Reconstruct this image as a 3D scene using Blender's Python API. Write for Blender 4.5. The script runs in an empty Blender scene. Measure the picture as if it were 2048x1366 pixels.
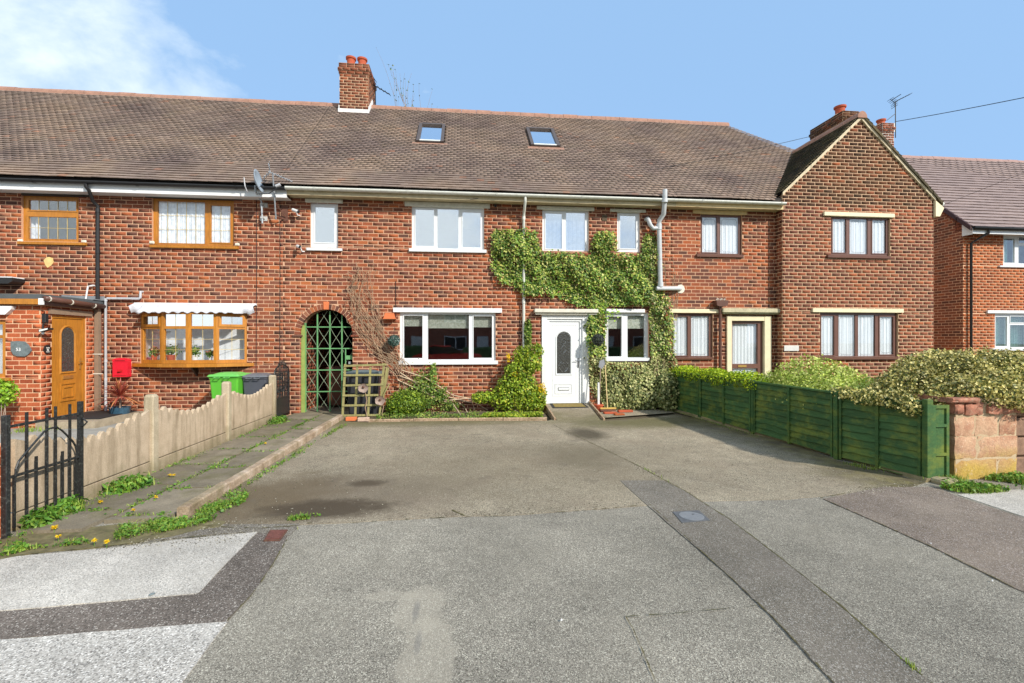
import bpy, math, random
import numpy as np
from mathutils import Vector, Matrix
random.seed(11)
rng = np.random.default_rng(11)
scene = bpy.context.scene
COL = scene.collection
R = math.radians
# ------------------------------------------------------------------ camera, world, sun, exposure
F, CX, CY = 950.0, 1024.0, 683.0
D, H = 11.2, 1.65
TH = math.atan(F / 9200.0)
CT, ST = math.cos(TH), math.sin(TH)
cd = bpy.data.cameras.new('camera')
cam = bpy.data.objects.new('camera', cd)
COL.objects.link(cam)
cam.location = (0, -D, H)
cam.rotation_euler = (R(90), 0, -TH)
cd.sensor_width = 36
cd.lens = 36 * F / 2048
cd.clip_start = 0.05
cd.clip_end = 3000
scene.camera = cam

SUN_EL, SUN_AZ = 33.0, 41.0      # azimuth measured from straight out of the facade (-Y) towards +X
sun_dir = Vector((math.sin(R(SUN_AZ)) * math.cos(R(SUN_EL)), -math.cos(R(SUN_AZ)) * math.cos(R(SUN_EL)), math.sin(R(SUN_EL))))
world = bpy.data.worlds.new('World')
scene.world = world
world.use_nodes = True
wn = world.node_tree.nodes
wl = world.node_tree.links
wn.clear()
w_out = wn.new('ShaderNodeOutputWorld')
w_bg = wn.new('ShaderNodeBackground')
w_bg.inputs['Strength'].default_value = 0.12
sky = wn.new('ShaderNodeTexSky')
sky.sky_type = 'NISHITA'
sky.sun_disc = False
sky.sun_elevation = R(SUN_EL)
sky.sun_rotation = math.atan2(sun_dir.x, sun_dir.y)
sky.air_density = 1.0
sky.dust_density = 1.2
sky.ozone_density = 1.3
wtc = wn.new('ShaderNodeTexCoord')
wmp = wn.new('ShaderNodeMapping')
wmp.inputs['Scale'].default_value = (1.0, 1.0, 1.5)
wmp.inputs['Location'].default_value = (0.35, 0.1, 0.62)
wl.new(wtc.outputs['Generated'], wmp.inputs['Vector'])
wno = wn.new('ShaderNodeTexNoise')
wno.inputs['Scale'].default_value = 2.3
wno.inputs['Detail'].default_value = 8
wno.inputs['Roughness'].default_value = 0.56
wno.inputs['Distortion'].default_value = 0.35
wl.new(wmp.outputs[0], wno.inputs['Vector'])
# a bank of thin cloud to the west (left of the street) and over the road behind
wdot = wn.new('ShaderNodeVectorMath'); wdot.operation = 'DOT_PRODUCT'
wdot.inputs[1].default_value = (-0.82, 0.12, 0.10)
wl.new(wtc.outputs['Generated'], wdot.inputs[0])
wma = wn.new('ShaderNodeMath'); wma.operation = 'MULTIPLY_ADD'
wma.inputs[1].default_value = 0.52
wma.inputs[2].default_value = -0.20
wl.new(wdot.outputs['Value'], wma.inputs[0])
wsum = wn.new('ShaderNodeMath'); wsum.operation = 'ADD'
wl.new(wno.outputs['Fac'], wsum.inputs[0])
wdot2 = wn.new('ShaderNodeVectorMath'); wdot2.operation = 'DOT_PRODUCT'
wdot2.inputs[1].default_value = (0.0, -1.0, 0.0)
wl.new(wtc.outputs['Generated'], wdot2.inputs[0])
wmb = wn.new('ShaderNodeMath'); wmb.operation = 'MULTIPLY'; wmb.use_clamp = True
wmb.inputs[1].default_value = 0.46
wl.new(wdot2.outputs['Value'], wmb.inputs[0])
wmc = wn.new('ShaderNodeMath'); wmc.operation = 'ADD'
wl.new(wma.outputs[0], wmc.inputs[0]); wl.new(wmb.outputs[0], wmc.inputs[1])
wl.new(wmc.outputs[0], wsum.inputs[1])
wr = wn.new('ShaderNodeValToRGB')
wr.color_ramp.elements[0].position = 0.535
wr.color_ramp.elements[0].color = (0, 0, 0, 1)
wr.color_ramp.elements[1].position = 0.70
wr.color_ramp.elements[1].color = (1, 1, 1, 1)
wl.new(wsum.outputs[0], wr.inputs['Fac'])
wtint = wn.new('ShaderNodeMixRGB'); wtint.blend_type = 'MULTIPLY'
wtint.inputs['Fac'].default_value = 1.0
wtint.inputs['Color2'].default_value = (1.0, 1.0, 1.0, 1)
wl.new(sky.outputs[0], wtint.inputs['Color1'])
wpale = wn.new('ShaderNodeMixRGB')
wpale.inputs['Fac'].default_value = 0.88
wpale.inputs['Color2'].default_value = (1.88, 3.15, 5.0, 1)
wl.new(wtint.outputs[0], wpale.inputs['Color1'])
wmix = wn.new('ShaderNodeMixRGB')
wmix.inputs['Color2'].default_value = (5.3, 5.9, 6.2, 1)
wl.new(wr.outputs[0], wmix.inputs['Fac'])
wl.new(wpale.outputs[0], wmix.inputs['Color1'])
wl.new(wmix.outputs[0], w_bg.inputs['Color'])
wl.new(w_bg.outputs[0], w_out.inputs['Surface'])

sl = bpy.data.lights.new('sun', 'SUN')
sl.energy = 3.4
sl.angle = R(2.2)
sl.color = (1.0, 0.94, 0.84)
sun = bpy.data.objects.new('sun', sl)
COL.objects.link(sun)
sun.rotation_euler = sun_dir.to_track_quat('Z', 'Y').to_euler()
scene.view_settings.view_transform = 'Standard'
scene.view_settings.look = 'None'
scene.view_settings.gamma = 1.0
scene.view_settings.exposure = 0.68
scene.view_settings.use_curve_mapping = False

# ------------------------------------------------------------------ survey helpers: where a sight line of the survey meets a wall plane or the ground
def plane(px, py, Y=0.0):
    a = (px - CX) / F
    t = (Y + D) / (CT - a * ST)
    return t * (ST + a * CT), H + (CY - py) / F * t
def fx(px, Y=0.0): return plane(px, 0, Y)[0]
def fz(px, py, Y=0.0): return plane(px, py, Y)[1]
def rect(x0, y0, x1, y1, Y=0.0):
    xm = (x0 + x1) / 2
    return fx(x0, Y), fx(x1, Y), fz(xm, y1, Y), fz(xm, y0, Y)
def ground(px, py, Z=0.0):
    a = (px - CX) / F
    t = (H - Z) * F / (py - CY)
    return t * (ST + a * CT), -D + t * (CT - a * ST)
def depth_of(p):
    return p[0] * ST + (p[1] + D) * CT
def in_frame(p):
    z = depth_of(p)
    if z < 0.3: return False
    xc = p[0] * CT - (p[1] + D) * ST
    px = CX + F * xc / z; py = CY - F * (p[2] - H) / z
    return -20 < px < 2068 and -20 < py < 1386

# ------------------------------------------------------------------ object helpers
def tag(o, label=None, cat=None, group=None, kind=None):
    if label: o['label'] = label
    if cat: o['category'] = cat
    if group: o['group'] = group
    if kind: o['kind'] = kind
    return o
def thing(name, label, cat, loc=(0, 0, 0), group=None, kind=None):
    o = bpy.data.objects.new(name, None)
    o.empty_display_size = 0.2
    COL.objects.link(o)
    o.location = loc
    return tag(o, label, cat, group, kind)
def origin_of(o):
    v = Vector((0, 0, 0))
    while o is not None:
        v = v + o.location
        o = o.parent
    return v
def link_mesh(name, me, parent=None, loc=None):
    o = bpy.data.objects.new(name, me)
    COL.objects.link(o)
    if parent is not None: o.parent = parent
    if loc is not None: o.location = loc
    return o
def np_mesh(name, V, faces, mat, parent=None, kind=None, smooth=False):
    """V (n,3) array in world space, faces (m,k) array with a fixed k, or a list"""
    V = np.asarray(V, dtype=np.float64)
    if parent is not None: V = V - np.array(origin_of(parent))
    me = bpy.data.meshes.new(name)
    if isinstance(faces, np.ndarray):
        m, k = faces.shape
        me.vertices.add(len(V)); me.vertices.foreach_set('co', V.astype(np.float32).ravel())
        me.loops.add(m * k); me.loops.foreach_set('vertex_index', faces.astype(np.int32).ravel())
        me.polygons.add(m); me.polygons.foreach_set('loop_start', np.arange(0, m * k, k, dtype=np.int32))
        me.update(calc_edges=True)
        me.validate()
    else:
        me.from_pydata([tuple(v) for v in V], [], faces)
        me.update()
    if mat is not None: me.materials.append(mat)
    if smooth: me.polygons.foreach_set('use_smooth', [True] * len(me.polygons))
    o = link_mesh(name, me, parent)
    if kind: o['kind'] = kind
    return o

class MB:
    """collects boxes, prisms and tubes in world space; build() links them as one mesh object"""
    def __init__(s): s.v = []; s.f = []
    def add(s, vs, fs):
        b = len(s.v)
        s.v.extend([tuple(v) for v in vs]); s.f.extend([tuple(i + b for i in f) for f in fs])
        return s
    def box(s, x0, x1, y0, y1, z0, z1):
        return s.add([(x0,y0,z0),(x1,y0,z0),(x1,y1,z0),(x0,y1,z0),(x0,y0,z1),(x1,y0,z1),(x1,y1,z1),(x0,y1,z1)],
                     [(0,3,2,1),(4,5,6,7),(0,1,5,4),(1,2,6,5),(2,3,7,6),(3,0,4,7)])
    def bbox(s, x0, x1, y0, y1, z0, z1, b=0.006):
        """a box with bevelled edges all round"""
        vs = []
        for z, k in ((z0, 1), (z0 + b, 0), (z1 - b, 0), (z1, 1)):
            i = b * k
            vs += [(x0+b+i*0,y0+i,z),(x1-b,y0+i,z),(x1-i,y0+b,z),(x1-i,y1-b,z),(x1-b,y1-i,z),(x0+b,y1-i,z),(x0+i,y1-b,z),(x0+i,y0+b,z)]
        fs = [tuple(range(7, -1, -1)), tuple(range(24, 32))]
        for r in range(3):
            for k in range(8):
                a = r*8+k; c = r*8+(k+1) % 8
                fs.append((a, c, c+8, a+8))
        return s.add(vs, fs)
    def lbox(s, O, U, N, u0, u1, n0, n1, z0, z1):
        """box in a wall frame: O origin (x,y), U along the wall, N outward, z up"""
        def P(u, n, z): return (O[0]+U[0]*u+N[0]*n, O[1]+U[1]*u+N[1]*n, z)
        vs = [P(u0,n1,z0),P(u1,n1,z0),P(u1,n0,z0),P(u0,n0,z0),P(u0,n1,z1),P(u1,n1,z1),P(u1,n0,z1),P(u0,n0,z1)]
        return s.add(vs, [(0,3,2,1),(4,5,6,7),(0,1,5,4),(1,2,6,5),(2,3,7,6),(3,0,4,7)])
    def prism(s, pts, a, b, axis='y'):
        """polygon pts (2-D) swept from a to b along axis; for y pts are (x,z), for z (x,y), for x (y,z)"""
        def P(p, t):
            return (p[0], t, p[1]) if axis == 'y' else ((p[0], p[1], t) if axis == 'z' else (t, p[0], p[1]))
        n = len(pts)
        vs = [P(p, a) for p in pts] + [P(p, b) for p in pts]
        fs = [tuple(range(n)), tuple(range(2*n-1, n-1, -1))] + [(i, i+n, (i+1) % n + n, (i+1) % n) for i in range(n)]
        return s.add(vs, fs)
    def bar(s, p, q, w, t=None):
        """square bar from p to q"""
        t = t or w
        p = Vector(p); q = Vector(q); d = (q-p).normalized()
        up = Vector((0,0,1)) if abs(d.z) < 0.9 else Vector((0,1,0))
        a = d.cross(up).normalized()*w/2; b = a.cross(d).normalized()*t/2
        vs = [p-a-b,p+a-b,p+a+b,p-a+b,q-a-b,q+a-b,q+a+b,q-a+b]
        return s.add(vs, [(0,3,2,1),(4,5,6,7),(0,1,5,4),(1,2,6,5),(2,3,7,6),(3,0,4,7)])
    def tube(s, pts, r, n=8, cap=True):
        pts = [Vector(p) for p in pts]
        rs = r if isinstance(r, (list, tuple)) else [r]*len(pts)
        prev = None; rings = []
        for i, p in enumerate(pts):
            d = (pts[min(i+1, len(pts)-1)] - pts[max(i-1, 0)])
            if d.length < 1e-9: d = Vector((0,0,1))
            d.normalize()
            if prev is None:
                up = Vector((0,0,1)) if abs(d.z) < 0.9 else Vector((1,0,0))
                a = d.cross(up).normalized()
            else:
                a = (prev - d*prev.dot(d))
                a = a.normalized() if a.length > 1e-6 else d.cross(Vector((0,0,1))).normalized()
            prev = a; b = d.cross(a)
            rings.append([p + (a*math.cos(2*math.pi*k/n) + b*math.sin(2*math.pi*k/n))*rs[i] for k in range(n)])
        vs = [v for ring in rings for v in ring]; fs = []
        for i in range(len(pts)-1):
            for k in range(n):
                fs.append((i*n+k, i*n+(k+1) % n, (i+1)*n+(k+1) % n, (i+1)*n+k))
        if cap and n > 2:
            fs.append(tuple(range(n-1, -1, -1))); fs.append(tuple(range((len(pts)-1)*n, len(pts)*n)))
        return s.add(vs, fs)
    def lathe(s, c, prof, n=20, wob=None):
        """prof (r,z) turned about a vertical axis through c"""
        vs = []
        for r, z in prof:
            for k in range(n):
                a = 2*math.pi*k/n
                rr = r if wob is None else r*wob(a, z)
                vs.append((c[0]+rr*math.cos(a), c[1]+rr*math.sin(a), c[2]+z))
        fs = []
        for i in range(len(prof)-1):
            for k in range(n):
                fs.append((i*n+k, i*n+(k+1) % n, (i+1)*n+(k+1) % n, (i+1)*n+k))
        fs.append(tuple(range(n-1, -1, -1))); fs.append(tuple(range((len(prof)-1)*n, len(prof)*n)))
        return s.add(vs, fs)
    def build(s, name, mat, parent=None, smooth=False, kind=None, label=None):
        o = np_mesh(name, np.array(s.v), s.f, mat, parent, kind, smooth)
        if label: o['label'] = label
        return o
def shade_auto(o, ang=35):
    me = o.data
    me.polygons.foreach_set('use_smooth', [True]*len(me.polygons))
    try: me.set_sharp_from_angle(angle=R(ang))
    except Exception: pass
    return o

# ------------------------------------------------------------------ material helpers
class NT:
    def __init__(s, name):
        s.m = bpy.data.materials.new(name); s.m.use_nodes = True
        s.t = s.m.node_tree; s.n = s.t.nodes; s.l = s.t.links
        s.b = s.n['Principled BSDF']
        g = s.n.new('ShaderNodeNewGeometry')
        s.pos = g.outputs['Position']; s.geo = g
    def put(s, sock, v):
        if isinstance(v, bpy.types.NodeSocket): s.l.new(v, sock)
        elif isinstance(v, (tuple, list)) and len(v) == 3 and sock.type == 'RGBA': sock.default_value = (*v, 1)
        else: sock.default_value = v
    def noise(s, scale, detail=3, rough=0.6, vec=None, dist=0.0, stretch=None, offset=None):
        v = vec or s.pos
        if stretch or offset:
            mp = s.n.new('ShaderNodeMapping'); s.l.new(v, mp.inputs[0])
            if stretch: mp.inputs['Scale'].default_value = stretch
            if offset: mp.inputs['Location'].default_value = offset
            v = mp.outputs[0]
        k = s.n.new('ShaderNodeTexNoise'); s.l.new(v, k.inputs['Vector'])
        k.inputs['Scale'].default_value = scale; k.inputs['Detail'].default_value = detail
        k.inputs['Roughness'].default_value = rough; k.inputs['Distortion'].default_value = dist
        return k.outputs['Fac']
    def voro(s, scale, out='Color', vec=None):
        k = s.n.new('ShaderNodeTexVoronoi'); s.l.new(vec or s.pos, k.inputs['Vector'])
        k.inputs['Scale'].default_value = scale
        return k.outputs[out]
    def ramp(s, fac, stops, interp='LINEAR'):
        k = s.n.new('ShaderNodeValToRGB'); s.put(k.inputs['Fac'], fac)
        cr = k.color_ramp; cr.interpolation = interp
        while len(cr.elements) < len(stops): cr.elements.new(0.5)
        for e, (p, c) in zip(cr.elements, stops):
            e.position = p
            c = (c, c, c) if isinstance(c, (int, float)) else c
            e.color = (*c, 1)
        return k.outputs['Color']
    def mix(s, fac, a, b, blend='MIX'):
        k = s.n.new('ShaderNodeMixRGB'); k.blend_type = blend
        s.put(k.inputs['Fac'], fac); s.put(k.inputs['Color1'], a); s.put(k.inputs['Color2'], b)
        return k.outputs['Color']
    def math(s, op, a, b=0.0, clamp=False):
        k = s.n.new('ShaderNodeMath'); k.operation = op; k.use_clamp = clamp
        s.put(k.inputs[0], a); s.put(k.inputs[1], b)
        return k.outputs[0]
    def sep(s, v=None):
        k = s.n.new('ShaderNodeSeparateXYZ'); s.l.new(v or s.pos, k.inputs[0]); return k.outputs
    def blob(s, x, y, rx, ry, soft=0.35, warp=0.5, wscale=2.0, rot=0.0):
        """mask of an irregular patch on the ground round (x, y)"""
        sp = s.sep()
        n1 = s.noise(wscale, 4, 0.65); n2 = s.noise(wscale, 4, 0.65, offset=(9.1, 3.3, 0))
        dx = s.math('ADD', s.math('SUBTRACT', sp[0], x), s.math('MULTIPLY', s.math('SUBTRACT', n1, 0.5), warp*2*rx))
        dy = s.math('ADD', s.math('SUBTRACT', sp[1], y), s.math('MULTIPLY', s.math('SUBTRACT', n2, 0.5), warp*2*ry))
        d = s.math('ADD', s.math('POWER', s.math('ABSOLUTE', s.math('DIVIDE', dx, rx)), 2.0), s.math('POWER', s.math('ABSOLUTE', s.math('DIVIDE', dy, ry)), 2.0))
        return s.ramp(d, [(max(0.0, 1-soft-0.0)*0.5, 1.0), (min(1.0, 0.5+soft*0.5), 0.0)]) if False else s.ramp(s.math('MULTIPLY', d, 0.5), [(0.5*(1-soft), 1.0), (0.5*(1+soft)*0.999, 0.0)])
    def bump(s, h, strength=0.3, dist=0.01):
        k = s.n.new('ShaderNodeBump'); s.put(k.inputs['Height'], h)
        k.inputs['Strength'].default_value = strength; k.inputs['Distance'].default_value = dist
        s.l.new(k.outputs[0], s.b.inputs['Normal'])
    def done(s, col, rough=0.85, spec=0.3, metal=0.0):
        s.put(s.b.inputs['Base Color'], col); s.put(s.b.inputs['Roughness'], rough)
        s.b.inputs['Specular IOR Level'].default_value = spec
        s.b.inputs['Metallic'].default_value = metal
        return s.m
def simple(name, col, rough=0.5, var=0.12, scale=6.0, spec=0.4, metal=0.0, dirt=None, bump=0.0):
    s = NT(name)
    n = s.noise(scale, 5, 0.65)
    lo = tuple(c*(1-var) for c in col); hi = tuple(min(1, c*(1+var)) for c in col)
    c = s.ramp(n, [(0.3, lo), (0.7, hi)])
    if dirt:
        c = s.mix(s.ramp(s.noise(scale*2.3, 6, 0.7, offset=(3, 5, 7)), [(0.52, 0.0), (0.75, dirt[1])]), c, dirt[0])
    if bump: s.bump(s.noise(scale*14, 3), bump, 0.004)
    return s.done(c, rough, spec, metal)
# ------------------------------------------------------------------ materials
def brick_pair(name, stops, grime=0.25, soot=(0.05, 0.035, 0.022), patch=None):
    """the same fired clay twice: one for joined brickwork (a colour per brick by island), one for single bricks (a colour per object)"""
    out = []
    for src in ('wall', 'single'):
        s = NT(name + '_' + src)
        if src == 'wall': r = s.geo.outputs['Random Per Island']
        else:
            oi = s.n.new('ShaderNodeObjectInfo'); r = oi.outputs['Random']
        c = s.ramp(r, stops, 'LINEAR')
        # kiln variation across the wall, then soot and fine grain
        big = s.ramp(s.noise(0.9, 3, 0.6), [(0.35, (0.80,0.76,0.80)), (0.5, (1.0,1.0,1.0)), (0.68, (1.22,1.10,0.92))])
        c = s.mix(1.0, c, big, 'MULTIPLY')
        fine = s.ramp(s.noise(38, 4, 0.75), [(0.25, 0.72), (0.75, 1.25)])
        c = s.mix(1.0, c, fine, 'MULTIPLY')
        g = s.ramp(s.noise(2.2, 6, 0.72, offset=(4, 1, 2), stretch=(1, 1, 0.5)), [(0.5, 0.0), (0.78, grime)])
        c = s.mix(g, c, soot)
        if patch: c = patch(s, c)
        s.bump(s.noise(90, 3, 0.7), 0.35, 0.004)
        out.append(s.done(c, 0.88, 0.2))
    return out
def efflor(s, c):
    n = s.noise(1.1, 5, 0.7, offset=(7, 7, 1)); n2 = s.noise(23, 4, 0.7)
    m = s.math('MULTIPLY', s.ramp(n, [(0.56, 0.0), (0.72, 0.35)]), s.ramp(n2, [(0.45, 0.0), (0.7, 1.0)]))
    return s.mix(m, c, (0.5, 0.36, 0.26))
B_MAIN = brick_pair('terrace_brick', [(0.0, (0.110,0.052,0.038)), (0.14, (0.155,0.062,0.042)), (0.40, (0.228,0.075,0.043)), (0.70, (0.278,0.083,0.041)), (0.90, (0.325,0.094,0.040)), (0.96, (0.38,0.12,0.045)), (1.0, (0.27,0.12,0.075))], 0.22, patch=efflor)
B_GAB = brick_pair('gable_brick', [(0.0, (0.125,0.053,0.036)), (0.3, (0.195,0.070,0.042)), (0.7, (0.25,0.082,0.045)), (1.0, (0.31,0.098,0.045))], 0.2, patch=efflor)
B_SOOT = brick_pair('weathered_brick', [(0.0, (0.060,0.032,0.019)), (0.35, (0.095,0.044,0.024)), (0.75, (0.13,0.052,0.026)), (0.93, (0.17,0.06,0.03)), (1.0, (0.26,0.08,0.035))], 0.5, soot=(0.035,0.03,0.014))
B_PORCH = brick_pair('porch_brick', [(0.0, (0.30,0.070,0.030)), (0.5, (0.42,0.105,0.042)), (0.92, (0.50,0.135,0.055)), (1.0, (0.26,0.075,0.04))], 0.10)
B_NEW = brick_pair('orange_brick', [(0.0, (0.22,0.068,0.032)), (0.4, (0.34,0.092,0.034)), (1.0, (0.44,0.125,0.042))], 0.12)
B_STACK = brick_pair('stack_brick', [(0.0, (0.12,0.050,0.032)), (0.4, (0.19,0.066,0.038)), (1.0, (0.26,0.088,0.046))], 0.55, soot=(0.05,0.045,0.022))

def mortar(name, col, dark=(0.33,0.22,0.13), amt=0.5):
    s = NT(name)
    c = s.mix(s.ramp(s.noise(1.6, 5, 0.7), [(0.42, 0.0), (0.72, amt)]), col, dark)
    c = s.mix(1.0, c, s.ramp(s.noise(60, 3), [(0.3, 0.8), (0.7, 1.15)]), 'MULTIPLY')
    s.bump(s.noise(120, 2), 0.3, 0.003)
    return s.done(c, 0.95, 0.1)
M_MORT = mortar('mortar', (0.62,0.375,0.24), (0.44,0.28,0.18), 0.45)
M_MORT_G = mortar('gable_mortar', (0.64,0.43,0.275), (0.42,0.29,0.18), 0.4)
M_MORT_P = mortar('porch_mortar', (0.72,0.44,0.27), amt=0.2)
M_MORT_W = mortar('white_mortar', (0.75,0.70,0.62), amt=0.2)

def tile_pair(name, stops, moss=0.3, mosscol=(0.10,0.10,0.035), zamt=1.0):
    out = []
    for src in ('roof', 'single'):
        s = NT(name + '_' + src)
        if src == 'roof': r = s.geo.outputs['Random Per Island']
        else:
            oi = s.n.new('ShaderNodeObjectInfo'); r = oi.outputs['Random']
        c = s.ramp(r, stops)
        zone = s.ramp(s.noise(0.55, 4, 0.6, stretch=(1, 1, 1.3)), [(0.32, (0.62, 0.60, 0.66)), (0.5, (1.0, 0.98, 0.95)), (0.68, (1.30, 1.22, 1.05))])
        c = s.mix(zamt, c, zone, 'MULTIPLY')
        c = s.mix(1.0, c, s.ramp(s.noise(9, 3, 0.7, stretch=(0.22, 1, 1)), [(0.3, 0.80), (0.7, 1.2)]), 'MULTIPLY')
        m = s.ramp(s.noise(2.6, 6, 0.7, offset=(2, 8, 1)), [(0.48, 0.0), (0.72, moss)])
        c = s.mix(m, c, mosscol)
        c = s.mix(1.0, c, s.ramp(s.noise(45, 4, 0.7), [(0.3, 0.75), (0.7, 1.25)]), 'MULTIPLY')
        s.bump(s.noise(70, 3), 0.3, 0.004)
        out.append(s.done(c, 0.85, 0.2))
    return out
T_MAIN = tile_pair('clay_tile', [(0.0, (0.205,0.152,0.127)), (0.3, (0.220,0.165,0.138)), (0.65, (0.235,0.178,0.149)), (0.97, (0.250,0.193,0.161)), (1.0, (0.29,0.165,0.12))], 0.16, zamt=0.75)
T_MOSS = tile_pair('mossy_tile', [(0.0, (0.045,0.040,0.026)), (0.6, (0.085,0.070,0.042)), (1.0, (0.13,0.10,0.06))], 0.75, (0.055,0.060,0.022))
T_NEW = tile_pair('pink_tile', [(0.0, (0.268,0.205,0.192)), (1.0, (0.275,0.212,0.198))], 0.0, zamt=0.12)
M_RIDGE = simple('ridge_clay', (0.34,0.185,0.13), 0.85, 0.2, 5, dirt=((0.12,0.09,0.06), 0.5))
M_UNDER = simple('roof_underlay', (0.03,0.024,0.02), 0.95)
M_UPVC = simple('white_upvc', (0.78,0.79,0.79), 0.35, 0.04, 3, spec=0.5, dirt=((0.55,0.52,0.45), 0.25))
M_UPVCB = simple('clean_white_upvc', (0.73,0.75,0.76), 0.3, 0.02, 3, spec=0.5)
M_CREAM = simple('aged_white_paint', (0.66,0.63,0.53), 0.6, 0.12, 7, dirt=((0.25,0.22,0.14), 0.5))
M_FASC = simple('old_cream_fascia', (0.50,0.42,0.26), 0.6, 0.16, 4, dirt=((0.16,0.12,0.07), 0.55))
M_YELF = simple('yellow_cream_paint', (0.68,0.52,0.27), 0.6, 0.12, 4, dirt=((0.3,0.2,0.1), 0.4))
M_CREAMP = simple('cream_paint', (0.76,0.66,0.44), 0.55, 0.08, 5, dirt=((0.4,0.33,0.2), 0.3))
M_GUTW = simple('aged_white_plastic', (0.63,0.64,0.58), 0.45, 0.10, 5, dirt=((0.25,0.25,0.17), 0.4))
M_BLACKP = simple('black_plastic', (0.018,0.018,0.019), 0.4, 0.2, 5)
M_GREYP = simple('grey_pipe', (0.47,0.48,0.50), 0.5, 0.08, 5, dirt=((0.3,0.22,0.15), 0.4))
M_SOIL = simple('pale_grey_pipe', (0.52,0.54,0.56), 0.45, 0.10, 5, dirt=((0.3,0.28,0.24), 0.4))
M_BROWNP = simple('brown_plastic', (0.115,0.052,0.036), 0.4, 0.12, 5)
M_BROWNF = simple('brown_window_plastic', (0.15,0.068,0.047), 0.35, 0.10, 5, spec=0.5)
M_TAUPE = simple('taupe_plastic', (0.27,0.19,0.13), 0.5, 0.1, 5)
M_LEAD = simple('lead_flashing', (0.20,0.215,0.23), 0.6, 0.2, 5)
M_FLASHW = simple('white_flashing', (0.72,0.72,0.70), 0.7, 0.1, 5)
M_POT = simple('terracotta', (0.43,0.085,0.035), 0.8, 0.15, 8, dirt=((0.16,0.10,0.07), 0.4))
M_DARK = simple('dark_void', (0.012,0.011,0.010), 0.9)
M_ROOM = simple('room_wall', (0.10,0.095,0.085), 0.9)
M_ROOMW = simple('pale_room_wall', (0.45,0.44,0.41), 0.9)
M_BLKM = simple('black_painted_iron', (0.016,0.017,0.018), 0.45, 0.3, 18, spec=0.5, dirt=((0.35,0.38,0.33), 0.25))
M_GREENM = simple('green_painted_iron', (0.12,0.30,0.12), 0.55, 0.2, 6, dirt=((0.18,0.36,0.21), 0.5))
M_GREENF = simple('yellow_green_frame', (0.27,0.35,0.09), 0.6, 0.15, 6)
M_STEEL = simple('galvanised_steel', (0.36,0.39,0.42), 0.45, 0.1, 10, metal=0.35)
M_DISH = simple('dish_grey', (0.28,0.33,0.38), 0.5, 0.05, 10)
M_BRASS = simple('brass', (0.6,0.38,0.11), 0.35, 0.1, 10, metal=0.7)
M_CHROME = simple('chrome', (0.6,0.6,0.6), 0.2, 0.02, 10, metal=1.0)
M_REDM = simple('red_paint', (0.66,0.014,0.035), 0.35, 0.05, 10, spec=0.5)
M_SLATE = simple('slate', (0.14,0.17,0.175), 0.6, 0.3, 18, bump=0.6)
M_WHITE = simple('white_paint', (0.8,0.8,0.8), 0.5)
M_BLACK = simple('black_rubber', (0.02,0.02,0.021), 0.8)
M_LEADC = simple('brass_came', (0.62,0.47,0.2), 0.4, metal=0.3)
M_ORNG = simple('orange_terracotta', (0.62,0.17,0.06), 0.7)
M_WIRE = simple('black_cable', (0.012,0.012,0.014), 0.7)
M_RUST = simple('rusty_iron', (0.13,0.055,0.038), 0.8, 0.3, 25, dirt=((0.2,0.16,0.05), 0.4), bump=0.5)

def wood(name, c1, c2, rough=0.5, sc=(1, 1, 0.08), scale=60):
    s = NT(name)
    n = s.noise(scale, 4, 0.6, stretch=sc)
    c = s.ramp(n, [(0.3, c1), (0.7, c2)])
    c = s.mix(1.0, c, s.ramp(s.noise(3, 4), [(0.3, 0.85), (0.7, 1.12)]), 'MULTIPLY')
    return s.done(c, rough, 0.45)
M_OAK = wood('golden_oak', (0.35,0.132,0.015), (0.54,0.22,0.028), 0.4)
M_TRELL = wood('weathered_trellis', (0.21,0.185,0.070), (0.36,0.33,0.14), 0.9)
M_SLEEP = None
def old_wood():
    s = NT('bleached_timber')
    n = s.noise(26, 5, 0.7, stretch=(1, 0.15, 1))
    c = s.ramp(n, [(0.3, (0.20,0.13,0.08)), (0.55, (0.42,0.30,0.20)), (0.75, (0.60,0.47,0.35))])
    c = s.mix(s.ramp(s.noise(2.4, 6, 0.75), [(0.5, 0.0), (0.66, 0.6)]), c, (0.11,0.10,0.035))
    s.bump(n, 0.6, 0.01)
    return s.done(c, 0.9, 0.1)
M_SLEEP = old_wood()

def glass(name, refl=0.18, tint=(1, 1, 1)):
    s = NT(name)
    s.n.remove(s.b)
    tr = s.n.new('ShaderNodeBsdfTransparent'); tr.inputs['Color'].default_value = (*tint, 1)
    gl = s.n.new('ShaderNodeBsdfGlossy'); gl.inputs['Roughness'].default_value = 0.015
    gl.inputs['Color'].default_value = (0.95, 0.97, 1.0, 1)
    bp = s.n.new('ShaderNodeBump'); bp.inputs['Strength'].default_value = 0.018; bp.inputs['Distance'].default_value = 0.02
    s.l.new(s.noise(2.3, 2), bp.inputs['Height']); s.l.new(bp.outputs[0], gl.inputs['Normal'])
    fr = s.n.new('ShaderNodeLayerWeight'); fr.inputs['Blend'].default_value = 0.5
    ad = s.math('MULTIPLY', s.math('POWER', fr.outputs['Facing'], 4.0), 0.8)
    ad = s.math('ADD', ad, 0.04+refl, True)
    mx = s.n.new('ShaderNodeMixShader')
    s.l.new(ad, mx.inputs[0]); s.l.new(tr.outputs[0], mx.inputs[1]); s.l.new(gl.outputs[0], mx.inputs[2])
    s.l.new(mx.outputs[0], s.n['Material Output'].inputs['Surface'])
    return s.m
G_CLEAR = glass('window_glass', 0.10)
G_COAT = glass('coated_window_glass', 0.46)
G_SOFT = glass('curtained_window_glass', 0.03)
G_SKY = glass('rooflight_glass', 0.72)

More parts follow.
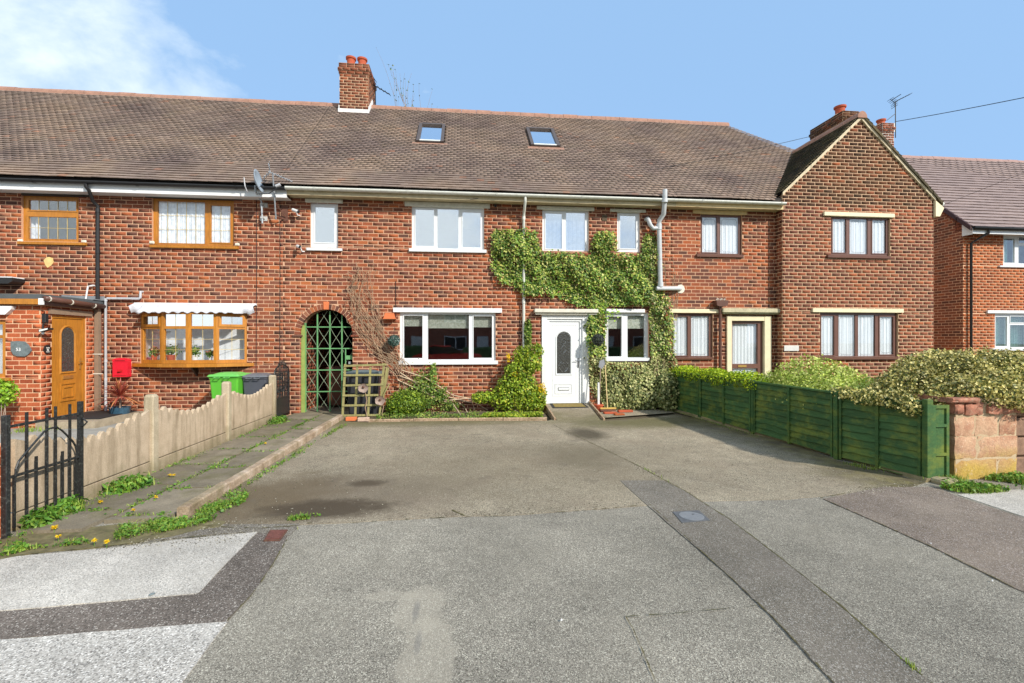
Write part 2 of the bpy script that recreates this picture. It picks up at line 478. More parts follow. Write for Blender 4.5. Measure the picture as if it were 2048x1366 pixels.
def cloth(name, c1, c2, scale=60, holes=None):
    s = NT(name)
    c = s.ramp(s.noise(scale, 3), [(0.35, c1), (0.65, c2)])
    s.put(s.b.inputs['Subsurface Weight'], 0.0)
    return s.done(c, 0.9, 0.1)
C_NET = cloth('white_net', (0.60,0.65,0.69), (0.76,0.80,0.83))
C_BLIND = cloth('patterned_roller_blind', (0.36,0.42,0.34), (0.60,0.64,0.56), 25)
C_GREEN = cloth('green_curtain', (0.16,0.34,0.30), (0.27,0.47,0.42), 30)
C_SHEER = cloth('sheer_curtain', (0.55,0.60,0.66), (0.78,0.83,0.88), 10)

def foliage(name, stops, spec=0.35, rough=0.5, zone=0.35):
    s = NT(name)
    r = s.geo.outputs['Random Per Island']
    c = s.ramp(r, stops)
    c = s.mix(1.0, c, s.ramp(s.noise(3.0, 3), [(0.3, 1-zone), (0.7, 1+zone)]), 'MULTIPLY')
    # leaves let some light through
    tl = s.n.new('ShaderNodeBsdfTranslucent'); s.put(tl.inputs['Color'], c)
    mx = s.n.new('ShaderNodeMixShader'); mx.inputs[0].default_value = 0.22
    s.done(c, rough, spec)
    s.l.new(s.b.outputs[0], mx.inputs[1]); s.l.new(tl.outputs[0], mx.inputs[2])
    s.l.new(mx.outputs[0], s.n['Material Output'].inputs['Surface'])
    return s.m
L_IVY = foliage('ivy_leaf', [(0.0, (0.050,0.125,0.020)), (0.35, (0.105,0.21,0.030)), (0.62, (0.26,0.37,0.05)), (0.85, (0.45,0.50,0.11)), (1.0, (0.64,0.60,0.19))])
L_IVYV = foliage('variegated_ivy_leaf', [(0.0, (0.075,0.115,0.028)), (0.35, (0.17,0.20,0.065)), (0.65, (0.36,0.38,0.13)), (1.0, (0.66,0.63,0.30))])
L_PRIV = foliage('bright_hedge_leaf', [(0.0, (0.14,0.26,0.010)), (0.5, (0.36,0.50,0.015)), (1.0, (0.58,0.66,0.03))])
L_MOUND = foliage('pale_shrub_leaf', [(0.0, (0.20,0.30,0.03)), (0.5, (0.46,0.55,0.09)), (1.0, (0.80,0.82,0.28))])
L_HOLLY = foliage('variegated_bush_leaf', [(0.0, (0.055,0.075,0.016)), (0.32, (0.14,0.16,0.035)), (0.50, (0.42,0.38,0.10)), (0.75, (0.72,0.62,0.21)), (1.0, (0.95,0.84,0.40))])
L_SHRUB = foliage('garden_shrub_leaf', [(0.0, (0.09,0.17,0.012)), (0.5, (0.24,0.36,0.025)), (0.9, (0.44,0.52,0.05)), (1.0, (0.62,0.50,0.06))])
L_BOX = foliage('box_leaf', [(0.0, (0.045,0.10,0.012)), (0.5, (0.14,0.24,0.02)), (1.0, (0.36,0.46,0.04))])
L_CLIMB = foliage('climber_leaf', [(0.0, (0.06,0.14,0.02)), (0.6, (0.16,0.26,0.04)), (1.0, (0.36,0.38,0.08))])
L_GRASS = foliage('grass_blade', [(0.0, (0.10,0.19,0.02)), (0.5, (0.21,0.33,0.03)), (1.0, (0.40,0.44,0.09))])
L_WEED = foliage('weed_leaf', [(0.0, (0.05,0.14,0.015)), (0.6, (0.12,0.27,0.03)), (1.0, (0.24,0.36,0.05))])
L_FOREG = foliage('bright_laurel_leaf', [(0.0, (0.14,0.30,0.015)), (1.0, (0.42,0.60,0.05))])
L_CORD = foliage('cordyline_leaf', [(0.0, (0.22,0.04,0.035)), (0.6, (0.40,0.09,0.06)), (1.0, (0.62,0.28,0.10))])
L_BALL = foliage('artificial_leaf', [(0.0, (0.03,0.08,0.06)), (0.7, (0.08,0.15,0.12)), (1.0, (0.50,0.60,0.58))])
L_BALLD = foliage('dark_artificial_leaf', [(0.0, (0.03,0.04,0.035)), (1.0, (0.14,0.16,0.14))])
L_YEL = foliage('yellow_petal', [(0.0, (0.75,0.48,0.01)), (1.0, (0.85,0.62,0.02))], zone=0.05)
L_PINK = foliage('pink_petal', [(0.0, (0.6,0.16,0.14)), (1.0, (0.75,0.35,0.3))], zone=0.05)
M_STEM = simple('dead_vine_stem', (0.36,0.25,0.16), 0.9, 0.3, 9)
M_BARK = simple('twig_bark', (0.30,0.22,0.17), 0.9, 0.2, 9)
# ------------------------------------------------------------------ brickwork and tiling
COURSE, BL = 0.0862, 0.2286
JO = 0.0150
PIECES = {}      # house name -> list of candidate pieces (area, kind, parent, matrix data, material pair, name)
def brick_wall(parent, house, O, U, N, u0, u1, z0, z1, pair, holes=(), clip=None, back=None, backname=None, seed=0, zpair=None, cover=None, flush=0.0018):
    """bricks laid in stretcher bond on a vertical face. holes: functions z -> (ua, ub) or None; clip: z -> (umin, umax).
    Every brick goes to the house's list; the largest in view become objects later, the rest one mesh."""
    rr = random.Random(seed)
    n0 = int(math.floor(z0/COURSE)); n1 = int(math.ceil(z1/COURSE))
    edges = sorted(set(e for h in holes for e in getattr(h, 'edges', ())))
    for k in range(n0, n1):
        za, zb = k*COURSE, (k+1)*COURSE
        cuts = [za] + [e for e in edges if za+0.02 < e < zb-0.02] + [zb]
        for ca, cb in zip(cuts[:-1], cuts[1:]):
            ra, rb = max(ca, z0), min(cb, z1)
            if rb-ra < 0.025: continue
            zc = (ra+rb)/2
            lo, hi = (u0, u1) if clip is None else clip(zc)
            lo, hi = max(lo, u0), min(hi, u1)
            if hi-lo < 0.03: continue
            spans = [(lo, hi)]
            for h in holes:
                iv = h(zc)
                if iv is None: continue
                ns = []
                for a, b in spans:
                    if iv[1] <= a or iv[0] >= b: ns.append((a, b))
                    else:
                        if iv[0] > a: ns.append((a, iv[0]))
                        if iv[1] < b: ns.append((iv[1], b))
                spans = ns
            off = (k % 2)*BL/2 + 0.013*math.sin(k*1.7+seed)
            i0 = int(math.floor((lo-off)/BL))-1
            i1 = int(math.ceil((hi-off)/BL))+1
            for i in range(i0, i1):
                a, b = off+i*BL+rr.uniform(-.003, .003), off+(i+1)*BL+rr.uniform(-.003, .003)
                for sa, sb in spans:
                    x, y = max(a, sa), min(b, sb)
                    if y-x < 0.035: continue
                    xa = x + (JO/2 if x == a else 0.002); xb = y - (JO/2 if y == b else 0.002)
                    ja = JO/2 if ra == za else 0.003; jb = JO/2 if rb == zb else 0.003
                    L, Hh = xb-xa, rb-ra-ja-jb
                    uc, zz = (xa+xb)/2, ra+ja+Hh/2
                    pr = rr.uniform(-0.0009, 0.0009)
                    pp = pair if zpair is None or not zpair[0](uc, zz) else zpair[1]
                    c = (O[0]+U[0]*uc+N[0]*(flush-0.02+pr), O[1]+U[1]*uc+N[1]*(flush-0.02+pr), zz)
                    dep = depth_of(c)
                    view = Vector((c[0], c[1]+D, c[2]-H)).normalized()
                    ar = L*Hh/(dep*dep)*abs(view.x*N[0]+view.y*N[1])
                    if not in_frame(c) or (cover and cover(uc, zz)): ar = 0
                    PIECES.setdefault(house, []).append((ar, 'brick', parent, c, U, N, L, Hh, 0.04, rr.uniform(-.006, .006), pp))
def rect_hole(u0, u1, z0, z1):
    def h(z): return (u0, u1) if z0 < z < z1 else None
    h.edges = (z0, z1)
    return h
def backing(parent, name, O, U, N, u0, u1, z0, z1, mat, rects=(), thick=0.25, clip_poly=None):
    """the mortar body behind the brick faces, with rectangular openings"""
    mb = MB()
    us = sorted(set([u0, u1] + [e for r in rects for e in r[:2] if u0 < e < u1]))
    zs = sorted(set([z0, z1] + [e for r in rects for e in r[2:] if z0 < e < z1]))
    for i in range(len(us)-1):
        zrun = None
        for j in range(len(zs)-1):
            uc, zc = (us[i]+us[i+1])/2, (zs[j]+zs[j+1])/2
            if any(r[0] < uc < r[1] and r[2] < zc < r[3] for r in rects):
                if zrun is not None: mb.lbox(O, U, N, us[i], us[i+1], -thick, 0, zrun, zs[j]); zrun = None
            elif zrun is None: zrun = zs[j]
        if zrun is not None: mb.lbox(O, U, N, us[i], us[i+1], -thick, 0, zrun, z1)
    return mb.build(name, mat, parent)

def tile_field(parent, house, E, U, S, rows, gauge, width, pair, span, holes=(), seed=0, thick=0.016, stagger=True, cover=None, lift=0.024):
    """rows of tiles on a slope. E: a point on the eaves line, U: unit vector along it, S: unit vector up the slope; span(row height s) -> (umin, umax)"""
    rr = random.Random(seed)
    Uv, Sv, Ev = Vector(U), Vector(S), Vector(E)
    Nv = Uv.cross(Sv).normalized()
    if Nv.z < 0: Nv = -Nv
    for k in range(rows):
        s0 = k*gauge
        lo, hi = span(s0+gauge*0.5)
        if hi-lo < 0.04: continue
        off = (k % 2)*width/2 if stagger else 0
        wav = 0.006*math.sin(k*0.9+seed)
        i0, i1 = int(math.floor((lo-off)/width)), int(math.ceil((hi-off)/width))
        for i in range(i0, i1):
            a, b = off+i*width, off+(i+1)*width
            segs = [(max(a, lo), min(b, hi))]
            for hu0, hu1, hs0, hs1 in holes:
                if hs0 < s0+gauge*0.5 < hs1:
                    ns = []
                    for x, y in segs:
                        if hu1 <= x or hu0 >= y: ns.append((x, y))
                        else:
                            if hu0 > x: ns.append((x, hu0))
                            if hu1 < y: ns.append((hu1, y))
                    segs = ns
            for x, y in segs:
                if y-x < 0.02: continue
                sag = 0.010*math.sin(x*0.8+seed)+0.006*math.sin(x*2.3+k*0.4)
                js = rr.gauss(0, 0.002)
                lf = lift + rr.uniform(-0.0015, 0.002)
                c = Ev + Uv*((x+y)/2) + Sv*(s0+js+gauge*0.56) + Nv*(0.004+lf/2+sag*0.6)
                if c.y > 4 and c.z < 5: continue
                dep = depth_of(c)
                view = Vector((c.x, c.y+D, c.z-H)).normalized()
                ar = (y-x)*gauge/(dep*dep)*abs(view.dot(Nv))
                if not in_frame(c) or (cover and cover(c)): ar = 0
                # tilt: lower edge lifted by the tile below
                PIECES.setdefault(house, []).append((ar, 'tile', parent, tuple(c), (Uv, Sv, Nv, lf/gauge), None, (y-x)-0.0012, gauge*1.16, thick, rr.uniform(-.005, .005), pair))
PROTO = {}
def unit_box(mat, var, kind):
    key = (mat.name, var, kind)
    if key in PROTO: return PROTO[key]
    rr = random.Random(var*7+1)
    j = 0.02
    me = bpy.data.meshes.new(kind)
    vs = []
    for x, y, z in [(-1,-1,-1),(1,-1,-1),(1,1,-1),(-1,1,-1),(-1,-1,1),(1,-1,1),(1,1,1),(-1,1,1)]:
        vs.append((x*.5+rr.uniform(-j, j)*.25, y*.5, z*.5+rr.uniform(-j, j)*.7))
    me.from_pydata(vs, [], [(0,3,2,1),(4,5,6,7),(0,1,5,4),(1,2,6,5),(2,3,7,6),(3,0,4,7)])
    me.materials.append(mat)
    PROTO[key] = me
    return me
def basis_of(p):
    ar, kind, parent, c, U, N, L, Hh, dp, rot, pair = p
    if kind == 'brick':
        u = np.array((U[0], U[1], 0.0)); n = np.array((N[0], N[1], 0.0)); z = np.array((0, 0, 1.0))
        uu = u*math.cos(rot)+z*math.sin(rot); zz = z*math.cos(rot)-u*math.sin(rot)
        return uu, n, zz
    Uv, Sv, Nv, tilt = U
    u = np.array(Uv); s = np.array(Sv); n = np.array(Nv)
    s2 = s*math.cos(tilt)-n*math.sin(tilt); n2 = n*math.cos(tilt)+s*math.sin(tilt)
    uu = u*math.cos(rot)+s2*math.sin(rot); ss = s2*math.cos(rot)-u*math.sin(rot)
    return uu, n2, ss      # box axes: x along, y thickness, z up the face
def flush_pieces(house, limits):
    """turn the collected pieces of one house into objects (largest in view) and joined meshes (the rest)"""
    allp = PIECES.pop(house, [])
    for kind in ('brick', 'tile'):
        ps = [p for p in allp if p[1] == kind]
        ps.sort(key=lambda p: -p[0])
        lim = limits.get(kind, 295)
        k = 0
        while k < len(ps) and k < lim and ps[k][0] > 0: k += 1
        for idx, p in enumerate(ps[:k]):
            uu, nn, zz = basis_of(p)
            me = unit_box(p[10][1], idx % 5, kind)
            o = bpy.data.objects.new(kind, me)
            COL.objects.link(o)
            o.parent = p[2]
            loc = Vector(p[3]) - origin_of(p[2])
            # right-handed axes: x=uu, z=zz, y=zz x uu
            yy = np.cross(zz, uu)
            m = Matrix(((uu[0], yy[0], zz[0]), (uu[1], yy[1], zz[1]), (uu[2], yy[2], zz[2]))).to_4x4()
            o.matrix_basis = Matrix.Translation(loc) @ m @ Matrix.Diagonal((p[6], p[8], p[7], 1))
        groups = {}
        for p in ps[k:]: groups.setdefault((p[2].name, p[10][0].name), []).append(p)
        for (pn, mn), g in groups.items():
            n = len(g)
            ax = [basis_of(p) for p in g]
            A = np.array([a[0] for a in ax]); B = np.array([a[1] for a in ax]); C = np.array([a[2] for a in ax])
            c = np.array([p[3] for p in g]); L = np.array([p[6] for p in g])[:, None]; Hh = np.array([p[7] for p in g])[:, None]; Dp = np.array([p[8] for p in g])[:, None]
            j = rng.uniform(-0.0025, 0.0025, (n, 4))
            V = np.zeros((n, 8, 3)); q = 0
            for sz in (-.5, .5):
                for (sx, sy) in ((-.5, -.5), (.5, -.5), (.5, .5), (-.5, .5)):
                    V[:, q] = c + A*L*sx - B*Dp*sy + C*(Hh*sz + (j[:, (q % 4)][:, None] if sy < 0 else 0)); q += 1
            # y local -0.5 is the outer face (towards +N)
            Fq = np.array([(0,3,2,1),(4,5,6,7),(0,1,5,4),(1,2,6,5),(3,0,4,7)])
            faces = (Fq[None] + (np.arange(n)*8)[:, None, None]).reshape(-1, 4)
            nm = 'brickwork' if kind == 'brick' else 'tiling'
            np_mesh(nm, V.reshape(-1, 3), faces, g[0][10][0], g[0][2], 'stuff')

# ------------------------------------------------------------------ leaves, stems and blades
LEAF_Q = (np.array([(0,0,0),(.5,.42,.10),(1,0,-.05),(.5,-.42,.10)]), np.array([(0,3,2),(0,2,1)]))
LEAF_IVY = (np.array([(0,0,0),(.12,.42,.05),(.52,.36,.06),(1,0,-.10),(.52,-.36,.06),(.12,-.42,.05)]), np.array([(0,3,2),(0,2,1),(0,4,3),(0,5,4)]))
LEAF_LONG = (np.array([(0,0,0),(.45,.2,.05),(1,0,-.08),(.45,-.2,.05)]), np.array([(0,3,2),(0,2,1)]))
def leaves(name, P, Nn, size, mat, parent, shape=LEAF_Q, droop=0.6, jitter=0.7, kind='stuff'):
    P = np.asarray(P); n = len(P)
    Nn = Nn + rng.normal(0, jitter, (n, 3)); Nn /= np.linalg.norm(Nn, axis=1)[:, None]
    T = rng.normal(0, 1, (n, 3)) + np.array((0, 0, -droop*1.5))
    T -= Nn*(T*Nn).sum(1)[:, None]; T /= (np.linalg.norm(T, axis=1)[:, None]+1e-9)
    W = np.cross(Nn, T)
    S = size*rng.uniform(0.6, 1.25, n)
    tv, tf = shape
    V = P[:, None] + (T[:, None]*tv[None, :, 0:1] + W[:, None]*tv[None, :, 1:2] + Nn[:, None]*tv[None, :, 2:3])*S[:, None, None]
    faces = (tf[None] + (np.arange(n)*len(tv))[:, None, None]).reshape(-1, 3)
    return np_mesh(name, V.reshape(-1, 3), faces, mat, parent, kind)
def lumps(els, n, shell=0.35, cut=None):
    """random points near the surface of ellipsoids (cx,cy,cz,rx,ry,rz), with outward normals"""
    els = np.array(els, dtype=float)
    wgt = (els[:, 3]*els[:, 4]+els[:, 4]*els[:, 5]+els[:, 3]*els[:, 5]); wgt /= wgt.sum()
    idx = rng.choice(len(els), n, p=wgt)
    d = rng.normal(0, 1, (n, 3)); d /= np.linalg.norm(d, axis=1)[:, None]
    r = 1 - shell*rng.random(n)**1.6 + 0.10*rng.random(n)**3
    P = els[idx, :3] + d*els[idx, 3:]*r[:, None]
    Nn = d/els[idx, 3:]; Nn /= np.linalg.norm(Nn, axis=1)[:, None]
    keep = P[:, 2] > 0.02
    if cut is not None: keep &= cut(P)
    return P[keep], Nn[keep]
def in_poly(x, y, poly):
    poly = np.array(poly); n = len(poly); c = np.zeros(len(x), bool); j = n-1
    for i in range(n):
        xi, yi = poly[i]; xj, yj = poly[j]
        m = ((yi > y) != (yj > y)) & (x < (xj-xi)*(y-yi)/(yj-yi+1e-12)+xi)
        c ^= m; j = i
    return c
def blades(name, P, h, mat, parent, width=0.006, kind='stuff', lean=0.5):
    P = np.asarray(P, float); n = len(P)
    if P.shape[1] == 2: P = np.c_[P, np.zeros(n)]
    hh = h*rng.uniform(0.4, 1.3, n)
    a = rng.uniform(0, 2*np.pi, n); w = width*rng.uniform(0.7, 1.4, n)
    d = np.c_[np.cos(a), np.sin(a), np.zeros(n)]; e = np.c_[-np.sin(a), np.cos(a), np.zeros(n)]
    ln = (lean*rng.uniform(0.1, 1.4, n)*hh)[:, None]
    up = np.array((0, 0, 1.0))
    V = np.stack([P-e*w[:, None]/2, P+e*w[:, None]/2, P+d*ln*.35+up*(hh*.6)[:, None]+e*w[:, None]*.35, P+d*ln*.35+up*(hh*.6)[:, None]-e*w[:, None]*.35, P+d*ln+up*(hh*.95)[:, None]], 1)
    tf = np.array([(0,1,2),(0,2,3),(3,2,4)])
    faces = (tf[None]+(np.arange(n)*5)[:, None, None]).reshape(-1, 3)
    return np_mesh(name, V.reshape(-1, 3), faces, mat, parent, kind)
# ------------------------------------------------------------------ the terrace: four houses
EAVE_Y, EAVE_Z, PITCH = -0.36, 5.08, 0.9
RIDGE_Y, RIDGE_Z = 3.90, 8.91
SL = math.hypot(RIDGE_Y-EAVE_Y, RIDGE_Z-EAVE_Z)
SV = ((0.0, (RIDGE_Y-EAVE_Y)/SL, (RIDGE_Z-EAVE_Z)/SL))
XW, YN = (1.0, 0.0), (0.0, -1.0)
XA, XB = fx(566), fx(1341)
YG = -0.25                                   # front plane of the projecting gable
XG0, XG1 = fx(1565, YG), fx(1867, YG)
APX, APZ = fx(1720, YG), fz(1720, 240, YG)
HOUSE_A = thing('terraced_house', 'brick terraced house with golden oak windows, black gutter and a flat-roofed front porch', 'house', (-9, 0, 0), 'houses of the terrace')
HOUSE_B = thing('terraced_house', 'brick terraced house with white windows, two rooflights and a white front door beside the ivy', 'house', (0, 0, 0), 'houses of the terrace')
HOUSE_C = thing('terraced_house', 'brick terraced house with a projecting steep gable and brown framed windows with net curtains', 'house', (9, 0, 0), 'houses of the terrace')
HOUSE_D = thing('detached_house', 'orange brick house with a smooth pink tiled roof and white windows beyond the gable', 'house', (17, 2, 0))

def window(parent, outer, cells, Y=0.0, recess=0.05, fmat=None, gmat=None, sash=(), rim=0.028, inside='dark', curtain=None, sill=None, smat=None, lead=None, label=None):
    """outer and cells are sight rectangles on the wall plane; returns the hole in wall coordinates"""
    Yf = Y + recess
    u0, u1, z0, z1 = rect(*outer, Y=Yf)
    cs = []
    for c in cells:
        a = fx(c[0], Yf), fx(c[2], Yf)
        xm = (outer[0]+outer[2])/2
        cs.append((a[0], a[1], fz(xm, c[3], Yf), fz(xm, c[1], Yf)))
    mb = MB()
    us = sorted(set([u0, u1]+[e for c in cs for e in c[:2]])); zs = sorted(set([z0, z1]+[e for c in cs for e in c[2:]]))
    for i in range(len(us)-1):
        run = None
        for j in range(len(zs)-1):
            uc, zc = (us[i]+us[i+1])/2, (zs[j]+zs[j+1])/2
            if any(c[0] < uc < c[1] and c[2] < zc < c[3] for c in cs):
                if run is not None: mb.box(us[i], us[i+1], Yf, Yf+.06, run, zs[j]); run = None
            elif run is None: run = zs[j]
        if run is not None: mb.box(us[i], us[i+1], Yf, Yf+.06, run, z1)
    w = mb.build('window', fmat, parent)
    if label: w['label'] = label
    for k, c in enumerate(cs):
        r = MB(); a, b, e, f = c
        # glazing beads slope in to the glass; an opening light stands proud
        pr = 0.012 if k in sash else 0.004
        rm = rim*.8 if k in sash else 0.010
        r.prism([(a-rm, e-rm), (b+rm, e-rm), (b, e), (a, e)], Yf-pr, Yf+.004)
        r.prism([(a-rm, f+rm), (a, f), (b, f), (b+rm, f+rm)], Yf-pr, Yf+.004)
        r.prism([(a-rm, e-rm+.0), (a, e), (a, f), (a-rm, f+rm)], Yf-pr, Yf+.004)
        r.prism([(b+rm, e-rm), (b+rm, f+rm), (b, f), (b, e)], Yf-pr, Yf+.004)
        r.build('sash' if k in sash else 'glazing_bead', fmat, w)
        g = MB(); g.box(a-.004, b+.004, Yf+.014, Yf+.019, e-.004, f+.004); g.build('pane', gmat, w)
        if lead:
            m = MB(); nx, nz = lead[k] if isinstance(lead, list) else lead
            for i in range(1, nx): x = a+(b-a)*i/nx; m.box(x-.004, x+.004, Yf+.006, Yf+.0135, e, f)
            for i in range(1, nz): z = e+(f-e)*i/nz; m.box(a, b, Yf+.0075, Yf+.0125, z-.004, z+.004)
            m.build('leading', M_LEADC, w)
        if fmat == M_BROWNF:      # grey lead line with cut corners on the glass
            i_, c_ = .045, .05; aa, bb, ee, ff = a+i_, b-i_, e+i_, f-i_
            pts = [(aa+c_,ee),(bb-c_,ee),(bb,ee+c_),(bb,ff-c_),(bb-c_,ff),(aa+c_,ff),(aa,ff-c_),(aa,ee+c_),(aa+c_,ee)]
            m = MB(); m.tube([(x, Yf+.0105, z) for x, z in pts], .003, 4); m.build('leading', M_LEAD, w)
    if sill:
        s0, s1, sz0, sz1 = rect(*sill, Y=Y-.05)
        m = MB(); m.prism([(Yf+.01, sz0), (Y-.055, sz0), (Y-.06, sz1-.012), (Yf+.01, sz1)], s0, s1, 'x')
        m.build('sill', smat or fmat, w)
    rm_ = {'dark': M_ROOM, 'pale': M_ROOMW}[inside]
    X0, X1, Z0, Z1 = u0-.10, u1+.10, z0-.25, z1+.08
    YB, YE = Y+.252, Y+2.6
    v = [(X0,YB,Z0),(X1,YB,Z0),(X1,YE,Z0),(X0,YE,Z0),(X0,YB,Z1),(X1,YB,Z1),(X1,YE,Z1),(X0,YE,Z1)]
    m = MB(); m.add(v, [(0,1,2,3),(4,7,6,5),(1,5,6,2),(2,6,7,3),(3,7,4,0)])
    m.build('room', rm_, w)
    if curtain:
        kind, cm = curtain[0], curtain[1]
        if kind == 'full':       # gathered net hanging behind every light
            n = int((u1-u0)/.006); vs = []
            ph = rng.uniform(0, 6)
            for i in range(n+1):
                x = u0+(u1-u0)*i/n
                y = Yf+.034+.005*math.sin(x*62+ph)+.003*math.sin(x*131+1.3*ph)
                vs += [(x, y, z0), (x, y+.004*math.sin(x*40), z1)]
            np_mesh('curtain', np.array(vs), [(2*i, 2*i+2, 2*i+3, 2*i+1) for i in range(n)], cm, w)
        elif kind == 'blind':    # roller blinds drawn part of the way, one per light
            for c, fr in zip(cs, curtain[2]):
                m = MB(); zb = c[3]-(c[3]-c[2])*fr
                m.box(c[0]-.01, c[1]+.01, Yf+.09, Yf+.093, zb, c[3]+.03)
                m.tube([(c[0]-.01, Yf+.091, zb), (c[1]+.01, Yf+.091, zb)], .007, 6)
                m.build('blind', cm, w)
        elif kind == 'vertical':
            n = max(3, int((u1-u0)/.085))
            m = MB()
            for i in range(n):
                x = u0+(u1-u0)*(i+.5)/n; an = R(random.uniform(20, 34))
                dx, dy = .043*math.cos(an), .043*math.sin(an)
                m.add([(x-dx, Yf+.14-dy, z0), (x+dx, Yf+.14+dy, z0), (x+dx, Yf+.14+dy, z1), (x-dx, Yf+.14-dy, z1)], [(0,1,2,3)])
            m.build('vertical_blind', cm, w)
        elif kind == 'sides':    # curtains drawn to part of the width
            for a, b in curtain[2]:
                n = int((b-a)*(u1-u0)/.01); vs = []
                for i in range(n+1):
                    x = u0+(u1-u0)*(a+(b-a)*i/n); y = Yf+.15+.022*math.sin(x*70)
                    vs += [(x, y, z0), (x, y, z1)]
                np_mesh('curtain', np.array(vs), [(2*i, 2*i+2, 2*i+3, 2*i+1) for i in range(n)], cm, w)
    return (u0+.0, u1-.0, z0+.0, z1-.0), w
def lintel(parent, px, Y, mat, proj=0.045, name='lintel'):
    u0, u1, z0, z1 = rect(*px, Y=Y-proj)
    m = MB(); m.bbox(u0, u1, Y-proj, Y+.04, z0, z1, .006)
    return m.build(name, mat, parent)

# ---- house A, main wall windows
holesA, rectsA = [], []
def addhole(H_, R_, h): H_.append(rect_hole(*h)); R_.append(h)
h, _ = window(HOUSE_A, (47,393,161,484), [(58,401,153,421),(57,434,153,478)], fmat=M_OAK, gmat=G_CLEAR, sash=(0,), lead=[(5,1),(5,2)], inside='pale', sill=(35,483,171,489), label='golden oak window with leaded lights and pink flowers inside', curtain=('sides', C_SHEER, [(0, .2), (.86, 1)]))
addhole(holesA, rectsA, h)
h, _ = window(HOUSE_A, (307,398,470,492), [(316,404,410,487),(422,410,461,484)], fmat=M_OAK, gmat=G_SOFT, sash=(1,), rim=.034, lead=[(5,3),(2,3)], inside='pale', curtain=('full', C_SHEER), sill=(299,490,476,496), label='golden oak leaded window with pale curtains')
addhole(holesA, rectsA, h)
lintel(HOUSE_A, (42,384,178,392), 0, simple('dark_stained_lintel', (0.045,0.035,0.028), 0.8), .02)
lintel(HOUSE_A, (290,388,484,398), 0, bpy.data.materials['dark_stained_lintel'], .02)
for cx_, cy_ in ((39,482),(167,484),(303,486),(474,490)):
    u, z = plane(cx_, cy_, -.02); m = MB()
    m.bbox(u-.05, u+.05, -.03, .02, z-.02, z+.045, .015); m.build('mortar_patch', M_CREAM, HOUSE_A)
u0, u1, z0, z1 = rect(89,514,108,533)
m = MB(); m.prism([(u0+.02,z0+.03),(u0+.07,z0-.03),(u1-.05,z0+.02),(u1-.0,z0+.09),(u1-.02,z1-.02),(u1-.09,z1),(u0+.05,z1-.01),(u0-.01,z1-.07)], -.012, .01)
m.build('mortar_patch', simple('yellow_render', (0.72,0.50,0.20), 0.9, 0.2, 10), HOUSE_A, label='patch of bare yellow mortar on the upper wall')

# bow window
bay = MB()
uL, uR = fx(281), fx(494)
pl = [(uL, 0.02), (fx(323, -.28), -.28), (fx(376, -.37), -.37), (fx(432.5, -.30), -.30), (uR, 0.02)]
bz0, bz1 = fz(390, 727, -.3), fz(390, 624, -.3)
tz = fz(390, 655, -.3)
BAY = bay
holeBay = (uL, uR, bz0-.02, bz1+.05)
addhole(holesA, rectsA, holeBay)
bow = HOUSE_A
for k in range(4):
    P, Q = Vector((*pl[k], 0)), Vector((*pl[k+1], 0))
    Ud = (Q-P); L = Ud.length; Ud.normalize(); Nd = Vector((Ud.y, -Ud.x, 0))
    O, U, N = (P.x, P.y), (Ud.x, Ud.y), (Nd.x, Nd.y)
    m = MB(); pw = .055
    m.lbox(O,U,N, 0, pw, -.06, 0, bz0, bz1); m.lbox(O,U,N, L-pw, L, -.06, 0, bz0, bz1)
    m.lbox(O,U,N, pw, L-pw, -.06, 0, bz0, bz0+.075); m.lbox(O,U,N, pw, L-pw, -.06, 0, bz1-.05, bz1)
    m.lbox(O,U,N, pw, L-pw, -.06, 0, tz-.03, tz+.03)
    w = m.build('bow_window_light', M_OAK, bow, label='golden oak light of the bow window, %s' % ('far left', 'centre left', 'centre right', 'far right')[k])
    op = k in (0, 3)
    cells = [(pw, L-pw, bz0+.075, tz-.03, False), (pw, L-pw, tz+.03, bz1-.05, op)]
    for a, b, e, f, sh in cells:
        if sh:
            s = .045
            r = MB()
            r.lbox(O,U,N, a-.01, a+s, 0.001, .018, e-.01, f+.01); r.lbox(O,U,N, b-s, b+.01, 0.001, .018, e-.01, f+.01)
            r.lbox(O,U,N, a+s, b-s, 0.001, .018, e-.01, e+s); r.lbox(O,U,N, a+s, b-s, 0.001, .018, f-s, f+.01)
            r.build('sash', M_OAK, w); a += s; b -= s; e += s; f -= s
        g = MB(); g.lbox(O,U,N, a, b, -.036, -.030, e, f); g.build('pane', G_SOFT if not sh else G_CLEAR, w)
        lm = MB(); lm.lbox(O,U,N, (a+b)/2-.004, (a+b)/2+.004, -.029, -.022, e, f)
        if not f > bz1-.12:
            for i in (1, 2): zz = e+(f-e)*i/3; lm.lbox(O,U,N, a, b, -.028, -.0235, zz-.004, zz+.004)
        lm.build('leading', M_LEADC, w)
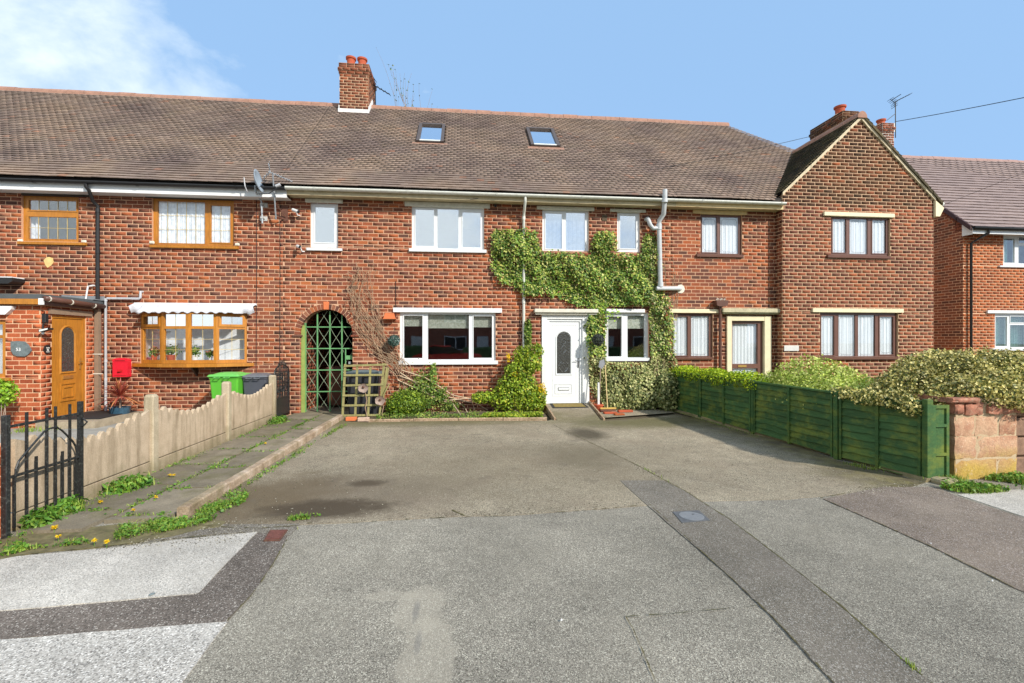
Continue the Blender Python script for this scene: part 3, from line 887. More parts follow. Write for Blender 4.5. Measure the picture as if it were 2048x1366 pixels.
# bow sill, head, blind behind and inner board
def bowline(off, pts=pl):
    c = Vector(((uL+uR)/2, .6)); out = []
    for p in pts:
        v = Vector(p); d = (v-c).normalized(); out.append(tuple(v+d*off))
    return out
sp_ = bowline(.09); sp_[0] = (uL-.17, -.01); sp_[-1] = (uR+.15, -.01)
m = MB(); m.prism(sp_+[(uR+.15, .04), (uL-.17, .04)], bz0-.075, bz0-.004, 'z'); m.build('bow_sill', M_OAK, bow)
m = MB(); m.prism(bowline(-.07)+[(uR, .25), (uL, .25)], bz0, bz0+.03, 'z'); m.build('inner_sill', M_WHITE, bow)
m = MB(); u, z = plane(389, 745, -.1); m.prism([(-.25, bz0-.075), (0, bz0-.075), (0, bz0-.30), (-.03, bz0-.28)], u-.02, u+.02, 'x'); m.build('sill_bracket', simple('brown_bracket', (.06,.03,.02)), bow)
m = MB(); m.add([(uL-.05, .24, bz0), (uR+.05, .24, bz0), (uR+.05, .24, tz+.02), (uL-.05, .24, tz+.02)], [(0,1,2,3)]); m.build('net_blind', C_NET, bow)
# pot plants standing inside on the board: bushes with pots
def pot_plant(loc, r, hgt, leafmat, label, potmat, flower=None, n=260):
    t = thing('pot_plant', label, 'pot plant', loc, 'pot plants in the bow window')
    m = MB(); m.lathe(loc, [(r*.42, 0), (r*.55, hgt*.35), (r*.6, hgt*.36), (r*.6, hgt*.42), (r*.5, hgt*.42)], 12); m.build('pot', potmat, t)
    P, Nn = lumps([(loc[0], loc[1], loc[2]+hgt*.68, r, r*.7, hgt*.34)], n, .8)
    leaves('foliage', P, Nn, .05, leafmat, t)
    if flower:
        P, Nn = lumps([(loc[0], loc[1], loc[2]+hgt*.85, r*.9, r*.6, hgt*.18)], 60, .5)
        leaves('petals', P, Nn, .04, flower, t)
pz = bz0+.032
pot_plant((fx(309,-.05), -.06, pz), .10, .34, L_CLIMB, 'pink flowering pot plant at the left end of the bow window', M_POT, L_PINK, 200)
pot_plant((fx(344,-.12), -.14, pz), .17, .36, L_CLIMB, 'bushy green plant in a terracotta pot inside the bow window', M_POT)
pot_plant((fx(391,-.12), -.16, pz), .12, .34, L_CLIMB, 'dark leafy plant in a white pot behind the middle of the bow window', M_WHITE, None, 180)
pot_plant((fx(421,-.12), -.12, pz), .08, .25, L_CLIMB, 'small red-tipped plant in a white pot by the third bow light', M_WHITE, L_PINK, 120)
# corrugated white plastic head over the bow
u0, u1 = fx(262,-.12), fx(509,-.12); zt, zb = fz(390, 607, -.05), fz(390, 623, -.2)
m = MB(); n = 90; vs = []
for i in range(n+1):
    x = u0+(u1-u0)*i/n; wv = .020*math.sin(i*.93)
    vs += [(x, -.02, zt), (x, -.20, zt-.075+wv*.2), (x, -.40 if .10 < i/n < .90 else -.12, zb-.02+wv), (x, -.39 if .10 < i/n < .90 else -.11, zb-.035+wv)]
fs = [(4*i+j, 4*i+4+j, 4*i+5+j, 4*i+1+j) for i in range(n) for j in range(3)]
m.add(vs, fs); m.build('corrugated_canopy', simple('weathered_white_sheet', (0.60,0.61,0.66), 0.6, 0.14, 6, dirt=((.36,.27,.26), .55)), HOUSE_A, smooth=True)
m = MB(); m.box(u0, u1, -.025, .0, zt-.03, zt+.012); m.build('canopy_flashing', M_WHITE, HOUSE_A)

# porch of house A
PY = -1.44; PXS = -7.87
pz1 = 2.36
pr_ = (-15.5, fx(11, PY), fz(6, 755, PY), fz(6, 641, PY))
porch = HOUSE_A
door_u0, door_u1 = .24, 1.08      # measured from the porch corner back along the side wall
door_z0, door_z1 = 0.12, 2.17
pw_ = backing(porch, 'porch_wall', (0, PY), XW, YN, -15.5, PXS, 0, pz1, M_MORT_P, [(fx(-160,PY), fx(11,PY), pr_[2], pr_[3])], .1)
brick_wall(pw_, 'A', (0, PY), XW, YN, -15.5, PXS, 0.0, pz1, B_PORCH, [rect_hole(fx(-160,PY), fx(11,PY), pr_[2], pr_[3])], seed=5)
ps_ = backing(porch, 'porch_wall', (PXS, PY), (0,1), (1,0), 0.1, -PY-.002, 0, pz1, M_MORT_P, [(door_u0, door_u1, 0, door_z1)], .1)
brick_wall(ps_, 'A', (PXS, PY), (0,1), (1,0), 0.0, 1.44, 0, pz1, B_PORCH, [rect_hole(door_u0, door_u1, -1, door_z1)], seed=6, flush=.0025)
m = MB(); a_, b_, c_, d_ = fx(-160,PY), fx(11,PY), pr_[2], pr_[3]
m.box(a_, b_, PY+.03, PY+.09, c_, c_+.07); m.box(a_, b_, PY+.03, PY+.09, d_-.07, d_); m.box(b_-.075, b_, PY+.03, PY+.09, c_+.07, d_-.07); m.box(a_, b_-.075, PY+.03, PY+.09, (c_+d_)/2+.2, (c_+d_)/2+.26)
w = m.build('window', M_OAK, porch)
m = MB(); m.box(a_, b_, PY+.055, PY+.06, c_, d_); m.build('pane', G_CLEAR, w)
m = MB(); m.add([(a_-.1,PY+.15,c_-.1),(b_+.1,PY+.15,c_-.1),(b_+.1,PY+.15,d_+.1),(a_-.1,PY+.15,d_+.1)], [(0,1,2,3)]); m.build('net_blind', C_NET, w)
m = MB(); m.box(a_, b_+.10, PY-.06, PY+.03, c_-.06, c_-.003); m.build('sill', M_OAK, w)
u0, u1, z0, z1 = rect(-40,612,25,629, PY-.08)
m = MB(); m.prism([(-15, z0), (u1-.12, z0), (u1-.02, z1-.06), (u1, z1), (-15, z1)], PY-.09, PY-.003); m.build('lintel_cover', M_UPVC, porch)
# porch fascias and flat roof
fz0, fz1 = pz1, 2.44
m = MB(); m.box(-15.5, fx(78, PY-.1), PY-.12, PY-.08, fz0-.02, fz1); m.build('fascia', M_OAK, porch)
m = MB(); m.bbox(fx(78, PY-.1)+.002, PXS+.13, PY-.125, PY-.08, fz0-.03, fz1+.01, .005); m.build('fascia_end', M_UPVC, porch)
m = MB(); m.box(-15.5, PXS+.10, PY-.11, -.003, fz1, fz1+.09); m.build('roof_felt', simple('grey_felt', (.085,.095,.10), .8), porch)
m = MB(); m.box(-8.6, PXS+.12, -.32, -.004, fz1+.092, fz1+.11); m.prism([(-8.6, fz1+.11), (PXS+.12, fz1+.11), (PXS+.12, fz1+.19), (-8.6, fz1+.21)], -.03, -.006); m.build('lead_flashing', M_LEAD, porch)
m = MB(); m.tube([(PXS+.15, PY-.10, fz1+.01), (PXS+.15, -.02, fz1-.04)], .05, 10); g_ = m.build('gutter', M_BROWNP, porch, True)
m = MB()
for t_ in (.06, .45, .9): y_ = PY-.10+t_*1.3; m.tube([(PXS+.15, y_-.012, fz1+.008-.05*t_), (PXS+.15, y_+.012, fz1+.008-.05*t_)], .056, 10)
m.build('gutter_bracket', M_CREAM, g_)
m = MB(); m.box(PXS+.06, PXS+.09, PY-.06, -.03, fz0-.03, fz1-.01); m.build('side_fascia', M_BROWNP, porch)
m = MB(); m.box(PXS+.006, PXS+.035, .15+PY, 1.2+PY, door_z1+.01, door_z1+.11); m.build('door_head_trim', M_TAUPE, porch)
# oak door in the porch's side
dr = thing('porch_door', None, None); dr.parent = HOUSE_A; dr.location = Vector((PXS, PY+door_u0, door_z0))-origin_of(HOUSE_A)
dr['label'] = 'golden oak door with an arched glass panel in the side of the porch'
O_, U_, N_ = (PXS-.03, PY), (0, 1), (1, 0)
m = MB(); m.lbox(O_,U_,N_, door_u0, door_u0+.06, -.06, .01, .05, door_z1); m.lbox(O_,U_,N_, door_u1-.06, door_u1, -.06, .01, .05, door_z1); m.lbox(O_,U_,N_, door_u0+.06, door_u1-.06, -.06, .01, door_z1-.06, door_z1); m.lbox(O_,U_,N_, door_u0-.02, door_u1+.08, -.06, .07, .05, .11)
m.build('door_frame', M_OAK, dr)
da, db, dz0, dz1 = door_u0+.062, door_u1-.062, .115, door_z1-.065
m = MB(); m.lbox(O_,U_,N_, da, db, -.05, -.006, dz0, dz1); m.build('door_leaf', M_OAK, dr)
def arch_poly(a, b, z0, z1, n=14):
    r = (b-a)/2; c = (a+b)/2
    return [(a, z0), (b, z0)] + [(c+r*math.cos(math.pi*k/n), z1-r+r*math.sin(math.pi*k/n)) for k in range(n+1)]
def arch_ring(mb, O, U, N, a, b, z0, z1, wd, n0, n1, n=14):
    pi_, po_ = arch_poly(a, b, z0, z1, n), arch_poly(a-wd, b+wd, z0-wd, z1+wd, n)
    def P(p, k): return (O[0]+U[0]*p[0]+N[0]*k, O[1]+U[1]*p[0]+N[1]*k, p[1])
    L = len(pi_); ds = wd*.35
    pm_ = arch_poly(a-wd*.5, b+wd*.5, z0-wd*.5, z1+wd*.5, n)
    vs = [P(p, n0) for p in po_]+[P(p, n1) for p in pm_]+[P(p, n0) for p in pi_]
    fs = [(r_*L+i, r_*L+(i+1) % L, (r_+1)*L+(i+1) % L, (r_+1)*L+i) for r_ in range(2) for i in range(L)]
    mb.add(vs, fs)
mid = (da+db)/2
m = MB(); arch_ring(m, O_, U_, N_, mid-.15, mid+.15, 1.05, 1.93, .05, -.006, .012); m.build('glass_moulding', M_OAK, dr)
def arched_glass(name, O, U, N, a, b, z0, z1, nn, mat, par):
    p = arch_poly(a, b, z0, z1)
    mb = MB(); mb.add([(O[0]+U[0]*q[0]+N[0]*nn, O[1]+U[1]*q[0]+N[1]*nn, q[1]) for q in p], [tuple(range(len(p)))])
    return mb.build(name, mat, par)
def deco_glass():
    s = NT('decorated_door_glass')
    v = s.voro(26, 'Distance'); n = s.noise(14, 4, .7)
    c = s.ramp(s.math('ADD', v, s.math('MULTIPLY', n, .25)), [(.16, (.50,.50,.44)), (.27, (.035,.035,.03)), (.8, (.06,.06,.055))])
    s.bump(v, .8, .01)
    return s.done(c, .12, .8)
G_DECO = deco_glass()
arched_glass('door_glass', O_, U_, N_, mid-.15, mid+.15, 1.05, 1.93, -.003, G_DECO, dr)
m = MB(); 
for (a, b, e, f) in ((mid-.19, mid+.19, .46, .82), (mid-.13, mid+.13, .53, .75)):
    wd = .025
    m.lbox(O_,U_,N_, a, b, -.006, .012, e, e+wd); m.lbox(O_,U_,N_, a, b, -.006, .012, f-wd, f); m.lbox(O_,U_,N_, a, a+wd, -.006, .011, e+wd, f-wd); m.lbox(O_,U_,N_, b-wd, b, -.006, .011, e+wd, f-wd)
m.build('panel_moulding', M_OAK, dr)
m = MB(); m.lbox(O_,U_,N_, mid-.125, mid+.125, -.006, .010, .90, .97); m.build('letter_plate', M_BRASS, dr)
m = MB(); m.lbox(O_,U_,N_, db-.075, db-.045, -.006, .008, 1.08, 1.30); m.tube([(PXS-.02, PY+db-.06, 1.24), (PXS+.03, PY+db-.06, 1.24), (PXS+.035, PY+db-.17, 1.24)], .009, 6); m.build('handle', M_BRASS, dr)
m = MB(); m.box(PXS+.02, PXS+.10, -.17, -.09, .02, fz1-.05)
dp = m.build('downpipe', M_TAUPE, porch)
m = MB()
for z_ in (.95, 1.37): m.box(PXS-.01, PXS+.19, -.178, -.174, z_, z_+.02)
m.build('pipe_bracket', M_CREAM, dp)
m = MB(); m.box(PXS+.03, PXS+1.05, PY-.15, -.25, .0, .16); m.build('doorstep', simple('worn_concrete_step', (.34,.28,.20), .9, .25, 9, bump=.6), porch)
m = MB(); m.box(PXS+.02, PXS+.95, PY+.10, -.30, .162, .18); m.build('step_mat', M_BLACK, porch)

# main wall of A
wallA = backing(HOUSE_A, 'wall', (0,0), XW, YN, -15.5, XA, -.1, 5.0, M_MORT, rectsA)
archC = fx(652.8); archR = (fx(705.6)-fx(600))/2; archZ = fz(653, 669.5)
RO = archR+.125
def arch_hole(z):
    if z < archZ: return (archC-archR, archC+archR) if z < archZ-.03 else (archC-archR-.14, archC+archR+.12)
    if z > archZ+RO: return None
    k = math.sqrt(RO*RO-(z-archZ)**2); return (archC-k, archC+k)
arch_hole.edges = ()
inporch = lambda u, z: u < PXS+.0 and z < 2.55
brick_wall(wallA, 'A', (0,0), XW, YN, -15.5, XA, 0.0, 4.95, B_MAIN, holesA, seed=1, cover=inporch)

# ---- house B
holesB, rectsB = [], []
W = dict(fmat=M_UPVCB)
h, _ = window(HOUSE_B, (622,407,677,497), [(630,414,669,485)], gmat=G_COAT, sash=(0,), rim=.03, sill=(613,495,684,501), label='narrow white window under the eaves above the archway', **W); addhole(holesB, rectsB, h)
h, _ = window(HOUSE_B, (824,415,968,500), [(831,420,868,493),(875,418,917,497),(925,423,961,494)], gmat=G_COAT, sash=(0,2), sill=(818,497,973,504), label='wide white upper window of three lights', inside='pale', **W); addhole(holesB, rectsB, h)
h, wB3 = window(HOUSE_B, (800,625,991,728), [(808,632,845,716),(856,629,938,719),(947,632,984,716)], gmat=glass('reflecting_window_glass', .16), sash=(0,2), sill=(797,721,996,729), curtain=('blind', C_BLIND, [.24,.30,.26]), label='wide white ground floor window with patterned blinds at the top', **W); addhole(holesB, rectsB, h)
h, _ = window(HOUSE_B, (1084,420,1177,503), [(1091,427,1124,498),(1132,425,1170,500)], gmat=G_COAT, sash=(0,), inside='pale', curtain=('full', C_SHEER), label='white two-light upper window above the front door', **W); addhole(holesB, rectsB, h)
h, _ = window(HOUSE_B, (1233,424,1279,505), [(1240,431,1272,497)], gmat=G_COAT, sash=(0,), rim=.03, inside='pale', label='narrow white upper window framed by ivy', **W); addhole(holesB, rectsB, h)
h, _ = window(HOUSE_B, (1209,625,1296,721), [(1216,633,1243,713),(1255,631,1289,716)], gmat=glass('kitchen_window_glass', .09), sash=(0,), curtain=('blind', C_BLIND, [.30,.30]), sill=(1206,715,1299,722), label='white ground floor window in the ivy beside the front door', **W); addhole(holesB, rectsB, h)
M_LINT = simple('aged_white_lintel', (.60,.60,.52), .6, .12, 8, dirt=((.28,.26,.17), .5))
for p in ((610,398,685,405),(809,405,980,414),(1074,413,1189,420),(1221,418,1292,424)): lintel(HOUSE_B, p, 0, M_LINT, .045)
lintel(HOUSE_B, (786,616,1004,625), 0, M_UPVC, .05); lintel(HOUSE_B, (1213,618,1290,625), 0, M_UPVC, .05)
# front door of B
du0, du1, dzb, dzt = fx(1083), fx(1178), fz(1130, 817), fz(1130, 628)
addhole(holesB, rectsB, (du0, du1, -.2, dzt))
door = thing('front_door', None, None); door.parent = HOUSE_B; door.location = Vector((du0, 0, 0))-origin_of(HOUSE_B)
door['label'] = 'white front door with an arched patterned glass panel'
m = MB()
m.bbox(du0, du0+.135, -.035, .10, 0, dzt, .006); m.bbox(du1-.17, du1, -.035, .10, 0, dzt, .006); m.box(du0+.136, du1-.171, -.03, .10, dzt-.12, dzt-.001)
m.build('door_surround', simple('painted_surround', (.76,.77,.76), .5, .04, 6, dirt=((.40,.38,.30), .3)), door)
ia, ib, iz0, iz1 = du0+.136, du1-.171, .20, dzt-.122
m = MB(); m.box(ia, ia+.055, .0, .07, .0, iz1); m.box(ib-.055, ib, .0, .07, .0, iz1); m.box(ia+.056, ib-.056, .0, .07, iz1-.055, iz1); m.box(ia+.056, ib-.056, -.01, .07, .10, .17)
m.build('door_frame', M_UPVCB, door)
la, lb, lz0, lz1 = ia+.059, ib-.059, .175, iz1-.06
m = MB(); m.box(la, lb, .022, .066, lz0, lz1); m.build('door_leaf', M_UPVCB, door)
O_, U_, N_ = (0, .022), XW, YN
gm_ = (la+lb)/2-.02
ga, gb = gm_-.165, gm_+.165
gz0, gz1 = fz(1128, 747, .02), fz(1128, 664, .02)
m = MB(); arch_ring(m, O_, U_, N_, ga, gb, gz0, gz1, .045, 0, .016)
def raised(m, a, b, e, f, wd=.02, pr=.010):
    m.lbox(O_,U_,N_, a, b, 0, pr, e, e+wd); m.lbox(O_,U_,N_, a, b, 0, pr, f-wd, f); m.lbox(O_,U_,N_, a, a+wd, 0, pr-.001, e+wd, f-wd); m.lbox(O_,U_,N_, b-wd, b, 0, pr-.001, e+wd, f-wd)
raised(m, la+.07, lb-.07, lz0+.17, lz1-.07, .012, .006); raised(m, gm_-.21, gm_+.21, lz0+.22, lz0+.46)
m.build('door_moulding', M_UPVCB, door)
arched_glass('door_glass', O_, U_, N_, ga, gb, gz0, gz1, .004, G_DECO, door)
m = MB()
for k in range(26):
    t = k/25*math.pi*2
    m.tube([(gm_+.05*math.cos(t), .012, gz1-.22+.07*math.sin(t)), (gm_+.05*math.cos(t+.3), .012, gz1-.22+.07*math.sin(t+.3))], .004, 4)
for sx in (-1, 1):
    pts = [(gm_+sx*(.02+.10*math.sin(k*.35)), .012, gz0+.04+.03*k) for k in range(9)]
    m.tube(pts, .004, 4)
    pts = [(gm_+sx*(.01+.05*math.sin(k*.5)), .012, gz1-.5+.028*k) for k in range(8)]
    m.tube(pts, .004, 4)
m.build('glass_came', M_CHROME, door)
m = MB(); m.box(gm_-.125, gm_+.125, .008, .0125, lz0+.31, lz0+.37); lp = m.build('letter_plate', M_UPVCB, door)
m = MB(); raised(m, gm_-.13, gm_+.13, lz0+.305, lz0+.375, .006, .0145); m.build('letter_plate_edge', M_BLACKP, door)
m = MB(); m.box(lb-.045, lb-.018, .008, .020, 1.02, 1.26); m.tube([(lb-.032, .01, 1.20), (lb-.032, -.035, 1.20), (lb-.13, -.035, 1.20)], .010, 8); m.build('handle', M_CHROME, door)
m = MB(); m.box(lb+.025, lb+.035, -.004, .0, 1.50, 1.56); m.box(lb+.022, lb+.028, -.004, .0, 1.44, 1.48); m.build('door_number', M_BLACKP, door, label='small black number on the door frame')
m = MB(); u0, u1, z0, z1 = rect(1069,618,1196,629, -.12)
m.bbox(u0, u1, -.16, .02, z0+.04, z1-.0, .012); m.box(u0+.03, u1-.03, -.11, .02, z0, z0+.038); m.build('door_canopy', M_CREAM, HOUSE_B)
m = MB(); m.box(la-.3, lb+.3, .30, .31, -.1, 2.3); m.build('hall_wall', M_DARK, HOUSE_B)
# archway to the passage
WX0, WX1 = archC-archR, archC+archR
rectsB2 = rectsB
def wallB_backing():
    mb = MB(); top = archZ+archR+.12; x0, x1 = archC-archR-.15, archC+archR+.15
    O, U, N = (0,0), XW, YN
    mb.box(x0, WX0, 0, .25, -.1, archZ); mb.box(WX1, x1, 0, .25, -.1, archZ)
    n = 28
    for side in (0, 1):
        pass
    pts = [(archC+archR*math.cos(math.pi*k/n), archZ+archR*math.sin(math.pi*k/n)) for k in range(n+1)]
    for k in range(n):
        (xa, za), (xb, zb) = pts[k], pts[k+1]
        mb.add([(xa,0,za),(xb,0,zb),(xb,0,top),(xa,0,top),(xa,.25,za),(xb,.25,zb),(xb,.25,top),(xa,.25,top)], [(0,3,2,1),(4,5,6,7),(0,1,5,4),(3,7,6,2)])
    mb.box(x0, WX0, 0, .25, archZ, top); mb.box(WX1, x1, 0, .25, archZ, top)
    return mb, (x0, x1, -.1, top)
ab, abr = wallB_backing()
wallB = backing(HOUSE_B, 'wall', (0,0), XW, YN, XA, XB, -.1, 5.0, M_MORT, rectsB+[abr])
ab.build('arch_spandrel', M_MORT, wallB)
IVY = [(985,463),(1010,460),(1046,461),(1071,466),(1076,490),(1082,506),(1120,508),(1180,509),(1184,480),(1190,467),(1215,464),(1231,466),(1231,480),(1233,508),(1256,511),(1283,508),(1286,480),(1292,468),(1313,472),(1317,540),(1320,580),(1334,598),(1341,640),(1343,700),(1348,722),(1354,745),(1353,800),(1348,826),(1318,830),(1268,826),(1226,822),(1206,805),(1188,790),(1178,760),(1174,700),(1171,650),(1176,632),(1186,622),(1178,612),(1150,611),(1140,603),(1112,590),(1080,588),(1062,594),(1048,590),(1030,573),(1002,566),(988,545),(983,520)]
IVYX = np.array([plane(p[0], p[1]) for p in IVY])
def ivy_cover(u, z):
    return bool(in_poly(np.array([u]), np.array([z]), IVYX)[0])
brick_wall(wallB, 'B', (0,0), XW, YN, XA, XB, 0.0, 4.95, B_MAIN, holesB+[arch_hole], seed=2, cover=ivy_cover)
# voussoirs
nv = 25
for k in range(nv):
    a0, a1 = math.pi*k/nv, math.pi*(k+1)/nv
    if k == nv//2:
        m = MB(); m.prism([(archC-.055, archZ+archR-.005), (archC+.055, archZ+archR-.005), (archC+.062, archZ+archR+.17), (archC-.062, archZ+archR+.17)], -.022, .06)
        m.build('keystone', M_ORNG, wallB); continue
    g = .007/archR
    a0 += g; a1 -= g
    ri, ro = archR-.002, archR+.118
    q = [(archC+r*math.cos(a), archZ+r*math.sin(a)) for r, a in ((ri, a0), (ro, a0), (ro, a1), (ri, a1))]
    m = MB(); m.prism(q, -.006+random.uniform(-.002, .002), .10); m.build('voussoir', B_MAIN[1], wallB)
for sx in (-1, 1):
    x = archC+sx*(archR+.06)
    m = MB(); m.bbox(x-.10, x+.10, -.035, .10, archZ-.05, archZ-.005, .008); m.build('springer', M_RUST if sx < 0 else B_MAIN[0], wallB)
# passage behind the arch
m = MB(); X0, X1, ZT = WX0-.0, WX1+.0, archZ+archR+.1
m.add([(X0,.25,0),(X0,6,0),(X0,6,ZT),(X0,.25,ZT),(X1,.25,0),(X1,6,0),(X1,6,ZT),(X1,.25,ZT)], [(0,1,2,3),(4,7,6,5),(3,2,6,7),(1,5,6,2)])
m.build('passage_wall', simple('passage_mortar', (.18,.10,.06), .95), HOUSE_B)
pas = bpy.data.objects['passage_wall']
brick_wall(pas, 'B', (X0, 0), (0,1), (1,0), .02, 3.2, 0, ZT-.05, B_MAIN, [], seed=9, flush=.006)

# ---- house C
holesC, rectsC = [], []
Wc = dict(fmat=M_BROWNF, gmat=G_SOFT, inside='pale')
h, _ = window(HOUSE_C, (1399,430,1482,511), [(1404,435,1434,505),(1440,434,1477,507)], sash=(0,), curtain=('full', C_NET), sill=(1394,508,1487,514), label='brown two-light upper window with net curtain and lead corners', **Wc); addhole(holesC, rectsC, h)
h, _ = window(HOUSE_C, (1342,627,1424,718), [(1346,633,1375,711),(1382,632,1418,712)], sash=(0,), curtain=('full', C_NET), sill=(1340,714,1427,719), label='brown ground floor window with lace curtains beside the fence', **Wc); addhole(holesC, rectsC, h)
lintel(HOUSE_C, (1387,421,1494,428), 0, M_YELF, .045); lintel(HOUSE_C, (1340,618,1438,626), 0, M_CREAMP, .05)
cu0, cu1, czt = fx(1452), fx(1541), fz(1496, 632)
addhole(holesC, rectsC, (cu0+.08, cu1-.08, -.2, czt-.06))
doorC = thing('front_door', None, None); doorC.parent = HOUSE_C; doorC.location = Vector((cu0, 0, 0))-origin_of(HOUSE_C)
doorC['label'] = 'brown glazed door with lace curtain in a cream surround'
m = MB(); m.bbox(cu0, cu0+.13, -.05, .10, 0, czt, .008); m.bbox(cu1-.19, cu1, -.05, .10, 0, czt, .008); m.box(cu0+.131, cu1-.191, -.045, .10, czt-.12, czt-.002)
m.build('door_surround', M_CREAMP, doorC)
a, b, zt = cu0+.131, cu1-.191, czt-.122
m = MB(); m.box(a, a+.06, .03, .09, .1, zt); m.box(b-.13, b, .03, .09, .1, zt); m.box(a+.061, b-.131, .03, .09, zt-.07, zt); m.box(a+.061, b-.131, .03, .09, .12, .22); m.box(a+.061, b-.131, .03, .09, .98, 1.09)
m.build('door_frame', M_BROWNF, doorC)
m = MB(); m.box(a+.05, b-.12, .055, .061, .2, zt-.06); m.build('pane', G_SOFT, doorC)
n = 90; vs = []
for i in range(n+1):
    x = a+.04+(b-a-.14)*i/n; y = .10+.006*math.sin(x*70); vs += [(x, y, .2), (x, y, zt-.02)]
np_mesh('curtain', np.array(vs), [(2*i,2*i+2,2*i+3,2*i+1) for i in range(n)], C_NET, doorC)
m = MB(); m.box(a+.20, a+.42, .018, .029, 1.01, 1.06); m.build('letter_plate', M_BRASS, doorC)
m = MB(); u0, u1, z0, z1 = rect(1444,617,1563,628, -.12); m.bbox(u0, u1, -.17, .02, z0+.03, z1, .012); m.box(u0+.04, u1-.05, -.12, .02, z0, z0+.029); m.build('door_canopy', simple('mossy_concrete', (.50,.45,.30), .9, .2, 9, dirt=((.15,.14,.06), .7), bump=.5), HOUSE_C)
wallC = backing(HOUSE_C, 'wall', (0,0), XW, YN, XB, XG0+.02, -.1, 5.0, M_MORT, rectsC)
brick_wall(wallC, 'C', (0,0), XW, YN, XB, XG0, 0.0, 4.95, B_MAIN, holesC, seed=3)
# gable front
holesG, rectsG = [], []
h, _ = window(HOUSE_C, (1659,432,1777,513), [(1665,439,1692,506),(1699,438,1735,508),(1744,439,1772,506)], Y=YG, sash=(0,2), curtain=('full', C_NET), sill=(1656,510,1781,516), label='brown three-light upper window in the gable', **Wc); addhole(holesG, rectsG, h)
h, _ = window(HOUSE_C, (1637,625,1793,716), [(1642,632,1668,710),(1677,630,1710,712),(1716,630,1750,712),(1759,633,1786,709)], Y=YG, sash=(0,3), curtain=('full', C_NET), sill=(1633,713,1797,719), label='brown four-light ground floor window in the gable', **Wc); addhole(holesG, rectsG, h)
lintel(HOUSE_C, (1649,425,1790,433), YG, M_CREAMP, .05); lintel(HOUSE_C, (1626,617,1808,625), YG, M_CREAMP, .05)
GP = (APZ-5.26)/(APX-XG0)        # gable pitch
GPR = (APZ-5.24)/(XG1-APX)
def gclip(z):
    if z < 5.2: return (XG0, XG1)
    return (max(XG0, APX-(APZ-z)/GP+.01), min(XG1, APX+(APZ-z)/GPR-.01))
SOOTZ = fz(1716, 414, YG)
gb_ = MB()
def gable_back():
    us = sorted(set([XG0, XG1]+[e for r in rectsG for e in r[:2]])); zs = sorted(set([-.1, 5.2]+[e for r in rectsG for e in r[2:]]))
    for i in range(len(us)-1):
        run = None
        for j in range(len(zs)-1):
            uc, zc = (us[i]+us[i+1])/2, (zs[j]+zs[j+1])/2
            if any(r[0] < uc < r[1] and r[2] < zc < r[3] for r in rectsG):
                if run is not None: gb_.box(us[i], us[i+1], YG, YG+.25, run, zs[j]); run = None
            elif run is None: run = zs[j]
        if run is not None: gb_.box(us[i], us[i+1], YG, YG+.25, run, zs[-1])
    gb_.prism([(XG0, 5.2), (XG1, 5.2), (XG1, 5.24), (APX, APZ), (XG0, 5.26)], YG, YG+.25)
gable_back()
wallG = gb_.build('gable_wall', M_MORT_G, HOUSE_C)
brick_wall(wallG, 'C', (0, YG), XW, YN, XG0, XG1, 0, APZ-.05, B_GAB, holesG, clip=gclip, seed=4, zpair=(lambda u, z: z > SOOTZ+.05*math.sin(u*5), B_SOOT))
# return of the gable on the left, and right flank
m = MB(); m.box(XG0+.001, XG0+.24, YG+.251, .0, -.1, 5.3) if False else None
sideL = MB(); sideL.box(XG0, XG0+.2, YG+.2505, .002, -.1, 5.2); sl_ = sideL.build('gable_return', M_MORT_G, HOUSE_C)
brick_wall(sl_, 'C', (XG0, 0), (0,-1), (-1,0), 0, .25, 0, 5.0, B_GAB, [], seed=12)
sideR = MB(); sideR.box(XG1-.24, XG1, YG+.2505, 8, -.1, 5.2); sr_ = sideR.build('flank_wall', M_MORT_G, HOUSE_C)

# ---- roofs
def front_slope(house, x0, x1, key, pair, holes=(), spanfn=None, seed=0, rows=47, coverfn=None):
    m = MB(); m.add([(x0, EAVE_Y+.02, EAVE_Z-.012), (x1, EAVE_Y+.02, EAVE_Z-.012), (x1, RIDGE_Y, RIDGE_Z-.03), (x0, RIDGE_Y, RIDGE_Z-.03)], [(0,1,2,3)])
    m.add([(x0, RIDGE_Y, RIDGE_Z-.03), (x1, RIDGE_Y, RIDGE_Z-.03), (x1, 8.1, 5.1), (x0, 8.1, 5.1)], [(0,1,2,3)])
    rf = m.build('roof', M_UNDER, house)
    tile_field(rf, key, (0, EAVE_Y, EAVE_Z), (1,0,0), SV, rows, SL/47.0, .165, pair, spanfn or (lambda s: (x0, x1)), holes, seed, cover=coverfn)
    return rf
def slope_pt(px, py):
    """where a sight line meets the front roof slope -> (X, s)"""
    a = (px-CX)/F; b = (CY-py)/F
    # point = (0,-D,H)+t*(ST+a*CT, CT-a*ST, b); plane: Z-EAVE_Z = PITCHR*(Y-EAVE_Y)
    k = (RIDGE_Z-EAVE_Z)/(RIDGE_Y-EAVE_Y)
    t = (H-EAVE_Z-k*(-D-EAVE_Y))/(k*(CT-a*ST)-b)
    X, Y, Z = t*(ST+a*CT), -D+t*(CT-a*ST), H+t*b
    return X, math.hypot(Y-EAVE_Y, Z-EAVE_Z)
CH = dict(x0=fx(679, 3.45), x1=fx(737, 3.45), y0=3.45, y1=4.5)
sky_rects = []
for q in ((832,253,890,288),(1060,262,1120,296)):
    X0, s1 = slope_pt((q[0]+q[2])/2, q[1]); X1, s0 = slope_pt((q[0]+q[2])/2, q[3])
    xa = slope_pt(q[0]+1, q[3]-4)[0]; xb = slope_pt(q[2]-2, q[3]-4)[0]
    sky_rects.append((xa, xb, s0, s1))
roofA = front_slope(HOUSE_A, -15.5, XA, 'A', T_MAIN, seed=21)
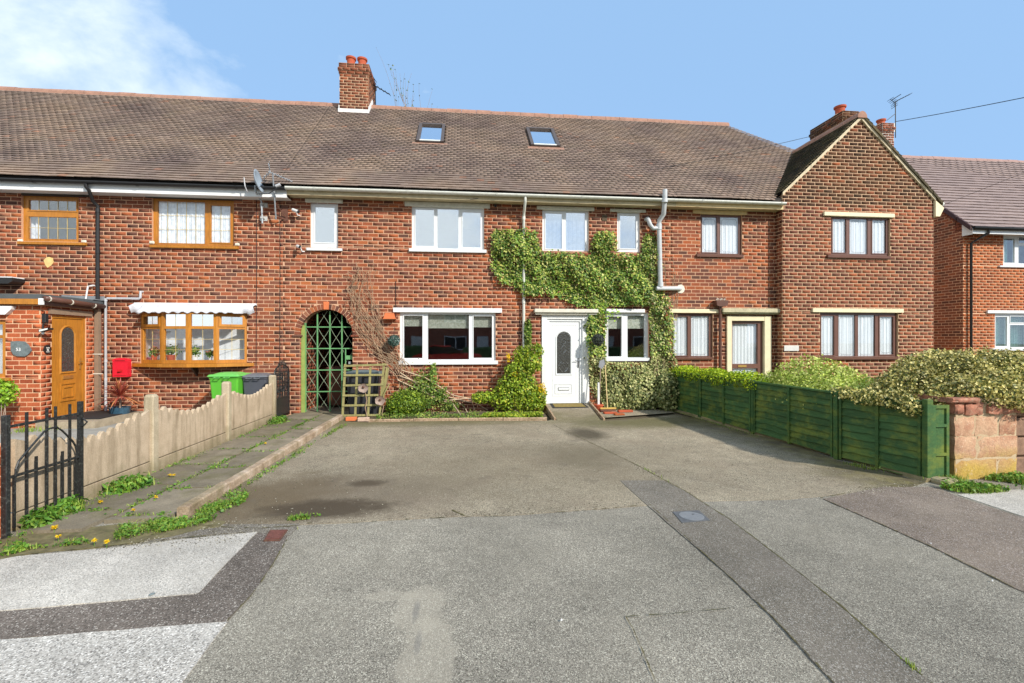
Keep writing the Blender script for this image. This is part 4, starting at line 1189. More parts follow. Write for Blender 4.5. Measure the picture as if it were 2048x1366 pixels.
roofB = front_slope(HOUSE_B, XA, XB, 'B', T_MAIN, holes=[(a, b, c, d) for a, b, c, d in sky_rects], seed=22)
def spanC(s):
    z = EAVE_Z+s*SV[2]
    GT = APZ+.12
    hi = APX-(GT-z)/GP if z < GT else 8.73+(RIDGE_Z-z)*(3.47/3.83)
    return (XB, hi)
m = MB(); HX, EX = 8.73, 12.2
yGT = EAVE_Y+(APZ+.13-EAVE_Z)*(RIDGE_Y-EAVE_Y)/(RIDGE_Z-EAVE_Z)
m.add([(XB, EAVE_Y+.02, EAVE_Z-.012), (XG0-.12, EAVE_Y+.02, EAVE_Z-.012), (APX, yGT, APZ+.09), (HX, RIDGE_Y, RIDGE_Z-.03), (XB, RIDGE_Y, RIDGE_Z-.03), (EX, .3, EAVE_Z), (EX, 8.1, EAVE_Z)], [(0,1,2,3,4), (2,5,3), (5,6,3)])
m.add([(XB, RIDGE_Y, RIDGE_Z-.03), (HX, RIDGE_Y, RIDGE_Z-.03), (EX, 8.1, EAVE_Z), (XB, 8.1, EAVE_Z)], [(0,1,2,3)])
roofC = m.build('roof', M_UNDER, HOUSE_C)
tile_field(roofC, 'C', (0, EAVE_Y, EAVE_Z), (1,0,0), SV, 47, SL/47.0, .165, T_MAIN, spanC, seed=23)
# gable roof: ridge runs back from the apex
GT = APZ+.13
def gable_slope(sign, pit, xe, pair, key, seed, nm):
    # slope rises towards the ridge; E on the eaves line
    ze = GT-abs(xe-APX)*pit
    L = math.hypot(abs(xe-APX), GT-ze)
    S = ((APX-xe)/L, 0, (GT-ze)/L)
    yv = lambda z: EAVE_Y+(z-EAVE_Z)/((RIDGE_Z-EAVE_Z)/(RIDGE_Y-EAVE_Y))
    y0 = YG-.07
    m = MB(); m.add([(xe, y0+.03, ze-.02), (APX, y0+.03, GT-.02), (APX, yv(GT)+.2, GT-.02), (xe, max(yv(ze), y0+.05)+.1, ze-.02)], [(0,1,2,3)])
    rf = m.build(nm, M_UNDER, HOUSE_C)
    rows = int(L/(SL/47.0))
    def sp(s):
        z = ze+s*S[2]
        return (y0, max(y0, yv(z)+(0 if sign < 0 else .6)))
    tile_field(rf, key, (xe, 0, ze), (0,1,0), S, rows, L/rows, .165, pair, sp, seed=seed)
    return rf
gable_slope(-1, GP, XG0-.10, T_MOSS, 'C', 31, 'gable_roof')
gable_slope(1, GPR, XG1+.20, T_MOSS, 'C', 32, 'gable_roof')
# mortared verges of the gable, laid in short uneven lengths
def verge(x0, z0, x1, z1, n=14):
    m = MB()
    for i in range(n):
        a, b = i/n, (i+1)/n
        xa, xb = x0+(x1-x0)*a, x0+(x1-x0)*b; za, zb = z0+(z1-z0)*a, z0+(z1-z0)*b
        t = random.uniform(.05, .075); o = random.uniform(-.008, .004)
        m.prism([(xa, za-t), (xb, zb-t*random.uniform(.85, 1.1)), (xb, zb+.02), (xa, za+.02)], YG-.04+o, YG-.001)
    return m.build('verge_mortar', simple('lime_verge', (.62,.52,.36), .9, .15, 8) if 'lime_verge' not in bpy.data.materials else bpy.data.materials['lime_verge'], HOUSE_C)
verge(XG0-.02, 5.30, APX, APZ+.07); verge(XG1+.02, 5.28, APX, APZ+.07)
m = MB(); 
for i in range(16):
    a, b = i/16, (i+1)/16
    xa, xb = APX+(XG1+.2-APX)*a, APX+(XG1+.2-APX)*b; za, zb = GT-(xa-APX)*GPR, GT-(xb-APX)*GPR
    m.prism([(xa, za-.05), (xb, zb-.05), (xb, zb+.01), (xa, za+.01)], YG-.075+random.uniform(-.01, .01), YG+.2)
m.build('verge_tile_edge', T_MOSS[0], HOUSE_C)
u0, u1, z0, z1 = rect(1868,412,1886,434, YG+.0)
m = MB(); m.prism([(XG1+.002, z0), (XG1+.12, z0+.0), (XG1+.24, z0+.22), (XG1+.002, z1+.12)], YG-.06, YG+.3); m.build('kneeler_box', M_CREAMP, HOUSE_C)
m = MB(); m.tube([(XG1+.24, YG-.02, 5.16), (XG1+.24, 4, 5.14)], .055, 8); m.build('gutter', M_GUTW, HOUSE_C, True)
# ridge tiles
def ridge_line(house, x0, x1, y, z, mat, step=.452, ax='x'):
    n = max(1, int(round((x1-x0)/step))); w_ = (x1-x0)/n
    for i in range(n):
        a, b = x0+i*w_, x0+(i+1)*w_-.008
        prof = [(-.13, -.10), (-.115, -.02), (-.07, .045), (0, .07), (.07, .045), (.115, -.02), (.13, -.10)]
        dz = random.uniform(-.008, .008); m = MB()
        if ax == 'x': m.prism([(y+p, z+q+dz) for p, q in prof], a, b, 'x')
        else: m.prism([(y+p, z+q+dz) for p, q in prof], a, b, 'y')
        m.build('ridge_tile', mat, house)
ridge_line(HOUSE_A, -15.5, CH['x0']-.0, RIDGE_Y, RIDGE_Z, M_RIDGE)
ridge_line(HOUSE_B, CH['x1']+.0, XB, RIDGE_Y, RIDGE_Z, M_RIDGE)
ridge_line(HOUSE_C, XB, HX+.1, RIDGE_Y, RIDGE_Z, M_RIDGE)
ridge_line(HOUSE_C, YG-.08, 2.1, APX, GT-.01, M_RIDGE, ax='y')
# rooflights
for q, (xa, xb, s0, s1) in enumerate(sky_rects):
    S = Vector(SV); U = Vector((1,0,0)); Nn = U.cross(S); Nn = Nn if Nn.z > 0 else -Nn
    E = Vector((0, EAVE_Y, EAVE_Z))
    rl = thing('rooflight', None, None); rl.parent = HOUSE_B; p0 = E+U*xa+S*s0; rl.location = p0-origin_of(HOUSE_B)
    def sb(mb, u0, u1, a, b, n0, n1):
        vs = [tuple(E+U*u+S*s+Nn*n) for n in (n0, n1) for (u, s) in ((u0,a),(u1,a),(u1,b),(u0,b))]
        mb.add(vs, [(0,3,2,1),(4,5,6,7),(0,1,5,4),(1,2,6,5),(2,3,7,6),(3,0,4,7)])
    m = MB(); t = .085
    sb(m, xa, xa+t, s0, s1, -.02, .09); sb(m, xb-t, xb, s0, s1, -.02, .09); sb(m, xa+t, xb-t, s0, s0+.06, -.02, .07); sb(m, xa+t, xb-t, s1-t, s1, -.02, .10)
    m.build('frame', simple('brown_rooflight_frame', (.085,.065,.055), .5), rl)
    m = MB(); sb(m, xa+t, xb-t, s0+.06, s1-t, .035, .045); m.build('pane', G_SKY, rl)
    m = MB(); sb(m, xa+t, xb-t, s0+.05, s0+.13, .046, .075); m.build('sash_rail', M_GUTW, rl)
    m = MB(); sb(m, xa-.10, xb+.10, s0-.13, s0-.005, .018, .03); sb(m, xa+t, xb-t, s0+.06, s1-t, -.4, -.39); m.build('flashing', M_RIDGE, rl)

# ---- eaves, gutters, rainwater pipes
def eaves(house, x0, x1, zf0, fmat, gmat, smat, gz=5.0, seg=2.0, br=.0):
    m = MB(); m.box(x0, x1, -.30, -.275, zf0, EAVE_Z-.045); f_ = m.build('fascia', fmat, house)
    m = MB(); m.box(x0, x1, -.274, .0, zf0+.012, zf0+.028); m.build('soffit', smat, house)
    m = MB(); n = max(2, int((x1-x0)/.5)); ring = [(math.cos(a), math.sin(a)) for a in [math.pi+math.pi*k/8 for k in range(9)]]
    vs = []
    for i in range(n+1):
        x = x0+(x1-x0)*i/n
        for r in (.062, .056):
            vs += [(x, -.365+r*c, gz+.03+r*s_) for c, s_ in ring]
    fs = []
    for i in range(n):
        b0, b1 = i*18, (i+1)*18
        for k in range(8): fs += [(b0+k, b0+k+1, b1+k+1, b1+k), (b0+9+k, b1+9+k, b1+9+k+1, b0+9+k+1)]
        fs += [(b0, b1, b1+9, b0+9), (b0+8, b0+17, b1+17, b1+8)]
    m.add(vs, fs); g = m.build('gutter', gmat, house, True)
    m = MB(); x = x0+.6
    while x < x1:
        vs = []
        for xx in (x, x+.045): vs += [(xx, -.365+.069*c, gz+.03+.069*s_) for c, s_ in ring]
        m.add(vs, [(k, k+1, k+10, k+9) for k in range(8)]); x += seg
    m.build('gutter_joint', gmat, g)
    return g
XGA = fx(571, -.36)
eaves(HOUSE_A, -15.5, XGA, fz(300, 387, -.3), M_UPVC, M_BLACKP, M_UPVC, gz=4.985)
eaves(HOUSE_B, XGA+.004, XB, 4.885, M_FASC, M_GUTW, M_FASC)
eaves(HOUSE_C, XB+.002, XG0-.01, 4.885, M_YELF, M_GUTW, M_FASC)
def pipe(house, name, pts, r, mat, joints=(), label=None, n=10):
    m = MB(); m.tube(pts, r, n); o = shade_auto(m.build(name, mat, house, label=label), 50)
    if joints:
        m = MB()
        for p, q in joints: m.tube([p, q], r*1.22, n)
        shade_auto(m.build('pipe_joint', mat, o), 50)
    return o
u, _ = plane(195, 500, -.08)
g0 = fx(172, -.36)
pipe(HOUSE_A, 'downpipe', [(g0,-.36,5.0),(g0,-.36,4.90),(g0+.03,-.32,4.84),(u-.05,-.14,4.66),(u,-.07,4.58),(u,-.07,4.2),(u,-.07,2.50)], .036, M_BLACKP, [((u,-.07,4.52),(u,-.07,4.44)),((u,-.07,3.55),(u,-.07,3.62))])
u1_, z1_ = plane(281, 583, -.07); u2_ = fx(211.5, -.07); zc_ = fz(250, 597, -.07)
pipe(HOUSE_A, 'waste_pipe', [(u1_,.02,z1_),(u1_,-.07,z1_),(u1_,-.07,zc_+.03),(u1_-.03,-.07,zc_),(u2_+.03,-.07,zc_),(u2_,-.07,zc_-.03),(u2_,-.07,.05)], .025, M_GREYP, [((u2_,-.07,zc_-.06),(u2_,-.07,zc_-.0)),((u2_,-.07,1.2),(u2_,-.07,1.26)),((u2_,-.07,.8),(u2_,-.07,.86))])
for zz in (fz(240,583,-.01), fz(240,601,-.01)):
    m = MB(); m.tube([(fx(204),-.012,zz),(fx(262),-.012,zz+.0)], .009, 5); m.tube([(fx(262),-.012,zz),(fx(266),-.012,zz)], .014, 6); m.build('cable', simple('brown_cable', (.16,.05,.03)) if 'brown_cable' not in bpy.data.materials else bpy.data.materials['brown_cable'], HOUSE_A)
m = MB(); m.tube([(fx(203.5),-.012,fz(204,601)),(fx(203.5),-.012,.6),(fx(200),-.03,.45),(fx(205),-.03,.30)], .009, 5); m.build('cable', bpy.data.materials['brown_cable'], HOUSE_A)
a_, b_ = plane(186,571,-.05), plane(171,600,-.05)
c_ = plane(188,605,-.05)
pipe(HOUSE_A, 'overflow_pipe', [(a_[0],.02,a_[1]),(a_[0],-.05,a_[1]),(a_[0]-.1,-.05,a_[1]-.02),(b_[0],-.05,b_[1]),(b_[0]+.03,-.06,b_[1]-.02),(c_[0],-.09,c_[1]+.03),(c_[0],-.09,c_[1]-.10)], .017, M_UPVC)
for px_ in (513, 560):
    m = MB(); x = fx(px_); m.tube([(x,-.008,4.85),(x+.005,-.010,3.2),(x-.004,-.008,1.2),(x,-.008,.3)], .006, 5); m.build('cable', M_WIRE, HOUSE_A)
m = MB(); x = fx(205); m.box(x-.02, x+.02, -.035, 0, .32, .40); m.box(fx(189), fx(205), -.03, 0, .50, .53); m.build('gas_pipe', M_RUST, HOUSE_A)
u = fx(1047.5, -.08)
pipe(HOUSE_B, 'downpipe', [(u+.0,-.36,5.0),(u,-.36,4.93),(u,-.345,4.87),(u,-.15,4.70),(u,-.075,4.60),(u,-.075,1.30)], .032, M_GUTW, [((u,-.075,4.6),(u,-.075,4.52)),((u,-.075,fz(1047,600,-.07)),(u,-.075,fz(1047,607,-.07)))])
def pz_(x, y, Y=-.12): q = plane(x, y, Y); return (q[0], Y, q[1])
T1, T2, T3, T4 = pz_(1330,379,-.42), pz_(1329.5,399,-.42), pz_(1318,448,-.13), pz_(1321,574,-.13)
pipe(HOUSE_B, 'soil_pipe', [T1, T2, (T3[0]+.06,-.26,T2[2]-.30), (T3[0],-.15,T3[2]+.08), T3, T4], .055, M_SOIL,
     [(T2, (T2[0], T2[1], T2[2]-.07)), (T3, (T3[0],-.13,T3[2]-.14)), ((T4[0],-.13,T4[2]+.12),(T4[0],-.13,T4[2]))], n=14)
q1, q2 = pz_(1296,437), pz_(1302,452)
pipe(HOUSE_B, 'soil_branch', [(q1[0],-.0,q1[2]),(q1[0],-.10,q1[2]),(q1[0]+.01,-.13,q1[2]-.05),(q2[0]-.02,-.13,q2[2]+.02),(q2[0]+.05,-.13,q2[2]-.06),(T3[0]-.0,-.13,T3[2]-.10)], .05, M_SOIL, n=12)
q1, q2 = pz_(1313,577,-.13), pz_(1363,577,-.10)
pipe(HOUSE_B, 'soil_branch', [(q1[0],-.13,q1[2]),(q2[0]-.1,-.12,q2[2]),(q2[0],-.02,q2[2]),(q2[0],.02,q2[2])], .05, M_SOIL, n=12)
m = MB(); m.tube([(q2[0]+.02,-.012,q2[2]),(q2[0]+.02,.0,q2[2])], .11, 9); m.build('mortar_patch', M_CREAM, HOUSE_C)
u = fx(1440.5,-.09)
pipe(HOUSE_C, 'downpipe', [(u,-.09,fz(1440,610,-.09)),(u,-.09,.1)], .036, M_BROWNP, [((u,-.09,1.9),(u,-.09,1.98))])
u0, u1, z0, z1 = rect(1430,601,1454,613,-.12)
m = MB(); m.prism([(u0,z1),(u0+.02,z0+.02),(u0+.09,z0),(u1-.09,z0),(u1-.02,z0+.02),(u1,z1)], -.19, -.01); m.build('hopper', M_BROWNP, HOUSE_C)
m = MB()
for k in range(5): x = u0+.04+.05*k; m.tube([(x,-.1,z1),(x+.02*(-1)**k,-.11,z1+.05),(x+.03,-.1,z1+.03)], .011, 5)
m.build('pipe_end', M_CREAM, HOUSE_C)
m = MB(); u0, u1, z0, z1 = rect(1204,430,1214,442); m.bbox(u0, u1, -.015, .02, z0, z1, .004)
v_ = m.build('air_vent', simple('green_brown_terracotta', (.12,.085,.05), .8), HOUSE_B)
m = MB()
for k in range(4): z = z0+.02+k*(z1-z0-.03)/4; m.box(u0+.012, u1-.012, -.018, -.0155, z, z+.008)
m.build('louvre', M_DARK, v_)

# ---- chimneys
def chimney(house, key, x0, x1, y0, y1, zb, zt, pots, mat_pair=B_STACK, mort=None, name='chimney', flash=None, sides='rl', corbel=2):
    mort = mort or M_MORT_G
    zc0 = zt-.32
    m = MB(); m.box(x0, x1, y0, y1, zb, zc0)
    st = m.build(name, mort, house); t = st
    brick_wall(st, key, (x0, y0), XW, YN, 0, x1-x0, zb, zc0, mat_pair, [], seed=41)
    brick_wall(st, key, (x1, y0), (0,1), (1,0), 0, y1-y0, zb, zc0, mat_pair, [], seed=42)
    brick_wall(st, key, (x0, y1), (0,-1), (-1,0), 0, y1-y0, zb, zc0, mat_pair, [], seed=43)
    for i, (o, za, zb2) in enumerate(((.018, zc0, zc0+.086), (.042, zc0+.088, zc0+.174), (.016, zc0+.176, zt))):
        m = MB(); m.box(x0-o, x1+o, y0-o, y1+o, za, zb2); c_ = m.build('chimney_cap', mort, house)
        for (OO, UU, NN, L) in (((x0-o, y0-o), XW, YN, x1-x0+2*o), ((x1+o, y0-o), (0,1), (1,0), y1-y0+2*o), ((x0-o, y1+o), (0,-1), (-1,0), y1-y0+2*o)):
            z = za
            rr = random.Random(i)
            while z < zb2-.03:
                hh = min(COURSE, zb2-z); uu = -.1*(i % 2)
                while uu < L:
                    a, b = max(uu, 0)+.006, min(uu+BL, L)-.006
                    if b-a > .03:
                        uc = (a+b)/2; c = (OO[0]+UU[0]*uc+NN[0]*-.014, OO[1]+UU[1]*uc+NN[1]*-.014, z+hh/2)
                        PIECES.setdefault(key, []).append((.0 if not in_frame(c) else (b-a)*hh/depth_of(c)**2*.5, 'brick', c_, c, UU, NN, b-a, hh-.012, .04, 0, mat_pair))
                    uu += BL
                z += hh
    for (px_, py_, r, h_) in pots:
        m = MB(); m.lathe((px_, py_, zt), [(r*.95, -.02), (r*.92, .02), (r*.85, .06), (r*.9, h_-.07), (r*1.12, h_-.05), (r*1.15, h_), (r*.9, h_), (r*.88, h_-.15)], 18)
        shade_auto(m.build('chimney_pot', M_POT, t))
        m = MB(); m.lathe((px_, py_, zt), [(r*1.5, -.005), (r*1.1, .05)], 14); m.build('pot_flaunching', M_MORT_G, t)
    if flash:
        m = MB(); k = (RIDGE_Z-EAVE_Z)/(RIDGE_Y-EAVE_Y)
        zf = EAVE_Z+(y0-EAVE_Y)*k
        m.box(x0-.03, x1+.03, y0-.06, y0-.004, zf-.08, zf+.09)
        n = 5
        for i in range(n):
            ya, yb = y0-.03+i*.13, y0-.03+(i+1)*.13
            za = EAVE_Z+(ya-EAVE_Y)*k
            m.box(x1+.0015, x1+.022, ya, yb, za-.05, za+.23)
            m.box(x0-.022, x0-.0015, ya, yb, za-.05, za+.23)
        m.build('flashing', flash, t)
    return t
kk = (RIDGE_Z-EAVE_Z)/(RIDGE_Y-EAVE_Y)
zt_ = fz(707, 127, 3.45)
cw = CH['x1']-CH['x0']
chimney(HOUSE_B, 'B', CH['x0'], CH['x1'], CH['y0'], CH['y1'], 8.3, zt_, [(CH['x0']+cw*.33, 3.70, .135, .30), (CH['x0']+cw*.72, 3.72, .135, .30)], flash=M_FLASHW)
x0_, x1_ = fx(1686, 2.2), fx(1716, 2.2)
chimney(HOUSE_C, 'C', x0_, x1_, 2.2, 3.55, 6.2, fz(1700, 222, 2.2), [(x0_+.20, 2.55, .15, .30)], B_SOOT)

# ---- house D, the detached neighbour
DX0, DY0 = 15.2, 1.82
S65 = lambda py: H+(CY-py)*0  # unused
DZE = fz(1985, 456, DY0-.3)
holesD, rectsD = [], []
h, _ = window(HOUSE_D, (2003,471,2110,533), [(2008,478,2029,526),(2037,492,2060,527),(2037,475,2060,486),(2070,478,2100,526)], Y=DY0, fmat=M_UPVCB, gmat=G_CLEAR, inside='pale', curtain=('sides', C_GREEN, [(0,.2),(.75,1)]), sash=(2,), sill=(2000,531,2112,535)); addhole(holesD, rectsD, h)
h, _ = window(HOUSE_D, (1986,627,2120,699), [(1991,634,2014,692),(2020,650,2052,694),(2020,633,2052,645),(2062,634,2110,692)], Y=DY0, fmat=M_UPVCB, gmat=G_CLEAR, inside='pale', curtain=('sides', C_GREEN, [(0,.9)]), sash=(2,), sill=(1983,696,2122,701)); addhole(holesD, rectsD, h)
lintel(HOUSE_D, (1976,621,2120,627), DY0, M_UPVC, .05)
wallD = backing(HOUSE_D, 'wall', (0, DY0), XW, YN, DX0, 22, -.1, DZE-.02, M_MORT_P, rectsD)
brick_wall(wallD, 'D', (0, DY0), XW, YN, DX0, 22, 0, DZE-.12, B_NEW, holesD, seed=51)
DRY = 5.3; DRZ = fz(1920, 319, DRY)
dk = (DRZ-DZE)/(DRY-(DY0-.3))
m = MB(); m.prism([(DY0+.251, -.1), (9.0, -.1), (9.0, DZE), (DRY, DRZ-.1), (DY0+.251, DZE+.3)], DX0, DX0+.25, 'x'); sd_ = m.build('flank_wall', M_MORT, HOUSE_D)
def dclip(u):
    return (0, 9)
def dside_clip(z):
    if z < DZE: return (0, 7.2)
    y = DY0-.3+(z-DZE+.08)/dk
    return (9.0-(DRY+DRY-y), 9.0-y)
brick_wall(sd_, 'D', (DX0, 9.0), (0,-1), (-1,0), 0, 7.2, 0, DRZ-.2, B_GAB, [], clip=lambda z: (0, 9.0-DY0) if z < DZE else (9.0-(2*DRY-(DY0-.3+(z-DZE+.1)/dk)), 9.0-(DY0-.3+(z-DZE+.1)/dk)), seed=52)  # darker brick than the orange front: the flank's lack of sun put into colour
m = MB(); y0_, z0_ = DY0-.33, DZE+.0
m.add([(DX0-.08, y0_, z0_), (22.4, y0_, z0_), (22.4, DRY, DRZ-.03), (DX0-.08, DRY, DRZ-.03), (22.4, 9.1, z0_), (DX0-.08, 9.1, z0_)], [(0,1,2,3), (3,2,4,5)])
roofD = m.build('roof', M_UNDER, HOUSE_D)
Ld = math.hypot(DRY-y0_, DRZ-z0_)
tile_field(roofD, 'D', (0, y0_, z0_), (1,0,0), (0, (DRY-y0_)/Ld, (DRZ-z0_)/Ld), 26, Ld/26, .30, T_NEW, lambda s: (DX0-.10, 22.5), seed=53, lift=.034, thick=.024)
ridge_line(HOUSE_D, DX0-.1, 22.5, DRY, DRZ, simple('pink_ridge', (.34,.21,.18), .8, .1), .45)
m = MB()
nn_ = 9
for i in range(nn_):
    ya, yb = y0_+(DRY-y0_)*i/nn_, y0_+(DRY-y0_)*(i+1)/nn_-.02
    za, zb = z0_+(ya-y0_)*dk, z0_+(yb-y0_)*dk
    m.prism([(ya, za-.10), (yb, zb-.10), (yb, zb+.045), (ya, za+.045)], DX0-.14, DX0-.09, 'x')
m.build('dry_verge', simple('dark_plum_plastic', (.055,.022,.022), .5), HOUSE_D)
m = MB(); m.box(DX0-.04, 22, y0_+.02, y0_+.045, DZE-.18, DZE-.02); m.prism([(y0_+.046, DZE-.2), (DY0, DZE-.2), (DY0, DZE+.2), (y0_+.046, DZE-.02)], DX0-.04, DX0-.01, 'x'); m.build('fascia', M_UPVCB, HOUSE_D)
m = MB(); m.tube([(DX0-.05, y0_-.04, DZE-.03), (22, y0_-.04, DZE-.03)], .055, 8); m.build('gutter', M_BLACKP, HOUSE_D, True)
u = fx(1943, DY0-.08)
pipe(HOUSE_D, 'downpipe', [(u+.25,y0_-.03,DZE-.05),(u+.25,y0_-.02,DZE-.16),(u,DY0-.07,DZE-.42),(u,DY0-.07,0)], .036, M_BLACKP)
x0_, x1_ = fx(1765, 4.6), fx(1788, 4.6)
chimney(HOUSE_D, 'D', x0_, x1_, 4.6, 5.8, 7.6, fz(1776, 246, 4.6), [(x0_+.18, 4.85, .135, .22), (x0_-.0+.2, 5.5, .12, .20)], B_GAB, M_MORT_W)

flush_pieces('A', dict(brick=290, tile=290)); flush_pieces('B', dict(brick=290, tile=290))
flush_pieces('C', dict(brick=290, tile=290)); flush_pieces('D', dict(brick=290, tile=290))
# ------------------------------------------------------------------ ground surfaces
def tarmac(name, base, light, speck=(0.5,0.48,0.45), n_light=0.16, scale=150, marks=None, rough=0.92, tint=None, grime=0.4):
    s = NT(name)
    v = s.voro(scale, 'Color'); vs = s.sep(v)
    c = s.mix(s.ramp(vs[0], [(0.0, 0.0), (1.0, 1.0)]), base, light)
    c = s.mix(s.ramp(vs[1], [(1-n_light-.04, 0.0), (1-n_light, 1.0)]), c, speck)
    c = s.mix(s.ramp(vs[2], [(0.80, 0.0), (0.84, 0.75)]), c, tuple(x*0.38 for x in base))
    big = s.ramp(s.noise(0.8, 5, 0.65), [(0.3, 0.80), (0.7, 1.18)])
    c = s.mix(1.0, c, big, 'MULTIPLY')
    wear = s.ramp(s.noise(0.35, 4, 0.6, offset=(11, 3, 0), stretch=(1, .5, 1)), [(0.35, 0.86), (0.65, 1.14)])
    c = s.mix(1.0, c, wear, 'MULTIPLY')
    mid = s.ramp(s.noise(5.5, 6, 0.7), [(0.3, 0.86), (0.7, 1.12)])
    c = s.mix(1.0, c, mid, 'MULTIPLY')
    if tint: c = s.mix(s.ramp(s.noise(1.4, 6, 0.7, offset=(5, 2, 0)), [(0.45, 0.0), (0.72, grime)]), c, tint)
    if marks: c = marks(s, c)
    s.bump(s.voro(scale, 'Distance'), 0.55, 0.006)
    return s.done(c, rough, 0.25)
def GP_(px, py): return ground(px, py)
def drive_marks(s, c):
    def b(px, py, wx, wy, col, amt, c, soft=.5, warp=.5, ws=2.2):
        X, Y = ground(px, py); k = s.math('MULTIPLY', s.blob(X, Y, wx, wy, soft, warp, ws), amt)
        return s.mix(k, c, col)
    c = b(690, 990, 1.3, .75, (.13,.10,.07), .6, c, .8, .6)
    c = b(520, 1000, .7, .9, (.12,.085,.045), .7, c, .8, .7)
    c = b(1050, 930, 2.0, 1.2, (.16,.128,.08), .45, c, .9, .9)
    c = b(1172, 868, .32, .55, (.05,.04,.024), .8, c, .7, .5)
    c = b(1165, 910, .45, .7, (.10,.085,.05), .35, c, .9, .6)
    c = b(830, 842, 3.4, .6, (.11,.098,.032), .75, c, .9, .6)
    c = b(1290, 845, 1.6, .65, (.09,.085,.025), .75, c, .8, .5)
    # moss and damp along the foot of the fence and by the kerb
    sp = s.sep()
    n = s.noise(1.8, 6, 0.72)
    d = s.math('SUBTRACT', sp[0], s.math('MULTIPLY', n, 1.5))
    e = s.ramp(s.math('MULTIPLY', s.math('SUBTRACT', d, 3.55), 1.0), [(0.0, 0.0), (.75, 1.0)])
    c = s.mix(s.math('MULTIPLY', e, .78), c, s.mix(s.ramp(s.noise(3.1, 5, .7, offset=(1,9,0)), [(.42, 0.0), (.62, 1.0)]), (.060,.050,.022), (.155,.135,.035)))
    g = s.ramp(s.math('MULTIPLY', s.math('ADD', s.math('MULTIPLY', sp[0], -1.0), s.math('MULTIPLY', n, 1.3)), .3), [(.93, 0.0), (1.0, .6)])
    c = s.mix(g, c, (.13,.105,.04))
    sc = s.ramp(s.noise(2.6, 7, 0.78, offset=(3, 4, 0)), [(.57, 0.0), (.63, .5)])
    c = s.mix(sc, c, (.14,.115,.085))
    c = b(655, 1018, .60, .27, (.062,.045,.028), .88, c, .6, .55, 5.5)
    c = b(733, 967, .21, .13, (.070,.052,.033), .82, c, .7, .5, 7.0)
    return c
def foot_marks(s, c):
    def b(px, py, wx, wy, col, amt, c, soft=.4, warp=.35, ws=3.0):
        X, Y = ground(px, py); k = s.math('MULTIPLY', s.blob(X, Y, wx, wy, soft, warp, ws), amt)
        return s.mix(k, c, col)
    sand = (.42,.375,.295)
    c0 = c
    c = b(838, 1215, .15, .26, sand, .42, c, .2, .5, 6); c = b(856, 1320, .15, .38, sand, .45, c, .2, .5, 6); c = b(785, 1192, .20, .06, sand, .36, c, .3, .6, 6)
    c = b(832, 1222, .02, .11, (.17,.16,.145), .55, c, .7, .3, 9); c = b(836, 1285, .018, .10, (.17,.16,.145), .5, c, .7, .3, 9)
    return c
def sheet(name, pts, z, mat, world=False, edge=0.0, kind='structure'):
    """a flat surfaced area; its outline follows the surveyed points, made slightly uneven"""
    P = [p if world else ground(*p) for p in pts]
    out = []
    n = len(P)
    for i in range(n):
        a, b = P[i], P[(i+1) % n]
        L = math.hypot(b[0]-a[0], b[1]-a[1]); k = max(1, min(40, int(L/.12))) if edge else 1
        for j in range(k):
            t = j/k; x, y = a[0]+(b[0]-a[0])*t, a[1]+(b[1]-a[1])*t
            if j: x += random.uniform(-edge, edge); y += random.uniform(-edge, edge)
            out.append((x, y))
    area = sum(out[i][0]*out[(i+1) % len(out)][1]-out[(i+1) % len(out)][0]*out[i][1] for i in range(len(out)))
    if area < 0: out.reverse()
    L = len(out)
    m = MB(); m.add([(x, y, z) for x, y in out]+[(x, y, z-.012) for x, y in out], [tuple(range(L))]+[(i, L+i, L+(i+1) % L, (i+1) % L) for i in range(L)])
    return m.build(name, mat, None, kind=kind)
M_ROAD = tarmac('footway_tarmac', (.178,.159,.126), (.315,.285,.232), (.50,.465,.375), .12, 190, foot_marks, tint=(.30,.27,.21), grime=.35)
M_DRIVE = tarmac('old_drive_tarmac', (.225,.188,.130), (.375,.318,.23), (.53,.47,.35), .10, 150, drive_marks, tint=(.24,.185,.13), grime=.5)
M_TRENCH = tarmac('trench_tarmac', (.135,.118,.092), (.245,.215,.172), (.42,.39,.34), .10, 190, tint=(.22,.19,.16))
M_PLUM = tarmac('plum_tarmac', (.148,.115,.088), (.255,.203,.16), (.42,.37,.34), .09, 190, tint=(.27,.22,.17), grime=.6)
M_PALE = tarmac('pale_patch_surface', (.42,.385,.335), (.54,.50,.44), (.68,.64,.57), .12, 170, tint=(.42,.385,.33), grime=.75)
M_PALE2 = tarmac('coarse_pale_surface', (.31,.285,.25), (.49,.455,.405), (.68,.64,.58), .14, 130, tint=(.46,.44,.40), grime=.4)
M_BROWNT = tarmac('brown_tarmac', (.100,.082,.068), (.185,.155,.13), (.40,.36,.31), .07, 150)
M_SOILG = simple('garden_soil', (.10,.075,.045), .95, .4, 14, dirt=((.17,.16,.05), .5), bump=.8)
big = MB(); big.add([(-400,-400,-.03),(400,-400,-.03),(400,400,-.03),(-400,400,-.03)], [(0,1,2,3)]); big.build('ground', M_SOILG, None, kind='structure')
# tarmac of road and footway: one sheet the other surfaces lie on
sheet('footway', [(-60,-17.0),(60,-17.0),(60,-4.2),(-60,-4.2)], .0, M_ROAD, True)
o = sheet('road', [(-60,-26),(60,-26),(60,-17.002),(-60,-17.002)], -.10, M_TRENCH, True)
m = MB(); m.box(-60, 60, -17.12, -17.0, -.10, -.004); m.build('kerb', simple('kerb_concrete', (.33,.31,.28), .9), None, kind='structure')
